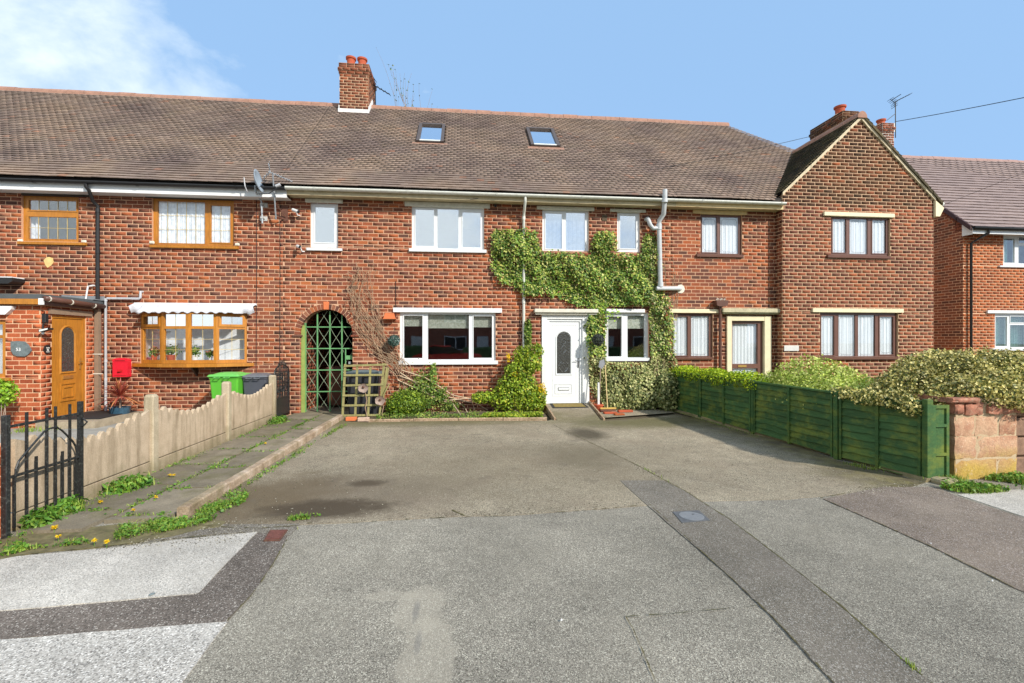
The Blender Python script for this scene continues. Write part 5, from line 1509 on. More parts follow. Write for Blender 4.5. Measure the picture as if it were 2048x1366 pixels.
# drive in front of house B
kx0, ky0 = ground(690, 843); kx1, ky1 = ground(372, 1037)
sheet('driveway', [(690,843),(735,845),(900,842),(1095,842),(1108,838),(1118,822),(1190,822),(1212,842),(1300,836),(1352,829),(1402,838),(1507,869),(1582,886),(1675,921),(1756,940),(1850,966),(1800,980),(1647,993),(1560,1000),(1400,1003),(1290,1012),(1150,1022),(1010,1032),(910,1034),(800,1040),(700,1046),(560,1052),(470,1050),(400,1052),(378,1044),(376,1034),(684,838)], 0.004, M_DRIVE, edge=.006)
sheet('trench_patch', [(1240,962),(1290,1008),(1448,1144),(1544,1235),(1655,1355),(1800,1500),(2100,1500),(1862,1366),(1796,1314),(1680,1210),(1573,1126),(1457,1037),(1366,981),(1325,962)], .0075, M_TRENCH, edge=.004)
sheet('plum_footway', [(1647,999),(1734,1037),(1858,1092),(2028,1177),(2300,1290),(2400,1150),(2048,1037),(1912,993),(1875,975),(1760,975)], .006, M_PLUM, edge=.004)
sheet('pale_footway', [(1915,990),(2048,1034),(2500,1180),(2900,1100),(2300,985),(2048,978)], .006, M_PALE, edge=.004)
sheet('pale_patch', [(515,1065),(440,1072),(360,1080),(270,1092),(200,1099),(100,1108),(0,1117),(-300,1140),(-300,1250),(0,1223),(200,1206),(330,1194),(395,1188),(402,1183),(455,1125)], .006, M_PALE, edge=.005)
sheet('brown_trench', [(575,1072),(515,1066),(455,1126),(402,1184),(392,1189),(200,1207),(0,1224),(-300,1251),(-300,1310),(0,1280),(240,1260),(455,1243),(500,1195),(545,1130)], .004, M_BROWNT, edge=.004)
sheet('pale_patch', [(455,1245),(240,1262),(0,1281),(-300,1312),(-300,1600),(200,1600),(300,1450),(365,1366),(410,1305)], .006, M_PALE2, edge=.005)
# mossy seams between the surfaces
M_SEAM = simple('moss_and_tar_seam', (.105,.090,.035), .95, .5, 30, dirt=((.16,.17,.03), .6), bump=.5)
def seam(pts, w=.012, z=.0095, gaps=.0):
    P = [ground(*p) for p in pts]; m = MB()
    L = []
    for a, b in zip(P[:-1], P[1:]):
        k = max(2, int(math.hypot(b[0]-a[0], b[1]-a[1])/.045))
        for j in range(k): L.append((a[0]+(b[0]-a[0])*j/k, a[1]+(b[1]-a[1])*j/k))
    L.append(P[-1])
    pts2 = []
    off = 0
    for i, p in enumerate(L):
        off = off*.8+random.uniform(-.003, .003)
        pts2.append((p[0]+off, p[1]+off))
    vs = []
    for i, p in enumerate(pts2):
        q = pts2[min(i+1, len(pts2)-1)]; r = pts2[max(i-1, 0)]
        d = Vector((q[0]-r[0], q[1]-r[1], 0)); d = d.normalized() if d.length else Vector((1,0,0)); nn = Vector((-d.y, d.x, 0))
        ww = w*random.choice((.2, .4, .6, 1.0, .5))*.42
        vs += [(p[0]+nn.x*ww, p[1]+nn.y*ww, z), (p[0]-nn.x*ww, p[1]-nn.y*ww, z)]
    fs = [(2*i, 2*i+1, 2*i+3, 2*i+2) for i in range(len(pts2)-1) if random.random() > gaps]
    m.add(vs, fs)
    o = m.build('surface_seam', M_SEAM, None, kind='structure')
    return o
seam([(1299,1010),(1448,1144),(1544,1235),(1655,1355),(1700,1405)], .012, gaps=.2)
seam([(1105,850),(1180,885),(1254,921),(1366,980),(1457,1038),(1573,1127),(1680,1211),(1796,1315),(1900,1400)], .018, gaps=.05)
seam([(1647,999),(1734,1037),(1858,1092),(2028,1177)], .014, gaps=.25)
seam([(1252,1236),(1340,1230),(1400,1224),(1515,1213)], .009, gaps=.15); seam([(1252,1236),(1268,1262),(1285,1305),(1312,1368)], .009, gaps=.1)
seam([(560,1048),(700,1047),(800,1041),(910,1035),(1010,1033),(1150,1023),(1290,1011)], .013, gaps=.6)
seam([(905,1022),(930,1033)], .05); seam([(1640,997),(1760,975),(1850,966)], .02, gaps=.3)
seam([(1912,993),(2048,1037)], .010, gaps=.3); seam([(380,1050),(470,1056),(520,1058),(600,1052)], .018, gaps=.1)
seam([(575,1080),(545,1130),(500,1195),(455,1243)], .012, gaps=.3)
seam([(515,1064),(440,1070),(330,1081),(200,1096),(60,1110),(-40,1120)], .02, .0095, gaps=.4)
# strip of older tarmac between weeds and pale patch
sheet('tarmac_strip', [(380,1046),(470,1050),(600,1048),(580,1072),(515,1066),(440,1068),(330,1080),(200,1092),(100,1098),(230,1075)], .005, M_TRENCH, edge=.006)

sheet('mossy_verge', [(-60,1132),(60,1109),(160,1100),(270,1088),(345,1074),(400,1060),(440,1055),(452,1044),(425,1040),(392,1042),(340,1044),(230,1050),(120,1062),(20,1076),(-60,1095)], .0065, simple('mossy_grit', (.15,.125,.06), .95, .5, 9, dirt=((.10,.12,.03), .8), bump=.8), edge=.02)
# path of concrete flags beside the drive
M_FLAG = None
def flag_mat():
    s = NT('path_flag')
    oi = s.n.new('ShaderNodeObjectInfo')
    c = s.ramp(oi.outputs['Random'], [(0, (.175,.148,.105)), (1, (.255,.215,.155))])
    c = s.mix(1.0, c, s.ramp(s.noise(3.5, 6, .7), [(.3, .7), (.7, 1.25)]), 'MULTIPLY')
    c = s.mix(s.ramp(s.noise(2.2, 6, .7, offset=(4,4,0)), [(.5, 0.0), (.7, .6)]), c, (.12,.115,.035))
    c = s.mix(s.ramp(s.noise(9, 5, .8, offset=(1,4,0)), [(.66, 0.0), (.70, .8)]), c, (.42,.40,.36))
    c = s.mix(1.0, c, s.ramp(s.noise(90, 3), [(.3, .8), (.7, 1.2)]), 'MULTIPLY')
    s.bump(s.noise(40, 4, .7), .4, .008)
    return s.done(c, .93, .2)
M_FLAG = flag_mat()
path = thing('garden_path', None, None, (-3.2, -3, 0)); path['kind'] = 'structure'
def left_edge(y): return -3.84
def kerb_x(y):
    t = (y-ky0)/(ky1-ky0); return kx0+(kx1-kx0)*t-.10
jx = lambda y: ( (ground(530,887)[0]-ground(311,995)[0])*(y-ground(311,995)[1])/(ground(530,887)[1]-ground(311,995)[1]) + ground(311,995)[0])
ys = [-.02, -.95, -1.86, -2.75, -3.66, -4.55, -5.42, -6.25, -6.75]
JOINTS = []
for i in range(len(ys)-1):
    ya, yb = ys[i], ys[i+1]
    for side in (0, 1):
        sh = 0 if side == 0 else .18
        a, b = ya-sh, yb-sh
        if side and i == len(ys)-2: b = -6.55
        g = .022
        if side == 0: x0, x1, x2, x3 = left_edge(a)+.05, jx(a)-g, jx(b)-g, left_edge(b)+.05
        else: x0, x1, x2, x3 = jx(a)+g, kerb_x(a)-.03, kerb_x(b)-.03, jx(b)+g
        if b < -5.9 and side: x2 -= .0
        m = MB()
        tz0, tz1, tz2, tz3 = [.030+random.uniform(-.008, .008) for _ in range(4)]
        a2, b2 = a-.012, b+.012
        r = lambda: random.uniform(-.012, .012)
        pts = [(x0+r(), a2+r()), (x1+r(), a2+r()), (x2+r(), b2+r()), (x3+r(), b2+r())]
        vs = [(p[0], p[1], -.02) for p in pts]+[(p[0], p[1], z) for p, z in zip(pts, (tz0, tz1, tz2, tz3))]
        m.add(vs, [(0,1,2,3),(7,6,5,4),(0,4,5,1),(1,5,6,2),(2,6,7,3),(3,7,4,0)])
        m.build('paving_flag', M_FLAG, path)
        JOINTS.append((pts[0], pts[1])); JOINTS.append((pts[1], pts[2]))
m = MB(); m.add([(-3.9,0.5,-.008),(kerb_x(0)+.05,0.5,-.008),(kerb_x(-6)+.05,-6.6,-.008),(-3.9,-7.2,-.008)], [(0,3,2,1)]); m.build('path_bed', M_SOILG, path)
m = MB(); m.box(WX0, WX1, .0, 6, -.02, .031); m.build('passage_floor', M_FLAG, path)
# edging along the drive: short concrete and timber lengths
kerb = thing('path_edging', 'weathered concrete edging laid in lengths between the weedy path and the drive', 'edging', (kx0, ky0, 0))
def edging(px0, py0, px1, py1, w=.13, h=.10, n=4, mat=None, par=None, nm='edging_block', z=0):
    a, b = Vector((*ground(px0, py0), 0)), Vector((*ground(px1, py1), 0))
    d = (b-a); L = d.length; d.normalize(); nn = Vector((d.y, -d.x, 0))
    for i in range(n):
        s0, s1 = L*i/n+.006, L*(i+1)/n-.006
        p, q = a+d*s0, a+d*s1
        o1, o2 = random.uniform(-.008, .008), random.uniform(-.008, .008)
        hh = h+random.uniform(-.008, .008)
        m = MB(); bz = .014
        def ring(c, inset, ofs):
            return [c-nn*(0-ofs)+Vector((0,0,z-.02)), c+nn*(w+ofs)+Vector((0,0,z-.02)), c+nn*(w+ofs)+Vector((0,0,z+hh-bz)), c+nn*(w+ofs-bz)+Vector((0,0,z+hh)), c-nn*(-bz-ofs)+Vector((0,0,z+hh)), c-nn*(-ofs)+Vector((0,0,z+hh-bz))]
        k = 6; vs = []
        segs = 5
        for j in range(segs+1):
            t = j/segs; wob = random.uniform(-.004, .004)
            vs += ring(p+(q-p)*t, 0, o1+(o2-o1)*t+wob)
        fs = [(j*k+e, j*k+(e+1) % k, (j+1)*k+(e+1) % k, (j+1)*k+e) for j in range(segs) for e in range(k)]
        fs += [tuple(range(k-1, -1, -1)), tuple(range(segs*k, segs*k+k))]
        m.add(vs, fs); m.build(nm, mat, par)
M_KERB = None
def kerbmat():
    s = NT('old_edging_concrete')
    c = s.ramp(s.noise(4, 6, .75), [(.3, (.22,.155,.10)), (.5, (.40,.30,.21)), (.72, (.60,.50,.40))])
    c = s.mix(s.ramp(s.noise(2.0, 5, .7, offset=(8,1,1)), [(.5, 0.0), (.66, .55)]), c, (.13,.12,.04))
    c = s.mix(1.0, c, s.ramp(s.noise(70, 3, .7), [(.3, .75), (.7, 1.2)]), 'MULTIPLY')
    s.bump(s.noise(30, 5, .75), .7, .01)
    return s.done(c, .92, .15)
M_KERB = kerbmat()
edging(688, 838, 375, 1036, .105, .10, 7, M_KERB, kerb)
bed = thing('bed_edging', 'low timber board edging along the front flower bed', 'edging', (*ground(735, 843), 0))
edging(737, 843, 1094, 840, .035, .055, 4, M_SLEEP, bed, 'board')
ramp_ = thing('door_ramp', 'short concrete ramp up to the white front door with timber side boards', 'ramp', (fx(1130), -.5, 0))
ra, rb = ground(1112, 841), ground(1206, 841)
m = MB()
m.add([(ra[0]+.02, ra[1], .006), (rb[0]-.05, rb[1], .006), (du1-.02, -.03, .17), (du0+.10, -.03, .17), (ra[0]+.02, ra[1], -.02), (rb[0]-.05, rb[1], -.02), (du1-.02, -.03, -.02), (du0+.10, -.03, -.02)], [(0,1,2,3),(0,4,5,1),(1,5,6,2),(3,7,4,0)])
m.build('ramp_slab', M_DRIVE, ramp_)
def sideboard(xa, ya, xb, yb):
    m = MB(); w = .035
    m.add([(xa-w/2,ya,-.02),(xa+w/2,ya,-.02),(xa+w/2,ya,.05),(xa-w/2,ya,.05),(xb-w/2,yb,-.02),(xb+w/2,yb,-.02),(xb+w/2,yb,.22),(xb-w/2,yb,.22)], [(0,1,2,3),(7,6,5,4),(0,4,5,1),(1,5,6,2),(2,6,7,3),(3,7,4,0)])
    m.build('side_board', M_SLEEP, ramp_)
sideboard(ra[0]-.02, ra[1]+.02, du0+.06, -.04); sideboard(rb[0]+.02, rb[1]-.02, du1+.0, -.04)
k_ = .16
mat_ = thing('doormat', 'worn olive doormat with a black rubber border on the ramp at the white door', 'doormat', (fx(1132), -.25, .16))
def rp(x, y): # height of the ramp at y
    t = (y-ra[1])/(-.03-ra[1]); return .006+t*.164
for (inset, zz, mt, nm) in ((0, .012, M_BLACK, 'border'), (.055, .017, simple('olive_coir', (.22,.16,.045), .95, .3, 20), 'pile')):
    xa, xb, ya, yb = du0+.19+inset, du1-.16-inset, -.47+inset, -.06-inset*.6
    m = MB(); t = .012
    m.add([(xa-.0,ya,rp(0,ya)+zz-t),(xb+.03,ya,rp(0,ya)+zz-t),(xb,yb,rp(0,yb)+zz-t),(xa,yb,rp(0,yb)+zz-t),(xa-.0,ya,rp(0,ya)+zz),(xb+.03,ya,rp(0,ya)+zz),(xb,yb,rp(0,yb)+zz),(xa,yb,rp(0,yb)+zz)], [(0,3,2,1),(4,5,6,7),(0,1,5,4),(1,2,6,5),(2,3,7,6),(3,0,4,7)])
    m.build(nm, mt, mat_)
# garden of house A: grey slabs
m = MB(); m.box(-15, -3.98, -6.6, -.26, -.02, .06) if False else m.add([(-15,-6.6,.03),(-4.0,-6.6,.03),(-4.0,-.0,.03),(-15,-.0,.03)], [(0,1,2,3)])
m.build('front_yard', simple('grey_yard_concrete', (.30,.29,.26), .9, .2, 3, dirt=((.22,.18,.12), .5), bump=.2), None, kind='structure')
# garden of house C
m = MB(); m.add([(5.32,-5.9,.02),(14,-5.9,.02),(14,0,.02),(5.32,0,.02)], [(0,1,2,3)]); m.build('front_lawn', simple('lawn_base', (.09,.13,.03), .95, .3, 8), None, kind='structure')
# flower beds against house B
m = MB(); bx0, by0 = ground(735, 841); bx1, by1 = ground(1096, 838)
n = 24; vs = []
for i in range(n+1):
    for j in range(6):
        x = bx0+(bx1-bx0)*i/n; yf = by0+(by1-by0)*i/n+.04; y = yf+(0-yf)*j/5
        vs.append((x, y, .01+.035*math.sin(j/5*math.pi)+random.uniform(0, .02)))
m.add(vs, [(i*6+j, (i+1)*6+j, (i+1)*6+j+1, i*6+j+1) for i in range(n) for j in range(5)]); m.build('flower_bed', M_SOILG, None, True, kind='structure')
m = MB(); b1 = ground(1216, 836); b2 = ground(1350, 826)
m.add([(b1[0]-.05, b1[1], .008), (b2[0], b2[1], .008), (b2[0], 0, .010), (b1[0]-.25, 0, .010)], [(0,1,2,3)]); m.build('side_bed', M_DRIVE, None, kind='structure')
# covers in the footway
X, Y = ground(1383, 1035)
cov = thing('manhole_cover', 'round steel manhole cover in a square frame set in the dark tarmac strip', 'manhole cover', (X, Y, 0))
q = [ground(*p) for p in ((1345,1026),(1398,1023),(1420,1043),(1364,1048))]
m = MB(); m.prism(q, .0, .013, 'z'); m.build('frame', simple('cover_frame', (.14,.145,.15), .6, .25, 30, metal=.4), cov)
m = MB(); m.lathe((X, Y, .0131), [(.112, 0), (.112, .003), (.108, .004)], 40); m.build('lid', simple('cover_lid', (.27,.28,.29), .5, .15, 40, metal=.4, bump=.4), cov)
m = MB(); m.box(X+.02, X+.045, Y+.03, Y+.042, .0172, .0185); m.build('key_slot', M_DARK, cov)
q = [ground(*p) for p in ((540,1063),(576,1062),(560,1083),(527,1084))]
cx = sum(p[0] for p in q)/4; cy = sum(p[1] for p in q)/4
st_ = thing('stopcock_cover', 'small rusty red stopcock cover at the corner of the pale patch', 'cover', (cx, cy, 0))
m = MB(); m.prism(q, 0, .014, 'z'); m.build('frame', M_RUST, st_)
q2 = [(cx+(p[0]-cx)*.82, cy+(p[1]-cy)*.82) for p in q]
m = MB(); m.prism(q2, .0141, .019, 'z')
for k in range(5):
    t = -.5+k*.25
m.build('lid', simple('red_iron', (.17,.06,.045), .75, .3, 40, bump=.9), st_)
# ------------------------------------------------------------------ fences, gates, walls
def conc(name, a, b, stain=(.20,.15,.09)):
    s = NT(name)
    c = s.ramp(s.noise(3.2, 6, .7), [(.3, a), (.7, b)])
    v = s.noise(9, 5, .7, stretch=(1, 1, .12))
    c = s.mix(s.ramp(v, [(.46, 0.0), (.70, .75)]), c, stain)
    sp = s.sep(); lowz = s.math('SUBTRACT', s.math('MULTIPLY', s.noise(5, 5, .7), .5), sp[2])
    c = s.mix(s.ramp(lowz, [(.0, 0.0), (.22, .55)]), c, (.17,.15,.07))
    c = s.mix(s.ramp(s.noise(55, 4, .8), [(.62, 0.0), (.7, .5)]), c, (.13,.09,.05))
    c = s.mix(1.0, c, s.ramp(s.noise(80, 3, .7), [(.3, .82), (.7, 1.15)]), 'MULTIPLY')
    s.bump(s.noise(50, 5, .75), .5, .006)
    return s.done(c, .93, .15)
M_CPANEL = conc('concrete_panel', (.43,.33,.225), (.58,.46,.33))
M_CPOST = conc('concrete_post', (.38,.31,.21), (.56,.475,.34), (.20,.16,.09))
FX = -3.90
cf = thing('concrete_fence', 'low precast concrete fence with a knobbed dipping top between the two gardens', 'fence', (FX, -.97, 0))
posts = [-.97, -2.88, -4.79, -6.70]
for i, y in enumerate(posts[:3]):
    hh = .985 if i else .96
    w = .058
    m = MB(); p = [(FX-w, y-w+.012), (FX-w+.012, y-w), (FX+w-.012, y-w), (FX+w, y-w+.012), (FX+w, y+w-.012), (FX+w-.012, y+w), (FX-w+.012, y+w), (FX-w, y+w-.012)]
    n = len(p); c = Vector((FX, y, 0))
    vs = [(a, b, -.03) for a, b in p]+[(a, b, hh-.03) for a, b in p]+[(FX+(a-FX)*.72, y+(b-y)*.72, hh) for a, b in p]
    fs = [(k, (k+1) % n, n+(k+1) % n, n+k) for k in range(n)]+[(n+k, n+(k+1) % n, 2*n+(k+1) % n, 2*n+k) for k in range(n)]+[tuple(range(2*n, 3*n))]
    m.add(vs, fs); m.build('fence_post', M_CPOST, cf)
def top_profile(t):      # t 0..1 between posts: sweeping dip
    return .60+.20*abs(2*t-1)**1.7
for i in range(3):
    ya, yb = posts[i]-.058, posts[i+1]+.058
    L = ya-yb
    m = MB(); pts = [(ya, .165), (ya, top_profile(0))]
    nk = 13
    for k in range(nk):
        for j in range(5):
            t = (k+j/5.0)/nk
            base = top_profile(t)
            if .03 < t < .97:
                u_ = j/5.0
                kn = [0, .0, .050, .070, .054][j]
                base += kn*(1 if .08 < t < .92 else .0)
            pts.append((ya-L*t, base))
            if j == 1 and .08 < t < .92: pts.append((ya-L*t-.001, base+.030))
    pts += [(yb, top_profile(1)), (yb, .165)]
    # drop duplicate points
    pp = []
    for p in pts:
        if not pp or (abs(p[0]-pp[-1][0])+abs(p[1]-pp[-1][1])) > 1e-4: pp.append(p)
    m.prism(pp, FX-.020, FX+.024, 'x'); m.build('fence_panel', M_CPANEL, cf)
    m = MB(); m.bbox(FX-.024, FX+.030, yb+.001, ya-.001, -.02, .149, .004); m.build('gravel_board', M_CPANEL, cf)
# small ornate gate between the last post and the house
og = thing('side_gate', 'small ornate black iron gate with scrolls and an arched top against the house wall', 'gate', (FX, -.9, 0))
y0g, y1g = -.88, -.04
m = MB()
for y in (y0g, y1g): m.box(FX-.014, FX+.014, y-.014, y+.014, .03, .98)
m.box(FX-.012, FX+.012, y0g, y1g, .06, .09); m.box(FX-.012, FX+.012, y0g, y1g, .42, .445); m.box(FX-.01, FX+.01, y0g, y1g, .74, .755)
n = 14; cyg = (y0g+y1g)/2; rg = (y1g-y0g)/2
arch = [(FX, cyg-rg*math.cos(math.pi*k/n), .96+.19*math.sin(math.pi*k/n)) for k in range(n+1)]
m.tube(arch, .013, 6); m.build('frame', M_BLKM, og)
for k in range(11):
    y = y0g+(y1g-y0g)*(k+1)/12; zt = .96+.19*math.sin(math.acos(max(-1, min(1, (cyg-y)/rg))))
    m = MB(); m.bar((FX, y, .09), (FX, y, zt), .013); m.build('bar', M_BLKM, og)
m = MB(); m.box(FX-.006, FX+.006, y0g+.015, y1g-.015, .09, .42); m.build('kick_plate', M_BLKM, og)
for cy_, cz_, rr_ in ((cyg, .62, .10), (cyg-.22, .60, .06), (cyg+.22, .60, .06), (cyg, .86, .06), (cyg-.2, 1.14, .045), (cyg-.1, 1.18, .045), (cyg+.1, 1.18, .045), (cyg+.2, 1.14, .045), (cyg, 1.2, .05)):
    m = MB()
    for s_ in (-1, 1):
        pts = [(FX+.008, cy_+s_*rr_*(1-.6*t/12)*math.sin(t*.5), cz_+rr_*(1-.6*t/12)*math.cos(t*.5)) for t in range(13)]
        m.tube(pts, .006, 5)
    m.build('scroll', M_BLKM, og)
# black iron gate folded back along the concrete fence
bg = thing('iron_gate', 'tall-barred black iron gate with an angular arch standing open against the concrete fence', 'gate', (FX+.1, -6.7, 0))
gx = FX+.085
gp = [(-6.74, 1.02), (-5.98, 1.045)]
Ya, Yb = -6.80, -6.02
m = MB(); m.bbox(gx-.022, gx+.022, Ya-.022, Ya+.022, -.03, 1.03, .004); m.build('gate_post', M_BLKM, bg)
def gy(t): return Ya+(Yb-Ya)*t
m = MB(); m.bar((gx, Yb, .05), (gx, Yb, 1.05), .036); m.build('stile', M_BLKM, bg)
for z in (.93, .50):
    m = MB(); m.bar((gx, Ya, z), (gx, Yb, z), .020, .022); m.build('rail', M_BLKM, bg)
for t, zb, zt in ((.09,.06,.50),(.24,.06,1.03),(.36,.06,.62),(.50,.06,1.04),(.62,.06,1.04),(.72,.06,.60),(.83,.06,1.04),(.92,.06,.50)):
    m = MB(); m.bar((gx+.004, gy(t), zb), (gx+.004, gy(t), zt), .017); m.build('bar', M_BLKM, bg)
m = MB(); pts = [(gx+.014, gy(t), z) for t, z in ((.09,.50),(.095,.56),(.13,.62),(.20,.67),(.45,.83),(.52,.845),(.62,.845),(.70,.80),(.85,.68),(.90,.62),(.92,.56),(.925,.50))]
m.tube(pts, .009, 6); m.build('arch_bar', M_BLKM, bg)
m = MB(); m.bar((gx+.03, Yb-.02, .82), (gx-.05, Yb+.05, .84), .03); m.tube([(gx+.02, Yb+.0, .88), (gx+.05, Yb+.02, .84), (gx+.02, Yb+.01, .80)], .008, 6); m.build('latch', M_BLKM, bg)
m = MB(); m.bar((gx-.02, Ya-.03, .62), (gx-.2, Ya-.10, .63), .02); m.build('hinge', M_BLKM, bg)
# brick pier at the left edge behind the gate post
pier = thing('gate_pier', 'red brick gate pier at the left edge of the picture beside the iron gate post', 'pier', (FX-.2, -6.95, 0))
m = MB(); m.box(FX-.40, FX+.035, -7.16, -6.70, -.02, .78); pw2 = m.build('pier_core', M_MORT_P, pier)
brick_wall(pw2, 'P', (FX-.40, -7.16), XW, YN, 0, .435, 0, .78, B_PORCH, [], seed=61)
brick_wall(pw2, 'P', (FX+.035, -7.16), (0,1), (1,0), 0, .46, 0, .78, B_PORCH, [], seed=62)
flush_pieces('P', {})

# ---- green boarded fence
def green_mat():
    s = NT('green_stained_boards')
    oi = s.n.new('ShaderNodeObjectInfo')
    n = s.noise(28, 5, .7, stretch=(1, .12, 1))
    c = s.ramp(n, [(.3, (.028,.076,.024)), (.7, (.050,.118,.036))])
    c = s.mix(1.0, c, s.ramp(oi.outputs['Random'], [(0, .8), (1, 1.25)]), 'MULTIPLY')
    c = s.mix(s.ramp(s.noise(2.6, 5, .7, stretch=(1, 1, 1.6)), [(.46, 0.0), (.68, .75)]), c, (.19,.22,.03))
    s.bump(n, .5, .006)
    return s.done(c, .7, .3)
M_GF = green_mat()
gfp = [ground(1855, 962), ground(1675, 918.5), ground(1507.6, 867), ground(1402, 836), ground(1348, 820)]
gf = thing('boarded_fence', 'low green lapped board fence along the right side of the drive', 'fence', (*gfp[2], 0))
GFH = .93
def gf_line(i, t, off=0):
    a, b = Vector((*gfp[i], 0)), Vector((*gfp[i+1], 0)); d = (b-a); n = Vector((-d.y, d.x, 0)).normalized()
    if n.x > 0: n = -n
    p = a+d*t+n*off
    return p, d.normalized(), n
for i, p in enumerate(gfp):
    hh = [.965, .955, .955, .93, .93][i]
    m = MB(); w = .035 if i < 3 else .025
    m.bbox(p[0]-.04, p[0]+.04, p[1]-w, p[1]+w, -.03, hh, .004); m.build('fence_post', M_GF, gf)
for i in range(4):
    a, b = Vector((*gfp[i], 0)), Vector((*gfp[i+1], 0))
    d = b-a; L = d.length; d.normalize(); n = Vector((-d.y, d.x, 0)); n = n if n.x < 0 else -n
    w0 = .05 if i < 3 else .03; w1 = .05 if i < 2 else .03
    nb = 9; bh = (GFH-.05)/nb
    halves = [(w0, L/2-.02), (L/2+.02, L-w1)] if i < 3 else [(w0, L-w1)]
    for (s0, s1) in halves:
        for k in range(nb):
            z0 = .045+k*bh; z1 = z0+bh+.014
            wob = [random.uniform(-.009, .009) for _ in range(6)]
            m = MB(); vs = []
            for j in range(6):
                p = a+d*(s0+(s1-s0)*j/5)
                zl = z0+wob[j]*(1 if k else 0)
                vs += [p+n*.026+Vector((0,0,zl)), p+n*.012+Vector((0,0,zl)), p-n*.006+Vector((0,0,z1)), p+n*.002+Vector((0,0,z1))]
            fs = [(j*4+e, j*4+(e+1) % 4, (j+1)*4+(e+1) % 4, (j+1)*4+e) for j in range(5) for e in range(4)]+[(3,2,1,0),(20,21,22,23)]
            m.add(vs, fs); m.build('fence_board', M_GF, gf)
    def st(nm, s0, s1, n0, n1, z0, z1):
        m = MB(); P = lambda s, o, z: a+d*s+n*o+Vector((0,0,z))
        vs = [P(s0,n1,z0),P(s1,n1,z0),P(s1,n0,z0),P(s0,n0,z0),P(s0,n1,z1),P(s1,n1,z1),P(s1,n0,z1),P(s0,n0,z1)]
        m.add(vs, [(0,3,2,1),(4,5,6,7),(0,1,5,4),(1,2,6,5),(2,3,7,6),(3,0,4,7)]); m.build(nm, M_GF, gf)
    st('top_rail', w0, L-w1, -.018, .034, GFH-.012, GFH+.014)
    if i < 3: st('batten', L/2-.0199, L/2+.0199, -.01, .042, .02, GFH-.013)
    st('batten', w0+.001, w0+.03, .0275, .040, .02, GFH-.013); st('batten', L-w1-.03, L-w1-.001, .0275, .040, .02, GFH-.013)
m = MB(); a = gfp[0]; b = gfp[4]
m.add([(a[0]-.09,a[1]-.05,-.01),(a[0]+.09,a[1]-.05,-.01),(b[0]+.09,b[1],-.01),(b[0]-.09,b[1],-.01),(a[0]-.06,a[1]-.05,.045),(a[0]+.06,a[1]-.05,.045),(b[0]+.06,b[1],.035),(b[0]-.06,b[1],.035)], [(0,3,2,1),(4,5,6,7),(0,1,5,4),(1,2,6,5),(2,3,7,6),(3,0,4,7)])
m.build('gravel_board', conc('old_path_concrete', (.20,.155,.09), (.38,.30,.19), (.10,.10,.03)), gf)
# short end panel seen between fence post and stone pier
X0, Y0 = gfp[0]
ep = thing('fence_end_panel', 'narrow green framed panel between the fence end and the stone pier', 'panel', (X0+.2, Y0-.03, 0))
X1 = fx(1897, Y0-.02)
m = MB(); 
m.box(X0+.041, X0+.075, Y0-.03, Y0, .02, .90); m.box(X1-.035, X1, Y0-.03, Y0, .02, .90)
for z in (.86, .64, .30): m.box(X0+.076, X1-.036, Y0-.03, Y0, z, z+.035)
m.build('frame', M_GF, ep)
m = MB(); m.box(X0+.076, X1-.036, Y0-.012, Y0-.002, .02, .86); m.build('board', M_GF, ep)

# ---- stone pier and wall
def stone_mat():
    s = NT('red_sandstone')
    oi = s.n.new('ShaderNodeObjectInfo')
    c = s.ramp(oi.outputs['Random'], [(0, (.38,.185,.115)), (.5, (.46,.245,.155)), (1, (.50,.31,.20))])
    c = s.mix(s.ramp(s.noise(6, 6, .75), [(.42, 0.0), (.62, .7)]), c, (.62,.42,.27))
    sp = s.sep()
    z = s.math('SUBTRACT', s.math('ADD', s.math('MULTIPLY', s.noise(3, 4), .7), 0.0), sp[2])
    c = s.mix(s.ramp(z, [(.02, 0.0), (.28, .85)]), c, (.50,.35,.07))
    c = s.mix(s.ramp(s.noise(22, 5, .8, offset=(1,1,5)), [(.58, 0.0), (.68, .5)]), c, (.66,.58,.46))
    c = s.mix(1.0, c, s.ramp(s.noise(60, 4, .75), [(.3, .75), (.7, 1.2)]), 'MULTIPLY')
    s.bump(s.noise(24, 6, .75), .9, .012)
    return s.done(c, .92, .15)
M_STONE = stone_mat()
M_STONER = simple('rough_red_stone', (.36,.15,.095), .9, .5, 14, dirt=((.46,.38,.26), .9), bump=1.0)
PYs = ground(1912, 960)[1]
sx0, sx1 = fx(1912, PYs), fx(2037, PYs)
sp_ = thing('stone_pier', 'squat red sandstone block pier with yellow lichen at its foot beside the green fence', 'pier', ((sx0+sx1)/2, PYs+.3, 0))
m = MB(); m.box(sx0+.012, sx1-.012, PYs+.014, PYs+.55, -.02, .96); m.build('mortar_core', mortar('pier_mortar', (.55,.43,.28)), sp_)
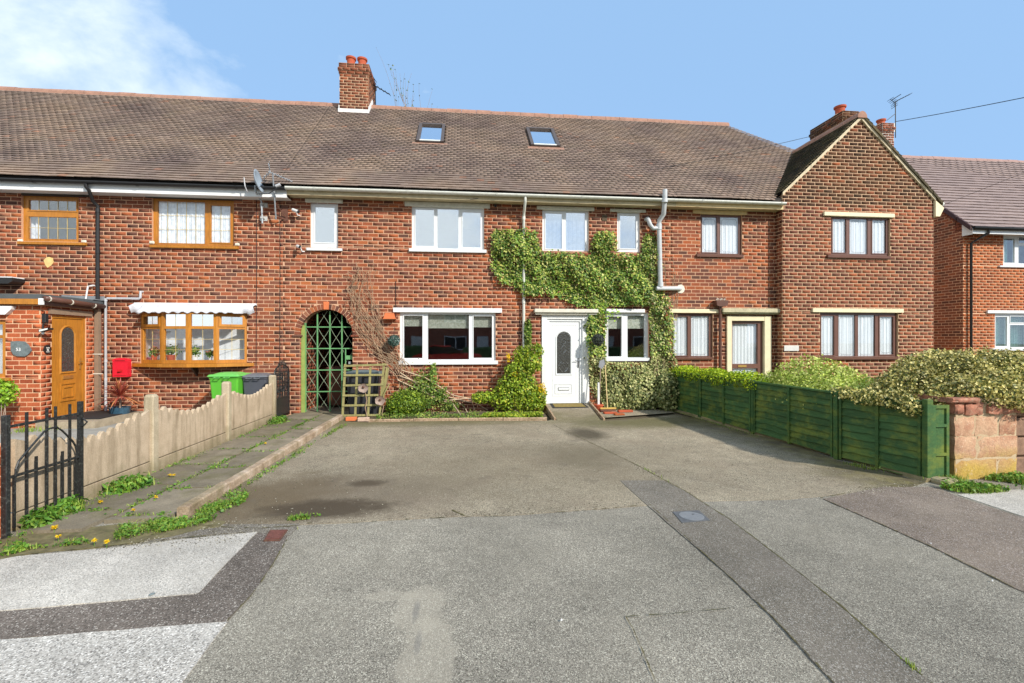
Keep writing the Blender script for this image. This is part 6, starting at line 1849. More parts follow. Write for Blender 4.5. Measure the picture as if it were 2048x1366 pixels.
def stone(x0, x1, z0, z1, y0=None, y1=None, mat=None, rough=.010, b=.014):
    y0 = PYs if y0 is None else y0; y1 = PYs+.56 if y1 is None else y1
    m = MB(); nx, nz = 6, 4
    r = lambda: random.uniform(-rough, rough)
    vs = []; 
    for j in range(nz+1):
        for i in range(nx+1):
            ed = (i in (0, nx)) or (j in (0, nz))
            vs.append((x0+(x1-x0)*i/nx+(r()*.5 if ed else 0), y0+(b if ed else 0)+r()*.6, z0+(z1-z0)*j/nz+(r()*.5 if ed else 0)))
    fs = [(j*(nx+1)+i, j*(nx+1)+i+1, (j+1)*(nx+1)+i+1, (j+1)*(nx+1)+i) for j in range(nz) for i in range(nx)]
    nb = len(vs); vs += [(x0, y1, z0), (x1, y1, z0), (x1, y1, z1), (x0, y1, z1)]
    L = nz*(nx+1)
    fs += [tuple([j*(nx+1) for j in range(nz, -1, -1)]+[nb, nb+3]), tuple([j*(nx+1)+nx for j in range(nz+1)]+[nb+2, nb+1]),
           tuple([L+i for i in range(nx+1)]+[nb+2, nb+3]), tuple([i for i in range(nx, -1, -1)]+[nb, nb+1]), (nb+1, nb, nb+3, nb+2)]
    m.add(vs, fs)
    o = m.build('stone', mat or M_STONE, sp_)
    return shade_auto(o, 40)
W_ = sx1-sx0
zr = [0.0, .245, .515, .775]
stone(sx0+.0, sx0+W_*.66, zr[0]-.02, zr[1]-.008); stone(sx0+W_*.675, sx1, zr[0]-.02, zr[1]-.012)
stone(sx0+.0, sx0+W_*.335, zr[1]+.004, zr[2]-.006); stone(sx0+W_*.36, sx1-.0, zr[1]+.004, zr[2]-.004)
stone(sx0+.0, sx0+W_*.30, zr[2]+.004, zr[3]-.03); stone(sx0+W_*.315, sx0+W_*.67, zr[2]+.004, zr[3]-.02); stone(sx0+W_*.71, sx1-.01, zr[2]+.006, zr[3]-.01)
stone(sx0-.02, sx0+.10, zr[3]+.01, zr[3]+.135, PYs-.02, None, M_STONER, .02); stone(sx0+.12, sx0+W_*.42, zr[3]+.0, zr[3]+.135, PYs-.02, None, M_STONER, .022); stone(sx0+W_*.50, sx1+.06, zr[3]+.01, zr[3]+.125, PYs-.03, None, M_STONER, .022)
stone(sx0-.08, sx0+.28, zr[3]+.145, zr[3]+.20, PYs-.05, None, M_STONER, .015)
# rubble wall going on to the right of the pier
m = MB()
rw = thing('rubble_wall', 'rough dark sandstone wall running on to the right of the stone pier', 'wall', (sx1+1, PYs+.2, 0))
x = sx1+.01
for row in range(4):
    x = sx1+.005; z0 = row*.24
    while x < sx1+2.4:
        w = random.uniform(.2, .42)
        m = MB(); m.bbox(x, x+w-.015, PYs+.06+random.uniform(-.015, .015), PYs+.5, z0+.006, z0+.232, .02); m.build('stone', simple('dark_sandstone', (.25,.15,.10), .9, .35, 12, bump=.8) if 'dark_sandstone' not in bpy.data.materials else bpy.data.materials['dark_sandstone'], rw)
        x += w
for (px_, py_, r_, lab) in ((1893, 968, .13, 'flat pale stone lying at the foot of the green fence post'), (2003, 955, .075, 'small brown stone leaning on the foot of the stone pier')):
    X, Y = ground(px_, py_)
    t = None
    m = MB(); n = 14
    m.lathe((X, Y+.03, -.01), [(r_*1.02, 0), (r_*1.05, r_*.3), (r_*.92, r_*.48), (r_*.5, r_*.56), (r_*.1, r_*.57)], n, lambda a, z: 1+.16*math.sin(3*a+px_)+.07*math.sin(7*a))
    o = m.build('loose_stone', M_STONER if px_ > 1950 else conc('pale_stone', (.38,.31,.2), (.55,.47,.34)), None)
    tag(o, lab, 'stone')
# ------------------------------------------------------------------ plants
ivy = thing('ivy', 'dense ivy trained round the upper windows and down beside the white front door', 'ivy', (fx(1300), 0, 0))
HOLEX = []
for q in ((1210,612,1298,724),(1230,412,1281,507),(1180,440,1231,462)): HOLEX.append((fx(q[0]), fx(q[2]), fz((q[0]+q[2])/2, q[3]), fz((q[0]+q[2])/2, q[1])))
def ivy_sample(n, poly, holes, thick):
    x0, x1 = poly[:,0].min(), poly[:,0].max(); z0, z1 = poly[:,1].min(), poly[:,1].max()
    x = rng.uniform(x0-.05, x1+.05, n); z = rng.uniform(z0-.05, z1+.05, n)
    jx_ = x+rng.normal(0, .035, n); jz = z+rng.normal(0, .035, n)
    k = in_poly(jx_, jz, poly)
    for h in holes: k &= ~((x > h[0]) & (x < h[1]) & (z > h[2]) & (z < h[3]))
    x, z = x[k], z[k]
    # thickness swells and thins in lumps
    t = thick*(.55+.30*np.sin(x*5.1+1.3*np.sin(z*3.7))+.25*np.sin(z*6.3+x*2.2)+.15*np.sin(x*13+z*9))
    y = -np.clip(t, .02, None)*rng.uniform(.25, 1.0, len(x))**.6 - .01
    return np.c_[x, y, z]
P = ivy_sample(48000, IVYX, HOLEX, .20)
low = P[:,2] < 1.30
right = P[:,0] > fx(1296)
var = low | (right & (rng.random(len(P)) < .45)) | (rng.random(len(P)) < .12)
def ivyleaves(nm, Q, size, mt):
    Nn = np.tile(np.array((0.1, -1.0, .7)), (len(Q), 1))
    leaves(nm, Q, Nn, size, mt, ivy, LEAF_IVY, droop=1.0, jitter=.5)
ivyleaves('foliage', P[~var], .055, L_IVY); ivyleaves('foliage', P[var], .048, L_IVYV)
# bright new tufts along the top edges and corner
Q = ivy_sample(1500, np.array([plane(*p) for p in [(1190,600),(1235,600),(1240,640),(1185,640)]]), [], .25); ivyleaves('foliage', Q[:90], .045, L_FOREG)
# fuller skirt of ivy at the foot, standing out from the wall towards the fence
P2, N2 = lumps([(fx(1325), -.28, .42, .28, .30, .50), (fx(1280), -.16, .40, .45, .16, .48), (fx(1225), -.12, .45, .25, .12, .42)], 5200, .5)
leaves('foliage', P2, N2+np.array((0,-.4,.3)), .055, L_IVYV, ivy, LEAF_IVY, droop=.9, jitter=.5)
m = MB()
for k in range(26):
    x = fx(random.uniform(1180, 1345)); z = 0.0; pts = [(x, -.02, 0)]
    for j in range(14):
        x += random.uniform(-.07, .07); z += random.uniform(.1, .22); pts.append((x, -.02-random.uniform(0, .03), z))
    pts = [p for p in pts if in_poly(np.array([p[0]]), np.array([p[2]]), IVYX)[0]]
    if len(pts) > 2 and not any(h[0]-.05 < p[0] < h[1]+.05 and h[2] < p[2] < h[3] for p in pts for h in HOLEX): m.tube(pts, .007, 4)
for k in range(16):      # hold-fast stems left bare on the brick right of the soil pipe
    x = fx(random.uniform(1330, 1352)); z = fz(1340, random.uniform(600, 700)); pts = [(x, -.006, z)]
    for j in range(9): x += random.uniform(-.03, .04); z += random.uniform(.06, .2); pts.append((x, -.006, min(z, 4.7)))
    m.tube(pts, .0035, 3)
m.build('stems', M_STEM, ivy, kind='stuff')

# dead climber over the wall left of the wide window
vine = thing('bare_climber', 'tangle of bare tan climber stems spreading up the wall right of the archway', 'climber', (fx(790), -.1, 0))
def vpt(px, py, Y): q = plane(px, py, Y); return (q[0], Y, q[1])
m = MB(); rv = random.Random(3)
guide = [(795,838),(796,790),(800,745),(785,722),(762,700),(738,660),(722,620),(712,580),(716,548),(722,525)]
for k in range(44):
    st = rv.choice((0, 0, 1, 2, 2, 3, 3, 4, 5)); L = rv.randint(3, 9-st+1) if st < 8 else 2
    wdx = rv.uniform(-28, 34) if st < 5 else rv.uniform(-16, 30); pts = []
    ph = rv.uniform(0, 6); fq = rv.uniform(.6, 1.6)
    for j in range(st, min(len(guide), st+L)):
        for s_ in (0, .5):
            jj = j+s_
            i0 = int(jj); i1 = min(i0+1, len(guide)-1); f_ = jj-i0
            gx_, gy_ = guide[i0][0]*(1-f_)+guide[i1][0]*f_, guide[i0][1]*(1-f_)+guide[i1][1]*f_
            sp = min(1, .25+jj*.17)
            pts.append(vpt(gx_+wdx*sp+9*math.sin(fq*jj*2+ph)+rv.uniform(-3, 3), gy_+rv.uniform(-5, 5), -.02-rv.uniform(0, .10)-(0.08 if jj < 3 else 0)))
    if len(pts) > 2: m.tube(pts, [rv.uniform(.004, .0085)*(1-.6*i/len(pts)) for i in range(len(pts))], 4)
for k in range(36):      # short side twigs
    j = rv.uniform(1.5, 8.5); i0 = int(j); f_ = j-i0
    gx_, gy_ = guide[i0][0]*(1-f_)+guide[min(i0+1,9)][0]*f_+rv.uniform(-20, 26), guide[i0][1]*(1-f_)+guide[min(i0+1,9)][1]*f_
    a = rv.uniform(0, 6.28); L = rv.uniform(8, 24); pts = []
    for s_ in range(4): pts.append(vpt(gx_+math.cos(a+s_*.3)*L*s_/3, gy_-abs(math.sin(a+s_*.3))*L*s_/3, -.04-.05*rv.random()))
    m.tube(pts, .004, 3)
m.build('stems', M_STEM, vine, kind='stuff')
m = MB()
for pts in ([(800,745),(830,765),(860,790),(890,800),(915,803),(930,815),(938,828)], [(800,752),(845,768),(900,795),(945,806),(950,822),(940,832),(930,828)], [(795,760),(850,785),(880,802),(905,806),(925,830)], [(802,740),(850,755),(905,790),(950,800)], [(900,800),(935,797),(955,808),(975,820)]):
    m.tube([vpt(x, y, -.18+.03*i) if y < 826 else (*ground(x, y+6, .02), .03) for i, (x, y) in enumerate(pts)], .013, 5)
m.build('long_stem', simple('pale_stem', (.50,.38,.26), .9, .2, 12), vine, kind='stuff')
P = []
for (px_, py_, w_, h_) in ((842,775,18,32),(865,765,10,35),(880,790,18,15),(815,790,14,22),(900,812,22,12),(850,805,20,14),(868,740,6,14)):
    n = int(w_*h_*1.4)
    for _ in range(n):
        a = rv.gauss(px_, w_*.5), rv.gauss(py_, h_*.5)
        if a[1] < 832: P.append(vpt(a[0], a[1], -rv.uniform(.02, .22)))
P = np.array(P); leaves('foliage', P, np.tile(np.array((0,-1.,.5)), (len(P),1)), .045, L_CLIMB, vine)

def shrub(name, label, cat, els, n, mat, size, shell=.45, cut=None, trunk=None, shape=LEAF_Q, jitter=.7, extra=None, loc=None):
    c = els[0]
    t = thing(name, label, cat, loc or (c[0], c[1], 0))
    P, Nn = lumps(els, n, shell, cut); leaves('foliage', P, Nn, size, mat, t, shape, jitter=jitter)
    if extra: 
        P, Nn = lumps(extra[0], extra[1], shell); leaves('foliage', P, Nn, size*extra[3], extra[2], t, shape, jitter=jitter)
    m = MB(); rs = random.Random(int(abs(c[0])*100))
    for e in els[:10]:
        for k in range(5):
            b = (c[0]+rs.uniform(-.08, .08), c[1]+rs.uniform(-.05, .05), 0)
            e_ = (e[0]+rs.uniform(-.6, .6)*e[3], e[1]+rs.uniform(-.5, .5)*e[4], e[2]+rs.uniform(-.2, .7)*e[5])
            md = tuple((b[i]+e_[i])/2+rs.uniform(-.05, .05) for i in range(3))
            m.tube([b, md, e_], [.014, .010, .004], 4)
    m.build('stems', M_BARK, t, kind='stuff')
    return t
def at(px, py, Y): q = plane(px, py, Y); return q[0], Y, q[1]
# rounded box bush
c = at(812, 810, -.50)
shrub('box_bush', 'clipped round green bush in the bed beside the trellis', 'bush', [(c[0], -.48, .27, .42, .34, .30), (c[0]-.16, -.55, .20, .26, .24, .22), (c[0]+.16, -.55, .22, .26, .24, .24)], 7000, L_BOX, .042, .35)
# tall yellow-green shrub by the front door
els = []
for (px_, py_, rx, rz, ry) in ((1040,790,36,34,.30),(1010,795,32,24,.26),(1065,800,26,28,.26),(1040,745,26,26,.22),(1062,725,22,22,.20),(1045,712,18,20,.16),(975,795,30,12,.16),(1080,795,12,22,.18),(1035,770,40,26,.26),(960,792,18,8,.10),(1075,700,12,14,.12),(1020,740,12,12,.12)):
    X, Y, Z = at(px_, py_, -.38); els.append((X, -.36, max(Z, rz/86*.8), rx/86, ry, rz/86))
shrub('euonymus_shrub', 'tall bushy yellow-green shrub left of the white front door', 'shrub', els, 13000, L_SHRUB, .052, .55, extra=([(*at(1083, 780, -.42)[:2], at(1083, 780, -.42)[2], .10, .10, .17), (*at(1030, 748, -.5)[:2], at(1030, 748, -.5)[2], .06, .06, .07), (*at(1017, 715, -.45)[:2], at(1017, 715, -.45)[2], .05, .05, .10)], 330, L_YEL, .8))
els = [(*at(1056, y, -.12), .085, .07, .20) for y in (655, 672, 690, 705)]
shrub('climbing_ivy', 'thin column of green ivy climbing beside the cream downpipe', 'ivy', els, 1300, L_CLIMB, .05, .6, shape=LEAF_IVY, loc=(els[0][0], -.1, 1.0))
# ground cover in the bed
def gcover(name, label, pts, n, hgt, mat, size, cat='ground cover'):
    G_ = [ground(*p) for p in pts]; xs = [g[0] for g in G_]; ys_ = [g[1] for g in G_]
    x = rng.uniform(min(xs), max(xs), n); y = rng.uniform(min(ys_), max(ys_), n)
    k = in_poly(x, y, G_); x, y = x[k], y[k]
    z = .03+hgt*rng.random(len(x))*(.6+.4*np.sin(x*7)*np.sin(y*9+1))
    o = leaves(name, np.c_[x, y, z], np.tile(np.array((0,-.3,1.)), (len(x),1)), size, mat, None)
    return tag(o, label, cat, kind='stuff')
gcover('ground_cover', 'low yellow-green ground cover at the foot of the tall shrub', [(960,839),(1085,837),(1085,831),(970,832)], 5200, .10, L_SHRUB, .035)
gcover('ground_cover', 'straggling low leaves and litter in the bed right of the box bush', [(750,840),(960,840),(960,832),(760,832)], 2300, .10, L_CLIMB, .04)
m = MB(); 
P = np.array([(rng.uniform(fx(740), fx(1090)), rng.uniform(-.75, -.1), .05) for _ in range(1500)])
o = leaves('fallen_leaves', P, np.tile(np.array((0,0,1.)), (len(P),1)), .035, foliage('dry_leaf', [(0, (.20,.11,.04)), (1, (.48,.34,.18))]), None, jitter=.4); tag(o, 'dry tan leaves scattered over the soil of the front bed', 'leaves', kind='stuff')
# plants behind the fence
def glump(px, py, z, rx, ry, rz, Y):
    X = plane(px, py, Y)[0]; return (X, Y, z, rx, ry, rz)
els = []
for i in range(9):
    t = i/8; a, b = gfp[4], gfp[2]
    X, Y = a[0]+(b[0]-a[0])*t*.97, a[1]+(b[1]-a[1])*t*.97
    els.append((X+.20, Y, .90+.03*math.sin(i*2.1), .30, .30, .17))
shrub('low_hedge', 'low bright green hedge spilling over the far end of the green fence', 'hedge', els, 11000, L_PRIV, .040, .5)
els = [(5.86,-3.75,.90,.62,.72,.50),(5.72,-3.2,.78,.50,.55,.36),(5.78,-4.35,.74,.55,.65,.38),(6.2,-3.8,.80,.60,.70,.44),(5.62,-4.75,.68,.40,.45,.31),(5.55,-3.9,.72,.36,.6,.34),(6.3,-4.6,.75,.6,.5,.36)]
shrub('pale_mound_shrub', 'rounded pale lime-green shrub mounded behind the middle of the green fence', 'shrub', els, 24000, L_MOUND, .040, .4)
els = []
re_ = random.Random(8)
for (x, y, z, rx, ry, rz) in ((6.1,-5.35,1.05,.45,.42,.26),(6.6,-5.3,1.17,.60,.50,.36),(7.15,-5.35,1.17,.62,.55,.38),(7.7,-5.4,1.12,.60,.55,.40),(8.3,-5.4,1.10,.6,.5,.38),(5.78,-5.35,.95,.30,.32,.18),(6.75,-5.72,1.06,.42,.36,.27),(7.15,-5.74,1.08,.36,.36,.26),(6.3,-5.72,1.06,.36,.30,.20),(6.05,-5.75,.98,.28,.24,.14),(5.6,-5.55,.90,.20,.25,.12),(6.9,-4.9,1.12,.6,.5,.40),(7.6,-5.8,1.02,.4,.3,.24),(6.55,-5.5,1.2,.3,.3,.3),(7.3,-5.45,1.28,.25,.3,.26),(5.9,-5.9,.92,.16,.14,.10),(6.95,-6.02,1.0,.42,.22,.20),(7.5,-6.05,.98,.5,.25,.22),(6.62,-5.95,1.06,.25,.2,.14),(6.45,-6.12,1.02,.28,.18,.15),(6.75,-6.16,.98,.3,.18,.18),(6.2,-5.98,1.06,.25,.16,.12),(5.42,-5.75,.93,.20,.22,.12),(5.30,-5.45,.92,.16,.25,.10),(5.38,-6.0,.86,.10,.12,.10),(5.3,-5.1,.93,.14,.25,.09)):
    els.append((x, y, z, rx, ry, rz))
shrub('variegated_bush', 'large cream and dark green variegated bush sprawling over the stone pier and fence end', 'bush', els, 62000, L_HOLLY, .036, .38, jitter=.9, cut=lambda P: ~((P[:,1] < PYs-.30)))
# house A's garden
c = at(8, 785, -2.0)
shrub('green_shrub', 'small bright green shrub below the porch window at the left edge', 'shrub', [(c[0]-.10, -2.0, c[2], .26, .24, .25), (c[0]-.35, -2.0, c[2]-.15, .3, .25, .3)], 2600, L_FOREG, .055, .5)
cp = ground(240, 846)
cx_, cy_ = plane(240, 800, -.62)[0], -.62
cord = thing('cordyline', 'spiky reddish cordyline in a blue glazed pot beside the porch step', 'potted plant', (cx_, cy_, 0))
m = MB(); m.lathe((cx_, cy_, .03), [(.12, 0), (.16, .10), (.18, .24), (.19, .27), (.17, .27), (.16, .23)], 20); shade_auto(m.build('pot', simple('blue_glaze', (.035,.09,.14), .25, .3, 12, spec=.6), cord))
m = MB(); m.tube([(cx_, cy_, .2), (cx_+.01, cy_, .46)], .022, 6); m.build('trunk', M_BARK, cord)
V = []; Fc = []
for k in range(95):
    a = rng.uniform(0, 2*np.pi); el = rng.uniform(-.25, 1.45); L = rng.uniform(.42, .62); w = .017
    d = np.array((math.cos(a)*math.cos(el), math.sin(a)*math.cos(el), math.sin(el))); sd = np.array((-math.sin(a), math.cos(a), 0))
    o_ = np.array((cx_, cy_, .52)); b = len(V)
    for t, ww in ((0, .4), (.35, 1), (.7, .7), (1.0, .02)):
        p = o_+d*L*t+np.array((0,0,-.16*t*t*L*2)); V += [p-sd*w*ww, p+sd*w*ww]
    for j in range(3): Fc.append((b+2*j, b+2*j+1, b+2*j+3, b+2*j+2))
np_mesh('foliage', np.array(V), np.array(Fc), L_CORD, cord, 'stuff')
# ------------------------------------------------------------------ grass, weeds, dandelions
def scatter_line(a, b, n, spread):
    t = rng.random(n)[:, None]; a = np.array(a); b = np.array(b)
    # clumps along the line
    cl = rng.random(max(3, n//90)); t = (cl[rng.integers(0, len(cl), n)][:, None] + rng.normal(0, .05, (n, 1))).clip(0, 1)*.75 + t*.25
    return a+(b-a)*t+rng.normal(0, spread, (n, 2))
G1 = []
A_ = lambda *p: ground(*p)
jl = [(jx(-.3), -.3), (jx(-2), -2), (jx(-4), -4), (jx(-6.4), -6.4)]
for a, b in zip(jl[:-1], jl[1:]): G1.append(scatter_line(a, b, 520, .04))
for y in ys[1:-1]:
    G1.append(scatter_line((FX+.1, y), (jx(y), y), 110, .03)); G1.append(scatter_line((jx(y), y-.18), (kerb_x(y), y-.18), 110, .03))
for (x, y, rx, ry, n) in ((-3.70,-5.55,.14,.36,420),(-3.72,-1.35,.10,.40,900),(-3.76,-2.3,.05,.5,300),(-3.76,-4.3,.06,.5,450),(-3.72,-6.4,.09,.35,500)):
    G1.append(np.c_[rng.normal(x, rx*.6, n), rng.normal(y, ry*.6, n)])
def poly_scatter(pts, n):
    G_ = np.array([ground(*p) for p in pts]); out = []
    x = rng.uniform(G_[:,0].min(), G_[:,0].max(), n*3); y = rng.uniform(G_[:,1].min(), G_[:,1].max(), n*3)
    k = in_poly(x, y, G_)
    # patchy
    k &= (np.sin(x*6+2*np.sin(y*5))+np.sin(y*8+x*3)+np.sin(x*17+y*11)*.8+rng.normal(0, .45, len(x))) > .45
    return np.c_[x, y][k][:n]
G1.append(poly_scatter([(-30,1125),(60,1102),(160,1092),(260,1080),(330,1066),(400,1052),(370,1038),(300,1045),(230,1055),(150,1065),(60,1080),(-30,1100)], 3000))
G1.append(poly_scatter([(385,1045),(470,1000),(500,985),(490,1005),(440,1040),(400,1050)], 700))
G1.append(poly_scatter([(150,1000),(170,975),(230,968),(250,960),(235,985),(200,1005),(165,1010)], 600))
G1.append(poly_scatter([(545,1045),(620,1040),(640,1032),(600,1036)], 350)); G1.append(poly_scatter([(560,1062),(620,1055),(600,1062)], 160))
G1.append(scatter_line(A_(470,985), A_(690,850), 500, .03)); G1.append(scatter_line(A_(395,1044), A_(480,985), 700, .06))
PG = np.concatenate(G1); k = (PG[:,0] > FX+.04); PG = PG[k]
o = blades('grass', np.c_[PG, np.full(len(PG), .01)], .036, L_GRASS, None, .005, lean=1.1); tag(o, 'tufts of bright grass and weeds in the joints and along the edges of the left path', 'grass', kind='stuff')
k = rng.random(len(PG)) < .55; Q = PG[k]
o = leaves('weeds', np.c_[Q, rng.uniform(.012, .045, len(Q))], np.tile(np.array((0,0,1.)), (len(Q),1)), .030, L_WEED, None, jitter=.6); tag(o, 'low broad-leaved weeds among the grass on the left path', 'weeds', kind='stuff')
# taller leafy dandelion clumps at the foot of the concrete fence
for (X, Y, r_, lab) in ((-3.70,-5.50,.19,'leafy dandelion clump beside the open iron gate'),(-3.68,-1.25,.15,'tuft of tall bright grass at the far end of the concrete fence'),(-3.78,-6.25,.12,'green weeds growing through the bottom of the iron gate'),(-3.74,-6.55,.10,'small weeds at the foot of the iron gate post')):
    t = thing('weed_clump', lab, 'weeds', (X, Y, .02), 'weed clumps along the concrete fence')
    P, Nn = lumps([(X, Y, .03, r_, r_*1.5, .13)], 700, .9)
    leaves('foliage', P, Nn, .07, L_WEED, t, LEAF_LONG)
    b = np.c_[rng.normal(X, r_*.4, 260), rng.normal(Y, r_*.6, 260), np.full(260, .02)]; blades('blades', b, .10, L_GRASS, t, .008)
# foot of the stone pier and drive fence
PG = np.concatenate([poly_scatter([(1880,978),(1900,962),(1960,962),(2060,948),(2300,960),(2400,985),(2048,982),(1990,988),(1930,990)], 5200), scatter_line(gfp[0], (gfp[0][0]+.5, PYs-.02), 500, .05)])
o = blades('grass', np.c_[PG, np.full(len(PG), .01)], .065, L_GRASS, None, .007); tag(o, 'strip of bright grass and clover along the foot of the stone pier', 'grass', kind='stuff')
o = leaves('weeds', np.c_[PG[:2600], rng.uniform(.02, .08, min(2600, len(PG)))], np.tile(np.array((0,0,1.)), (min(2600, len(PG)),1)), .035, L_WEED, None); tag(o, 'small leafy weeds at the foot of the stone pier', 'weeds', kind='stuff')
PG = np.concatenate([scatter_line((gfp[4][0]-.12, gfp[4][1]), (gfp[1][0]-.10, gfp[1][1]), 260, .03), scatter_line(gfp[1], gfp[0], 200, .05)+np.array((-.12, 0)), scatter_line(A_(1254,921), A_(1366,980), 40, .012), scatter_line(A_(1796,1315), A_(1862,1366), 30, .01)])
o = blades('grass', np.c_[PG, np.full(len(PG), .005)], .035, L_GRASS, None, .005); tag(o, 'sparse short moss and grass along the base of the green fence and the drive crack', 'grass', kind='stuff')
PG = scatter_line(ground(130, 862), ground(30, 868), 200, .08); o = blades('grass', np.c_[PG, np.full(len(PG), .03)], .09, L_GRASS, None, .007); tag(o, 'little grass tuft at the foot of the brick porch', 'grass', kind='stuff')
# dandelion flowers
names = ['dandelion by the foot of the weed clump near the iron gate', 'dandelion on the middle joint of the path halfway along', 'dandelion on the middle joint nearer the gate', 'large dandelion out on the bare concrete near the gate post', 'dandelion below it at the edge of the weeds', 'dandelion in the weeds at the pavement edge', 'dandelion beside its neighbour at the pavement edge', 'dandelion at the foot of the second concrete post', 'dandelion just left of the one at the second post', 'dandelion far up the path near the archway']
for (px_, py_), lab in zip(((200,1004),(311,995),(266,1021),(108,1056),(116,1074),(188,1082),(213,1085),(347,951),(339,951),(530,887)), names):
    X, Y = ground(px_, py_, .05)
    t = thing('dandelion', 'yellow '+lab, 'dandelion', (X, Y, 0), 'dandelions on the left path')
    m = MB(); m.tube([(X, Y, .0), (X+.004, Y, .055)], .0025, 4); m.build('stalk', L_WEED, t)
    r_ = .026 if 'large' in lab else .021
    P = np.array([(X+.004+rng.normal(0, .003), Y+rng.normal(0, .003), .055+rng.uniform(0, .006)) for _ in range(60)])
    a = rng.uniform(0, 2*np.pi, 60); Nn = np.c_[np.cos(a)*.5, np.sin(a)*.5, np.ones(60)]
    leaves('petals', P, Nn, r_, L_YEL, t, LEAF_LONG, droop=0, jitter=.2)

# bare trees behind the roof
def twig_tree(px_, top_py, Y, seed, label, group):
    rt = random.Random(seed); X = fx(px_, Y); zt = fz(px_, top_py, Y)
    t = thing('bare_tree', label, 'tree', (X, Y, 0), group)
    m = MB(); m.tube([(X, Y, 0), (X+.1, Y, zt*.35), (X, Y, zt*.6)], [.16, .12, .07], 7); m.build('trunk', M_BARK, t)
    m = MB(); tips = []
    def grow(p, d, L, r, lv):
        pts = [p]; q = Vector(p); dd = Vector(d)
        for k in range(4):
            dd = (dd+Vector((rt.uniform(-.16,.16), rt.uniform(-.16,.16), .10))).normalized(); q = q+dd*L/4; pts.append(tuple(q))
        m.tube(pts, [r, r*.85, r*.7, r*.55, r*.35], 4)
        tips.extend(pts[1:])
        if lv > 0:
            for _ in range(rt.randint(2, 4)):
                i = rt.randint(1, 4); nd = (dd+Vector((rt.uniform(-.3,.3), rt.uniform(-.3,.3), rt.uniform(.1,.5)))).normalized()
                grow(pts[i], nd, L*rt.uniform(.5, .75), r*.55, lv-1)
    for k in range(3): grow((X, Y, zt*.55+.1*k), (rt.uniform(-.12,.12), rt.uniform(-.12,.12), 1), zt*.30, .03, 2)
    m.build('branches', M_BARK, t, kind='stuff')
    P = np.array([tips[rt.randrange(len(tips))] for _ in range(260)]); leaves('buds', P, rng.normal(0, 1, P.shape), .07, L_CLIMB, t)
twig_tree(850, 222, 14, 3, 'bare budding tree showing above the roof ridge right of the chimney', 'bare trees behind the terrace')
twig_tree(800, 250, 15, 5, 'thinner bare twigs showing above the ridge close to the chimney', 'bare trees behind the terrace')
# ------------------------------------------------------------------ small things
def bin_(name, label, cx, cy, w, d, h, rot, body, lidm, group=None, z=.03, hdark=None):
    t = thing(name, label, 'bin', (cx, cy, z), group)
    c, s_ = math.cos(rot), math.sin(rot)
    def P(x, y, zz): return (cx+x*c-y*s_, cy+x*s_+y*c, z+zz)
    def boxt(m, x0, x1, y0, y1, x2, x3, y2, y3, z0, z1, b=.03):
        def ring(xa, xb, ya, yb, zz): return [P(xa+b,ya,zz),P(xb-b,ya,zz),P(xb,ya+b,zz),P(xb,yb-b,zz),P(xb-b,yb,zz),P(xa+b,yb,zz),P(xa,yb-b,zz),P(xa,ya+b,zz)]
        vs = ring(x0,x1,y0,y1,z0)+ring(x2,x3,y2,y3,z1)
        m.add(vs, [tuple(range(7,-1,-1)), tuple(range(8,16))]+[(k,(k+1)%8,8+(k+1)%8,8+k) for k in range(8)])
    m = MB(); boxt(m, -w*.40, w*.40, -d*.36, d*.36, -w*.48, w*.48, -d*.46, d*.46, .06, h*.90)
    boxt(m, -w*.50, w*.50, -d*.48, d*.48, -w*.50, w*.50, -d*.48, d*.48, h*.901, h*.94); m.build('body', body, t)
    m = MB(); boxt(m, -w*.54, w*.54, -d*.53, d*.50, -w*.50, w*.50, -d*.48, d*.46, h*.945, h*.985); boxt(m, -w*.44, w*.44, -d*.40, d*.36, -w*.30, w*.30, -d*.28, d*.24, h*.9851, h*1.02, .05)
    m.build('lid', lidm, t)
    for sx in (-1, 1):
        m = MB(); m.tube([P(sx*w*.16-.05, -d*.52, h*.93), P(sx*w*.16-.05, -d*.60, h*.92), P(sx*w*.16+.05, -d*.60, h*.92), P(sx*w*.16+.05, -d*.52, h*.93)], .011, 5); m.build('lid_handle', lidm, t)
        m = MB(); m.tube([P(sx*w*.40, d*.40, .10), P(sx*w*.47, d*.40, .10)], .10, 14); m.build('wheel', M_BLACK, t)
    m = MB(); m.tube([P(-w*.42, d*.58, h*.90), P(w*.42, d*.58, h*.90)], .014, 6); m.build('handle', lidm, t)
    return t
gx0, gx1 = fx(431, -.55), fx(492, -.55)
bin_('wheelie_bin', 'bright green wheelie bin behind the concrete fence', (gx0+gx1)/2+.03, -.62, .60, .62, fz(460, 746, -.6)-.03, -.05, simple('bin_green', (.10,.42,.035), .4, .06, 5), simple('bin_lid_green', (.13,.46,.09), .4, .06, 5), 'wheelie bins')
x2, x3 = fx(494, -.5), fx(530, -.5)
bin_('wheelie_bin', 'dark grey wheelie bin between the green bin and the side gate', (x2+x3)/2+.06, -.50, .50, .55, fz(512, 748, -.5)-.03, .0, simple('bin_grey', (.075,.08,.10), .45, .08, 5), simple('bin_lid_grey', (.13,.135,.15), .45, .08, 5), 'wheelie bins')
bx_ = fx(727, -.42)
bin_('wheelie_bin', 'black wheelie bin standing behind the wooden trellis', bx_, -.36, .72, .48, 1.0, .03, simple('bin_black', (.028,.030,.036), .5, .1, 5), simple('bin_lid_faded', (.10,.13,.135), .5, .2, 7), 'wheelie bins', z=.0)
bin_('wheelie_bin', 'brown wheelie bin in the shadow of the arched passage', fx(672, .9), 1.0, .50, .50, 1.0, .2, simple('bin_brown', (.15,.055,.03), .5, .1, 5), simple('bin_lid_brown', (.12,.05,.03), .5, .1, 5), 'wheelie bins', z=.03)
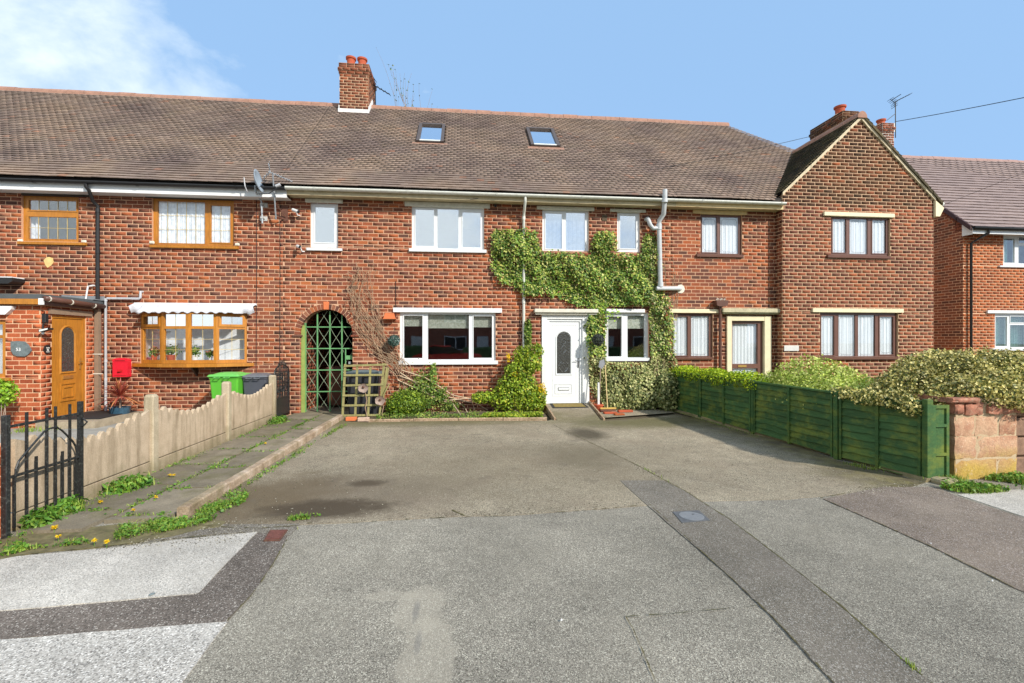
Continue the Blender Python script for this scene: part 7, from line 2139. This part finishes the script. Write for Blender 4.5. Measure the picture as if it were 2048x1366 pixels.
# green security gate in the arch
sg = thing('passage_gate', 'green steel gate with a diamond wire grid filling the arched passage', 'gate', (archC, .10, .03))
YG2 = .12
def arch_top(x, r=archR): 
    d_ = abs(x-archC); return archZ+math.sqrt(max(0, r*r-d_*d_)) if d_ < r else archZ
m = MB(); xl = fx(604, YG2); m.box(WX0+.005, WX0+.085, YG2-.05, YG2+.03, .03, arch_top(WX0+.05)-.02); m.build('post', M_GREENF, sg)
bars = [fx(611, YG2), fx(635, YG2), fx(660, YG2), fx(684, YG2)]
for x in bars:
    m = MB(); w = .013 if x != bars[0] else .018
    m.box(x-w, x+w, YG2-.013, YG2+.013, .04, arch_top(x)-.03); m.build('upright', M_GREENM, sg)
hz = [fz(650, y, YG2) for y in (826, 783, 740, 697, 654)]
for z in hz:
    m = MB(); m.box(bars[0]+.019, WX1-.005 if z < archZ else archC+math.sqrt(max(.01, archR**2-(z-archZ)**2))-.01, YG2-.010, YG2+.010, z-.012, z+.012); m.build('crossbar', M_GREENM, sg)
xs_ = bars+[WX1]; zs_ = hz+[hz[-1]+(hz[-1]-hz[-2])]
gm = simple('grid_wire', (.27,.33,.22), .5, .2, 9)
for i in range(4):
    for j in range(5):
        xa, xb, za, zb = xs_[i], xs_[i+1], zs_[j], zs_[j+1]
        xm = (xa+xb)/2; zm = (za+zb)/2
        if j == 4 and zm+.05 > arch_top(xm): continue
        for (p, q) in (((xa, za), (xb, zb)), ((xb, za), (xa, zb))):
            pts = []
            for k in range(9):
                t = k/8; t2 = t+.035*math.sin(2*math.pi*t*1.0)*-1
                x, z = p[0]+(q[0]-p[0])*t2, p[1]+(q[1]-p[1])*t
                if z < arch_top(x)-.01 and x < WX1: pts.append((x, YG2+.016, z))
            if len(pts) > 1:
                m = MB(); m.tube(pts, .0045, 4); m.build('grid_wire', gm, sg)
m = MB(); u0, u1, z0, z1 = rect(691,711,707,719, YG2-.03); m.box(u0, WX1-.003, YG2-.03, YG2+.012, z0, z1); m.box(u0-.01, u0+.012, YG2-.028, YG2-.014, hz[2], hz[3]); m.build('lock_box', M_GREENM, sg)
m = MB(); u0, u1, z0, z1 = rect(697,723,702,728, YG2-.03); m.box(u0, u1, YG2-.034, YG2-.0301, z0, z1); m.build('lock_plate', M_STEEL, sg)

# trellis in front of the bin with flower ornaments
TY = ground(715, 838)[1]
tr = thing('trellis', 'weathered wooden trellis panel leaning in front of the black wheelie bin', 'trellis', (fx(720, TY), TY, 0))
def tp(px, py, off=0): q = plane(px, py, TY+off); return Vector((q[0], TY+off, q[1]))
for (a, b) in (((690.5,728),(685,836)),((714.5,732),(710.5,832)),((741,734),(736,833)),((768,726),(759,838))):
    m = MB(); m.bar(tp(*a), tp(*b), .046, .016); m.build('slat', M_TRELL, tr)
for (a, b) in (((688,732),(773,729)),((687,750.5),(768,749.5)),((686,771),(768,769)),((685,791),(757,790)),((684,811),(758,810)),((683,831),(762,830))):
    m = MB(); m.bar(tp(*a, -.018), tp(*b, -.018), .016, .042); m.build('slat', M_TRELL, tr)
m = MB(); m.bar(tp(766, 792, -.03), tp(779, 768, -.03), .05, .02); m.bar(tp(765, 800, .02), tp(775, 735, .02), .06, .02); m.build('side_panel', M_TRELL, tr)
M_ORN = simple('rusty_cast_flower', (.30,.22,.18), .7, .3, 14, dirt=((.55,.52,.48), .6), bump=.6)
for i, (px_, py_, lab) in enumerate(((727,774,'upper rusty metal flower ornament on the trellis'), (760.5,799,'lower rusty metal flower ornament on the trellis'))):
    c = tp(px_, py_, -.09); t = thing('flower_ornament', lab, 'ornament', tuple(c), 'metal flower ornaments on the trellis')
    vs = []; n = 40; rings = 5
    for r_ in range(rings+1):
        rr = .098*r_/rings
        for k in range(n):
            a = 2*math.pi*k/n; w = 1+.10*abs(math.cos(2.5*a))*(r_/rings)
            vs.append((c.x+rr*w*math.cos(a), c.y-.035*(r_/rings)**2, c.z+rr*w*math.sin(a)*.92-.02*(r_/rings)))
    m = MB(); m.add(vs, [(r_*n+k, r_*n+(k+1) % n, (r_+1)*n+(k+1) % n, (r_+1)*n+k) for r_ in range(rings) for k in range(n)])
    m.build('petals', M_ORN, t, True)
    m = MB(); m.lathe((c.x, c.y-.02, c.z-.0), [(.022, -.02), (.026, 0), (.018, .02)], 8); m.build('flower_centre', M_RUST, t)
    e = tp(px_+8-i*2, 838, -.04)
    m = MB(); m.tube([(c.x+.01, c.y+.02, c.z), (c.x+.06, c.y+.04, (c.z+e.z)/2+.05), (c.x+.03, c.y+.03, (c.z+e.z)/2-.1), tuple(e)], .009, 5); m.build('stem', M_STEM, t)
for (a, b, mt, lab) in (((690,837),(713,838), M_ORNG, 'orange-red loose brick at the foot of the trellis'), ((714,838),(738,839), simple('pale_worn_brick', (.52,.37,.28), .9, .3, 16), 'pale worn loose brick beside the orange one at the foot of the trellis')):
    X0, Y0 = ground(a[0]+1, a[1]+6); X1, Y1 = ground(b[0]-1, b[1]+5)
    m = MB(); m.bbox(X0, X1, Y0, Y0+.10, .006, .085, .006); tag(m.build('loose_brick', mt), lab, 'brick', 'loose bricks below the trellis')

# dish, aerials, cameras
dish = thing('satellite_dish', 'grey satellite dish on a bent steel pole fixed below the gutter', 'satellite dish', (fx(523), 0, fz(523, 430)))
px_, _ = plane(523, 430, -.10)
zt_, zb_ = fz(523, 408, -.1), fz(525, 447, -.1)
dc = Vector((fx(512, -.55), -.55, fz(512, 363, -.55)))
m = MB(); m.tube([(px_+.02, -.10, zb_), (px_, -.10, zt_+.05), (px_-.04, -.18, zt_+.16), (dc.x-.06, -.42, dc.z-.18), (dc.x-.06, -.45, dc.z-.05)], .020, 8); m.build('pole', M_STEEL, dish)
for py_ in (410, 437):
    z = fz(524, py_, -.02); m = MB(); m.box(px_-.07, px_+.09, -.012, 0, z-.05, z+.05); m.box(px_-.02, px_+.04, -.125, -.013, z-.012, z+.012); m.build('bracket', simple('bracket_steel', (.5,.5,.48), .5, .2, 20), dish)
aim = Vector((.97, .03, .22)).normalized()      # points along the street
ua = aim.cross(Vector((0,0,1))).normalized(); va = ua.cross(aim)
vs = []; n = 28; rings = 5
for r_ in range(rings+1):
    rr = r_/rings
    for k in range(n):
        a = 2*math.pi*k/n
        p = dc+ua*(.225*rr*math.cos(a))+va*(.245*rr*math.sin(a))+aim*(.07*rr*rr)
        vs.append(tuple(p))
fs = [(r_*n+k, r_*n+(k+1) % n, (r_+1)*n+(k+1) % n, (r_+1)*n+k) for r_ in range(rings) for k in range(n)]
nn_ = len(vs); vs2 = [tuple(Vector(v)-aim*.012) for v in vs]
m = MB(); m.add(vs+vs2, fs+[tuple(nn_+i for i in reversed(f)) for f in fs]+[(rings*n+k, rings*n+(k+1) % n, nn_+rings*n+(k+1) % n, nn_+rings*n+k) for k in range(n)])
m.build('reflector', M_DISH, dish, True)
e = dc+aim*.42-va*.20
m = MB(); m.tube([tuple(dc-va*.27), tuple(dc-va*.30+aim*.2), tuple(e)], .011, 5); m.build('feed_arm', M_BLACKP, dish)
m = MB(); m.tube([tuple(e-aim*.05+va*.03), tuple(e+aim*.05+va*.05)], .032, 10); m.build('receiver', M_GREYP, dish)
m = MB(); x_, z_ = plane(488, 372, -.5); m.tube([(x_, -.5, z_+.18), (x_+.02, -.5, z_), (x_+.05, -.45, z_-.12)], .012, 5); m.build('strut', M_GREYP, dish)
def yagi(name, label, base, top, boomdir, L, nel, mat, elw=.16, r=.009, group='television aerials', back=True, wallmount=None, eldir=None):
    t = thing(name, label, 'aerial', tuple(base), group)
    m = MB(); m.tube([tuple(base), tuple(top)], .016, 7); m.build('mast', mat, t)
    d = Vector(boomdir).normalized(); top = Vector(top)
    m = MB(); m.tube([tuple(top-d*.08), tuple(top+d*L)], r, 6); m.build('boom', mat, t)
    el = Vector(eldir) if eldir else d.cross(Vector((0,0,1))).normalized()
    for k in range(nel):
        p = top+d*(L*k/(nel-1)); w = elw*(1-.4*k/nel)
        m = MB(); m.tube([tuple(p-el*w), tuple(p+el*w)], r*.7, 4); m.build('element', mat, t)
    if back:
        m = MB(); up = el.cross(d)
        for s_ in (-1, 1):
            for q in (.25, .6, 1.0): m.tube([tuple(top-d*.06*(1+q)+up*s_*.16*q-el*.16), tuple(top-d*.06*(1+q)+up*s_*.16*q+el*.16)], r*.7, 4)
            m.tube([tuple(top-d*.05), tuple(top-d*.14+up*s_*.17)], r*.8, 4)
        m.build('reflector', mat, t)
    return t
a_ = plane(552, 438, -.16); b_ = plane(545.5, 347, -.48)
yagi('tv_aerial', 'pale steel television aerial on a tilted mast below the roof beside the dish', Vector((a_[0], -.16, a_[1])), Vector((b_[0], -.48, b_[1])), (.85, .35, -.28), .40, 8, M_STEEL, .10, .010)
yt = bpy.data.objects['tv_aerial']
m = MB(); m.tube([(a_[0]+.02, -.17, a_[1]+.05), (a_[0]+.12, -.01, a_[1]+.03)], .012, 5); m.tube([(a_[0]+.0, -.2, a_[1]+.35), (a_[0]+.16, -.01, a_[1]+.06)], .010, 5); m.box(a_[0]+.06, a_[0]+.2, -.015, 0, a_[1]-.0, a_[1]+.34); m.build('wall_bracket', M_RUST, yt)
X1, Z1 = plane(757, 172, 4.1)
cxr = CH['x1']+.08
yagi('tv_aerial', 'dark television aerial strapped behind the main chimney', Vector((cxr, 4.2, Z1-.9)), Vector((X1-.1, 4.1, Z1)), (.55, -.1, -.35), .55, 5, M_BLACKP, .13, .014)
X1, Z1 = plane(1791, 203, 4.9); _, Z0 = plane(1791, 262, 4.9)
yagi('tv_aerial', 'tall black television aerial on the chimney of the orange brick house', Vector((X1, 4.9, Z0-.25)), Vector((X1, 4.9, Z1)), (.75, -.1, .38), .60, 6, M_BLACKP, .14, .013)
yt = bpy.data.objects['tv_aerial.002']
m = MB(); m.tube([(X1-.15, 4.9, Z1+.05), (X1+.22, 4.9, Z1+.28)], .013, 5); m.tube([(X1, 4.9, Z1-.45), (X1-.35, 4.9, Z1-.72)], .012, 5); m.build('stay', M_BLACKP, yt)
def camera_thing(px0, py0, px1, py1, label):
    x0, z0 = plane(px0, py0, -.12); x1, z1 = plane(px1, py1, -.18)
    t = thing('security_camera', label, 'security camera', (x0, 0, z0), 'security cameras on the wall')
    m = MB(); m.tube([(x0, -.10, z0), (x1, -.20, z1)], .035, 12); shade_auto(m.build('body', M_UPVC, t))
    m = MB(); m.tube([(x1, -.20, z1), (x1+.012, -.204, z1-.004)], .036, 12); m.build('lens', M_BLACKP, t)
    m = MB(); m.tube([(x0+.07, -.12, z0-.03), (x0+.09, -.06, z0-.11), (x0+.12, 0, z0-.10)], .014, 6); m.build('arm', M_UPVC, t)
camera_thing(585, 419, 597, 424, 'white bullet camera under the eaves left of the narrow window')
camera_thing(594, 492, 600, 494, 'small grey camera on the brick left of the narrow window sill')
for (x_, y_, lab) in ((991, 411, 'small round black lamp under the gutter right of the wide upper window'),):
    X, Z = plane(x_, y_, -.08); m = MB(); m.tube([(X, -.0, Z), (X, -.06, Z), (X, -.10, Z-.01)], [.02, .035, .03], 10); tag(m.build('wall_sensor', M_BLACKP), lab, 'sensor')
# letterbox, house sign, oval plaque, lantern
u0, u1, z0, z1 = rect(224, 716, 254, 754, -.14)
lb_ = thing('letterbox', 'red wall letterbox with a curved top beside the grey waste pipe', 'letterbox', (u0, -.01, z0))
um = (u0+u1)/2
prof = [(u0, z0), (u1, z0), (u1, z1-.05)]+[(um+(u1-um)*math.cos(math.pi*k/8), z1-.05+.05*math.sin(math.pi*k/8)) for k in range(1, 8)]+[(u0, z1-.05)]
m = MB(); m.prism(prof, -.125, -.002); m.build('body', M_REDM, lb_)
m = MB(); m.prism([(um+(x-um)*1.08, z) for x, z in prof if z > z1-.12]+[(u0-.012, z1-.12), (u1+.012, z1-.12)][::-1] if False else [(u0-.004, z1-.08), (u1+.004, z1-.08), (u1+.004, z1-.05)]+[(um+(u1-um+.004)*math.cos(math.pi*k/8), z1-.05+.054*math.sin(math.pi*k/8)) for k in range(1, 8)]+[(u0-.004, z1-.05)], -.131, -.1255); m.build('lid', M_REDM, lb_)
m = MB(); m.box(u0+.05, u1-.05, -.1335, -.1315, z1-.065, z1-.05); m.box(u0+.03, u1-.03, -.130, -.1255, z0+.03, z0+.035); m.build('slot', simple('dark_red', (.22,.01,.012)), lb_)
m = MB(); m.lathe((um, -.130, z0+.12), [(.045, -.0), (.04, .006)], 16); m.box(um-.05, um+.05, -.131, -.1256, z0+.10, z0+.16); m.build('badge', simple('raised_red', (.50,.015,.02), .4), lb_)
SY = PY-.03
sg_ = thing('house_sign', 'rough grey slate sign with small white numbers 53 on the porch wall', 'sign', (fx(42, SY), SY, fz(42, 697, SY)))
pts = [plane(*p, SY) for p in ((21,683),(34,682),(48,683),(56,690),(62,701),(57,708),(50,713),(34,712.5),(26,709),(21,700))]
m = MB(); m.prism(pts, SY, PY-.006); m.build('slate', M_SLATE, sg_)
fc = bpy.data.curves.new('number', 'FONT'); fc.body = '53'; fc.size = .085; fc.extrude = .002; fc.align_x = 'CENTER'
tmp = bpy.data.objects.new('number', fc); COL.objects.link(tmp)
dg = bpy.context.evaluated_depsgraph_get(); me = bpy.data.meshes.new_from_object(tmp.evaluated_get(dg)); bpy.data.objects.remove(tmp)
me.name = 'number'; me.materials.clear(); me.materials.append(M_WHITE)
X, Z = plane(37, 702, SY)
o = link_mesh('number', me, sg_, Vector((X, SY-.004, Z))-origin_of(sg_)); o.rotation_euler = (R(90), 0, 0)
# oval owl-like plaque is on the porch side wall: a black oval with a pale relief
ox = thing('wall_plaque', 'small black oval plaque with a pale relief left of the oak door', 'plaque', (PXS+.01, PY+.12, fz(92, 699, PY+.1)))
zc_ = fz(92, 699, PY+.1)
m = MB(); n = 20; vs = [(PXS+.022, PY+.125+.075*math.cos(2*math.pi*k/n), zc_+.085*math.sin(2*math.pi*k/n)) for k in range(n)]; vs += [(PXS+.004, v[1], v[2]) for v in vs]
m.add(vs, [tuple(range(n)), tuple(range(2*n-1, n-1, -1))]+[(k, n+k, n+(k+1) % n, (k+1) % n) for k in range(n)]); m.build('plate', M_BLACKP, ox)
m = MB()
for dy, dz, rr in ((-.02,.03,.014),(.02,.03,.014),(0,-.01,.022),(-.02,-.045,.012),(.02,-.045,.012)): m.tube([(PXS+.0225, PY+.125+dy, zc_+dz), (PXS+.028, PY+.125+dy, zc_+dz)], rr, 8)
m.build('relief', simple('pale_relief', (.6,.58,.52)), ox)
ln = thing('floodlight', 'black security floodlight with a motion sensor at the corner of the porch', 'light', (PXS+.03, PY+.06, 2.05))
X, Y, Z = PXS+.03, PY+.03, fz(90, 640, PY)
m = MB(); m.bbox(X-.02, X+.05, Y-.03, Y+.05, Z-.05, Z+.12, .01); m.tube([(X+.02, Y, Z-.04), (X+.03, Y-.06, Z-.09), (X+.05, Y-.08, Z-.16)], .014, 6); m.build('mount', M_BLACKP, ln)
m = MB(); c0 = Vector((X+.10, Y-.10, Z-.20))
vs = [c0+Vector(v) for v in ((-.07,-.05,-.03),(.09,-.05,.02),(.09,.07,.02),(-.07,.07,-.03),(-.07,-.05,.02),(.09,-.05,.05),(.09,.07,.05),(-.07,.07,.02))]
m.add(vs, [(0,3,2,1),(4,5,6,7),(0,1,5,4),(1,2,6,5),(2,3,7,6),(3,0,4,7)]); m.build('lamp_head', M_BLACKP, ln)
m = MB(); vs = [c0+Vector(v) for v in ((-.06,-.052,-.022),(.085,-.052,.020),(.085,-.052,.045),(-.06,-.052,.015))]; m.add(vs, [(0,1,2,3)]); m.build('lamp_glass', simple('frosted_glass', (.7,.72,.68), .3), ln)
m = MB(); m.lathe((X+.04, Y-.07, Z-.25), [(.01,-.02),(.022,-.01),(.022,.02),(.01,.03)], 10); m.build('sensor', M_UPVC, ln)
# dark hood with snow-white top at the far left of the upper wall
m = MB(); u0, u1, z0, z1 = rect(-30, 556, 33, 568, -.2); m.prism([(u0, z0), (u1-.08, z0), (u1, z0+.05), (u1, z1), (u0, z1)], -.30, -.002); m2 = m.build('wall_light', M_BLACKP); tag(m2, 'long black hooded light on the wall above the porch roof', 'light')
m = MB(); m.box(u0, u1-.01, -.295, -.005, z1+.0005, z1+.02); o = m.build('hood_top', M_UPVC, m2)
# hanging balls, bird box, plaque of house C
def ball(px_, py_, r, mat, label, Y=-.22, n=1500):
    X, Z = plane(px_, py_, Y); t = thing('topiary_ball', label, 'ornament', (X, Y, Z), 'hanging artificial leaf balls')
    P, Nn = lumps([(X, Y, Z, r, r, r)], n, .3); leaves('foliage', P, Nn, .03, mat, t)
    m = MB(); m.tube([(X, Y, Z+r), (X, Y, Z+r+.15), (X, -.02, Z+r+.2)], .004, 4); m.build('chain', M_WIRE, t)
ball(788, 681, .125, L_BALL, 'grey-green artificial leaf ball hanging left of the wide window')
ball(1196, 679, .135, L_BALLD, 'dark artificial ball hanging in the ivy right of the front door', -.30)
u0, u1, z0, z1 = rect(767, 626, 790, 638, -.14)
bb = thing('bird_nester', 'small orange terracotta bird shelf fixed on the wall under the bare climber', 'bird box', (u0, 0, z0))
m = MB(); m.prism([(u0, z0+.02), (u1, z0+.02), (u1-.04, z1), (u0+.04, z1)], -.16, -.002); m.build('body', M_ORNG, bb)
m = MB(); m.box(u0-.01, u1+.01, -.175, -.002, z0, z0+.019); m.build('base', M_ORNG, bb)
pl_ = thing('house_plaque', 'blank white plaque on the brick gable left of the lower window', 'plaque', (fx(1582, YG), YG, fz(1582, 696, YG)))
u0, u1, z0, z1 = rect(1567.5, 691, 1597, 702, YG); m = MB(); m.bbox(u0, u1, YG-.018, YG-.006, z0, z1, .004); m.build('plate', simple('weathered_plate', (.62,.60,.57), .6), pl_)
# brooms, dustpan, pots and bricks at the door
def stick(nm, label, cat, a, b, r, mat, grp=None):
    m = MB(); m.tube([a, b], r, 7); return tag(m.build(nm, mat), label, cat, grp)
X0, Y0 = ground(1223, 806, .1); 
br = thing('broom', 'garden broom with a pale wooden handle leaning in the ivy by the door', 'broom', (fx(1214), -.35, .1))
t0 = plane(1215, 815, -.45); t1 = plane(1210, 728, -.22); 
m = MB(); m.tube([(t0[0], -.45, .10), (t1[0], -.22, t1[1])], .013, 7); m.build('handle', simple('pale_handle', (.62,.46,.22), .6), br)
m = MB(); m.tube([(t1[0]+.003, -.225, t1[1]-.02), (t1[0]-.008, -.215, t1[1]+.09)], .014, 7); m.build('grip', M_BLACKP, br)
m = MB(); u0, u1 = fx(1200, -.45), fx(1232, -.45); m.bbox(u0, u1, -.48, -.42, .08, .115, .005); m.build('head', simple('yellow_wood', (.55,.36,.09), .7), br)
m = MB(); m.box(u0+.01, u1-.01, -.478, -.422, .035, .0795); m.build('bristles', M_RUST, br)
wc = thing('white_post', 'short white painted post standing in a terracotta pot by the door', 'post', (fx(1197), -.35, 0))
t0 = plane(1197, 812, -.35); m = MB(); m.tube([(t0[0], -.35, .12), (t0[0]-.0, -.35, fz(1196, 765, -.35))], [.028, .022], 8); m.build('post', M_UPVC, wc)
m = MB(); m.lathe((t0[0], -.35, .0), [(.07, 0), (.10, .14), (.115, .145), (.115, .18), (.09, .18)], 18); tag(shade_auto(m.build('flower_pot', M_POT)), 'terracotta flower pot at the right of the door ramp', 'flower pot')
for (x_, y_, w_, lab) in ((1222, 829, .30, 'long red tile lying under the broom head'), (1252, 826, .34, 'flat terracotta slab at the foot of the ivy'), (1240, 832, .22, 'broken red brick at the edge of the drive below the ivy')):
    X, Y = ground(x_, y_); m = MB(); m.bbox(X-w_/2, X+w_/2, Y, Y+.12, .012, .05+.01*(w_ > .3), .006); tag(m.build('loose_brick', B_NEW[0] if w_ < .3 else M_POT), lab, 'brick', 'loose bricks under the ivy')
spd = thing('spade', 'grey spade blade showing upright against the ivy beside the door', 'spade', (fx(1201), -.30, .8))
q = [plane(*p, -.30) for p in ((1199,722),(1208,718),(1210,728),(1204,738),(1197,734))]
m = MB(); m.prism(q, -.305, -.297); m.build('blade', simple('spade_grey', (.25,.26,.28), .5), spd)
a = plane(1201, 735, -.3); b = plane(1199, 800, -.34); m = MB(); m.tube([(a[0], -.302, a[1]), (b[0], -.34, b[1])], .011, 6); m.build('shaft', M_BARK, spd)
# blue patterned thing left of the door behind the shrub
u0, u1, z0, z1 = rect(1056, 736, 1064, 762, -.22); m = MB(); m.bbox(u0, u1, -.30, -.2, z0, z1, .01); tag(m.build('peg_bag', simple('blue_white_fabric', (.06,.12,.32), .8, .8, 40)), 'small blue and white bag hanging behind the shrub left of the door', 'bag')
# telephone wires
def wire(pts, r, label):
    m = MB(); P_ = []
    for a, b in zip(pts[:-1], pts[1:]):
        a, b = Vector(a), Vector(b); n = 24; L = (b-a).length
        for k in range(n): t = k/n; P_.append(a+(b-a)*t+Vector((0,0,-.0009*L*L*4*t*(1-t))))
    P_.append(Vector(pts[-1])); m.tube([tuple(p) for p in P_], r, 5)
    return tag(m.build('telephone_wire', M_WIRE), label, 'wire', 'telephone wires')
a = plane(1792, 243, 4.5)
far = plane(2160, 172, -1.0)
fa, fb = Vector((a[0], 4.5, a[1])), Vector((far[0], -1.0, far[1]))
wire([tuple(fa), tuple(fb), tuple(fa+(fb-fa)*3.5)], .011, 'thin black wire running from the right-hand chimney out over the pink roof')
c = plane(1628, 271, 2.5); d = plane(940, 399, -.34); e = plane(1500, 298, .3)
k1 = plane(1628, 271, 2.15)
wire([(k1[0], 2.15, k1[1]), (d[0], -.34, d[1])], .007, 'faint wire sagging from the gable chimney across the tiles to the gutter')
g1 = plane(2060, 340, -1.5); g2 = plane(1886, 410, YG)
wire([(g1[0], -1.5, g1[1]), (g2[0], YG, g2[1])], .004, 'faint wire crossing in front of the pink tiled roof')
m = MB(); pts = [(683,499),(700,502),(722,500),(750,502),(775,499),(800,502),(820,501)]
m.tube([(*[plane(x, y, -.01)[0]], -.01, plane(x, y, -.01)[1]) for x, y in pts], .006, 4); tag(m.build('wall_cable', M_WIRE), 'thin dark cable clipped along the wall between the narrow and wide upper windows', 'cable')
m = MB(); X = fx(791.5); m.tube([(X, -.012, fz(791, 562)), (X, -.012, fz(791, 640))], .006, 4); tag(m.build('wall_cable', M_WIRE), 'short dark vertical cable above the left end of the wide lower window', 'cable')
# litter specks on the tarmac
rl_ = random.Random(4)
for (x_, y_, lab) in ((1862,1090,'white scrap on the seam of the plum tarmac strip'),(1985,1165,'white scrap near the right edge of the pavement'),(304,1192,'small dark stone on the pale patch'),(1123,1244,'tiny pale chip on the tarmac')):
    X, Y = ground(x_, y_); m = MB(); r_ = .006 if 'dark' not in lab else .016
    m.lathe((X, Y, .010), [(r_, 0), (r_*.8, .006), (r_*.3, .009)], 7, lambda a, z: 1+.3*math.sin(2*a)); tag(m.build('litter_scrap', M_WHITE if 'dark' not in lab else M_SLATE), lab, 'litter')

# grit and crumbs of tarmac lying on the drive and along the seams
def grit(name, P, size, mt, label):
    P = np.asarray(P); n = len(P); s_ = size*rng.uniform(.4, 1.3, n)[:, None]
    a = rng.uniform(0, 6.28, n); c, d = np.cos(a)[:, None], np.sin(a)[:, None]
    B = np.c_[P, np.full(n, .006)]
    X = np.concatenate([c, d, 0*c], 1); Y = np.concatenate([-d, c, 0*c], 1); Z = np.array((0, 0, 1.0))
    V = np.stack([B-X*s_-Y*s_*.7, B+X*s_-Y*s_*.6, B+X*s_*.8+Y*s_*.8, B-X*s_*.9+Y*s_*.6, B+Z*s_*.9], 1)
    f = np.array([(0,1,4),(1,2,4),(2,3,4),(3,0,4)]); faces = (f[None]+(np.arange(n)*5)[:, None, None]).reshape(-1, 3)
    return tag(np_mesh(name, V.reshape(-1, 3), faces, mt, None, 'stuff'), label)
Pg = np.concatenate([poly_scatter([(470,1040),(700,850),(1090,845),(1250,960),(1280,1008),(910,1032),(560,1048)], 2600), poly_scatter([(1300,990),(1240,900),(1340,850),(1500,880),(1800,965),(1640,992)], 1800),
    scatter_line(ground(560,1050), ground(1290,1011), 700, .05), scatter_line(ground(1640,996), ground(1850,966), 500, .07), scatter_line(ground(480,1075), ground(100,1100), 600, .06), scatter_line(ground(1254,921), ground(1573,1126), 260, .04), scatter_line(ground(540,1062), ground(400,1050), 300, .1)])
grit('gravel', Pg[::4], .0055, simple('pale_grit', (.38,.34,.26), .9, .4, 60), 'pale grit lying loose on the drive and along its seams')
grit('gravel', Pg[1::3], .0060, simple('dark_grit', (.10,.085,.055), .9, .4, 60), 'dark crumbs and moss bits lying on the drive and along its seams')
# ------------------------------------------------------------------ across the street, seen only in the windows
opp = thing('opposite_terrace', 'brick terrace across the road behind the viewer with white windows', 'house', (0, -30, 0))
m = MB(); m.box(-26, 26, -37, -30, -.1, 5.1); m.build('wall', simple('distant_brick', (.20,.07,.04), .9, .2, 3), opp)
m = MB(); m.prism([(-29.6, 5.05), (-37.4, 5.05), (-33.5, 8.6)], -26.3, 26.3, 'x'); m.build('roof', simple('distant_tiles', (.14,.10,.08), .9, .2, 2), opp)
for i in range(9):
    for z in (.9, 3.3):
        x = -24+i*5.6; w = MB(); w.box(x, x+1.9, -29.99, -29.93, z, z+1.2); o = w.build('window', M_ROOMW, opp)
        w = MB(); w.box(x+.08, x+.9, -29.928, -29.92, z+.08, z+1.12); w.box(x+1.0, x+1.82, -29.928, -29.92, z+.08, z+1.12); w.build('pane', M_DARK, o)
    x = -21.2+i*5.6; w = MB(); w.box(x, x+1.0, -29.99, -29.93, 0, 2.1); w.build('door', M_ROOMW, opp)
hd = thing('opposite_hedge', 'dark clipped hedge in front of the terrace across the road', 'hedge', (0, -27, 0))
m = MB(); m.bbox(-26, -3, -27.6, -26.9, 0, 1.3, .1); m.bbox(0, 26, -27.6, -26.9, 0, 1.2, .1); m.build('foliage', simple('hedge_mass', (.05,.09,.025), .9, .4, 6, bump=1), hd, kind='stuff')
car = thing('parked_car', 'red hatchback parked at the kerb behind the viewer and mirrored in the wide window', 'car', (-.9, -17.9, -.1))
def cary(m, prof, y0, y1, inset=.0):
    m.prism([(x-.9, z-.1) for x, z in prof], y0, y1, 'y')
body = [(-2.0,.35),(-1.65,.30),(-1.6,.42),(-1.45,.58),(-1.15,.58),(-1.0,.42),(-.95,.28),(.95,.28),(1.0,.42),(1.15,.58),(1.45,.58),(1.6,.42),(1.65,.30),(2.0,.35),(2.05,.62),(1.98,.92),(1.85,.98),(.95,1.02),(-1.75,1.0),(-2.02,.90),(-2.08,.6)]
m = MB(); cary(m, body, -18.7, -17.05); m.build('body', simple('car_red', (.42,.012,.012), .2, .02, 3, spec=.7), car)
cab = [(-1.7,1.0),(-1.35,1.42),(-.9,1.50),(.1,1.50),(.95,1.03)]
m = MB(); cary(m, cab, -18.56, -17.19); m.build('glasshouse', simple('car_glass', (.015,.018,.02), .08, .02, 3, spec=.8), car)
m = MB(); cary(m, [(-1.37,1.425),(-.9,1.505),(.1,1.505),(.2,1.44),(-.9,1.45)], -18.6, -17.15); m.build('roof', bpy.data.materials['car_red'], car)
for x in (-1.3, 1.3):
    for y in (-18.7, -17.05):
        m = MB(); m.tube([(x-.9, y-.02 if y < -18 else y-.18, .2), (x-.9, y+.18 if y < -18 else y+.02, .2)], .30, 20); w = m.build('wheel', M_BLACK, car)
        m = MB(); yy = y-.022 if y < -18 else y+.022; m.tube([(x-.9, yy-.004, .2), (x-.9, yy+.004, .2)], .19, 16); m.build('rim', M_STEEL, w)
for y in (-18.5, -17.35):
    m = MB(); m.bbox(1.02, 1.13, y-.05, y+.2, .55, .72, .02); m.build('headlight', M_UPVC, car)
    m = MB(); m.bbox(-2.98, -2.9, y-.05, y+.15, .6, .78, .02); m.build('tail_light', M_REDM, car)
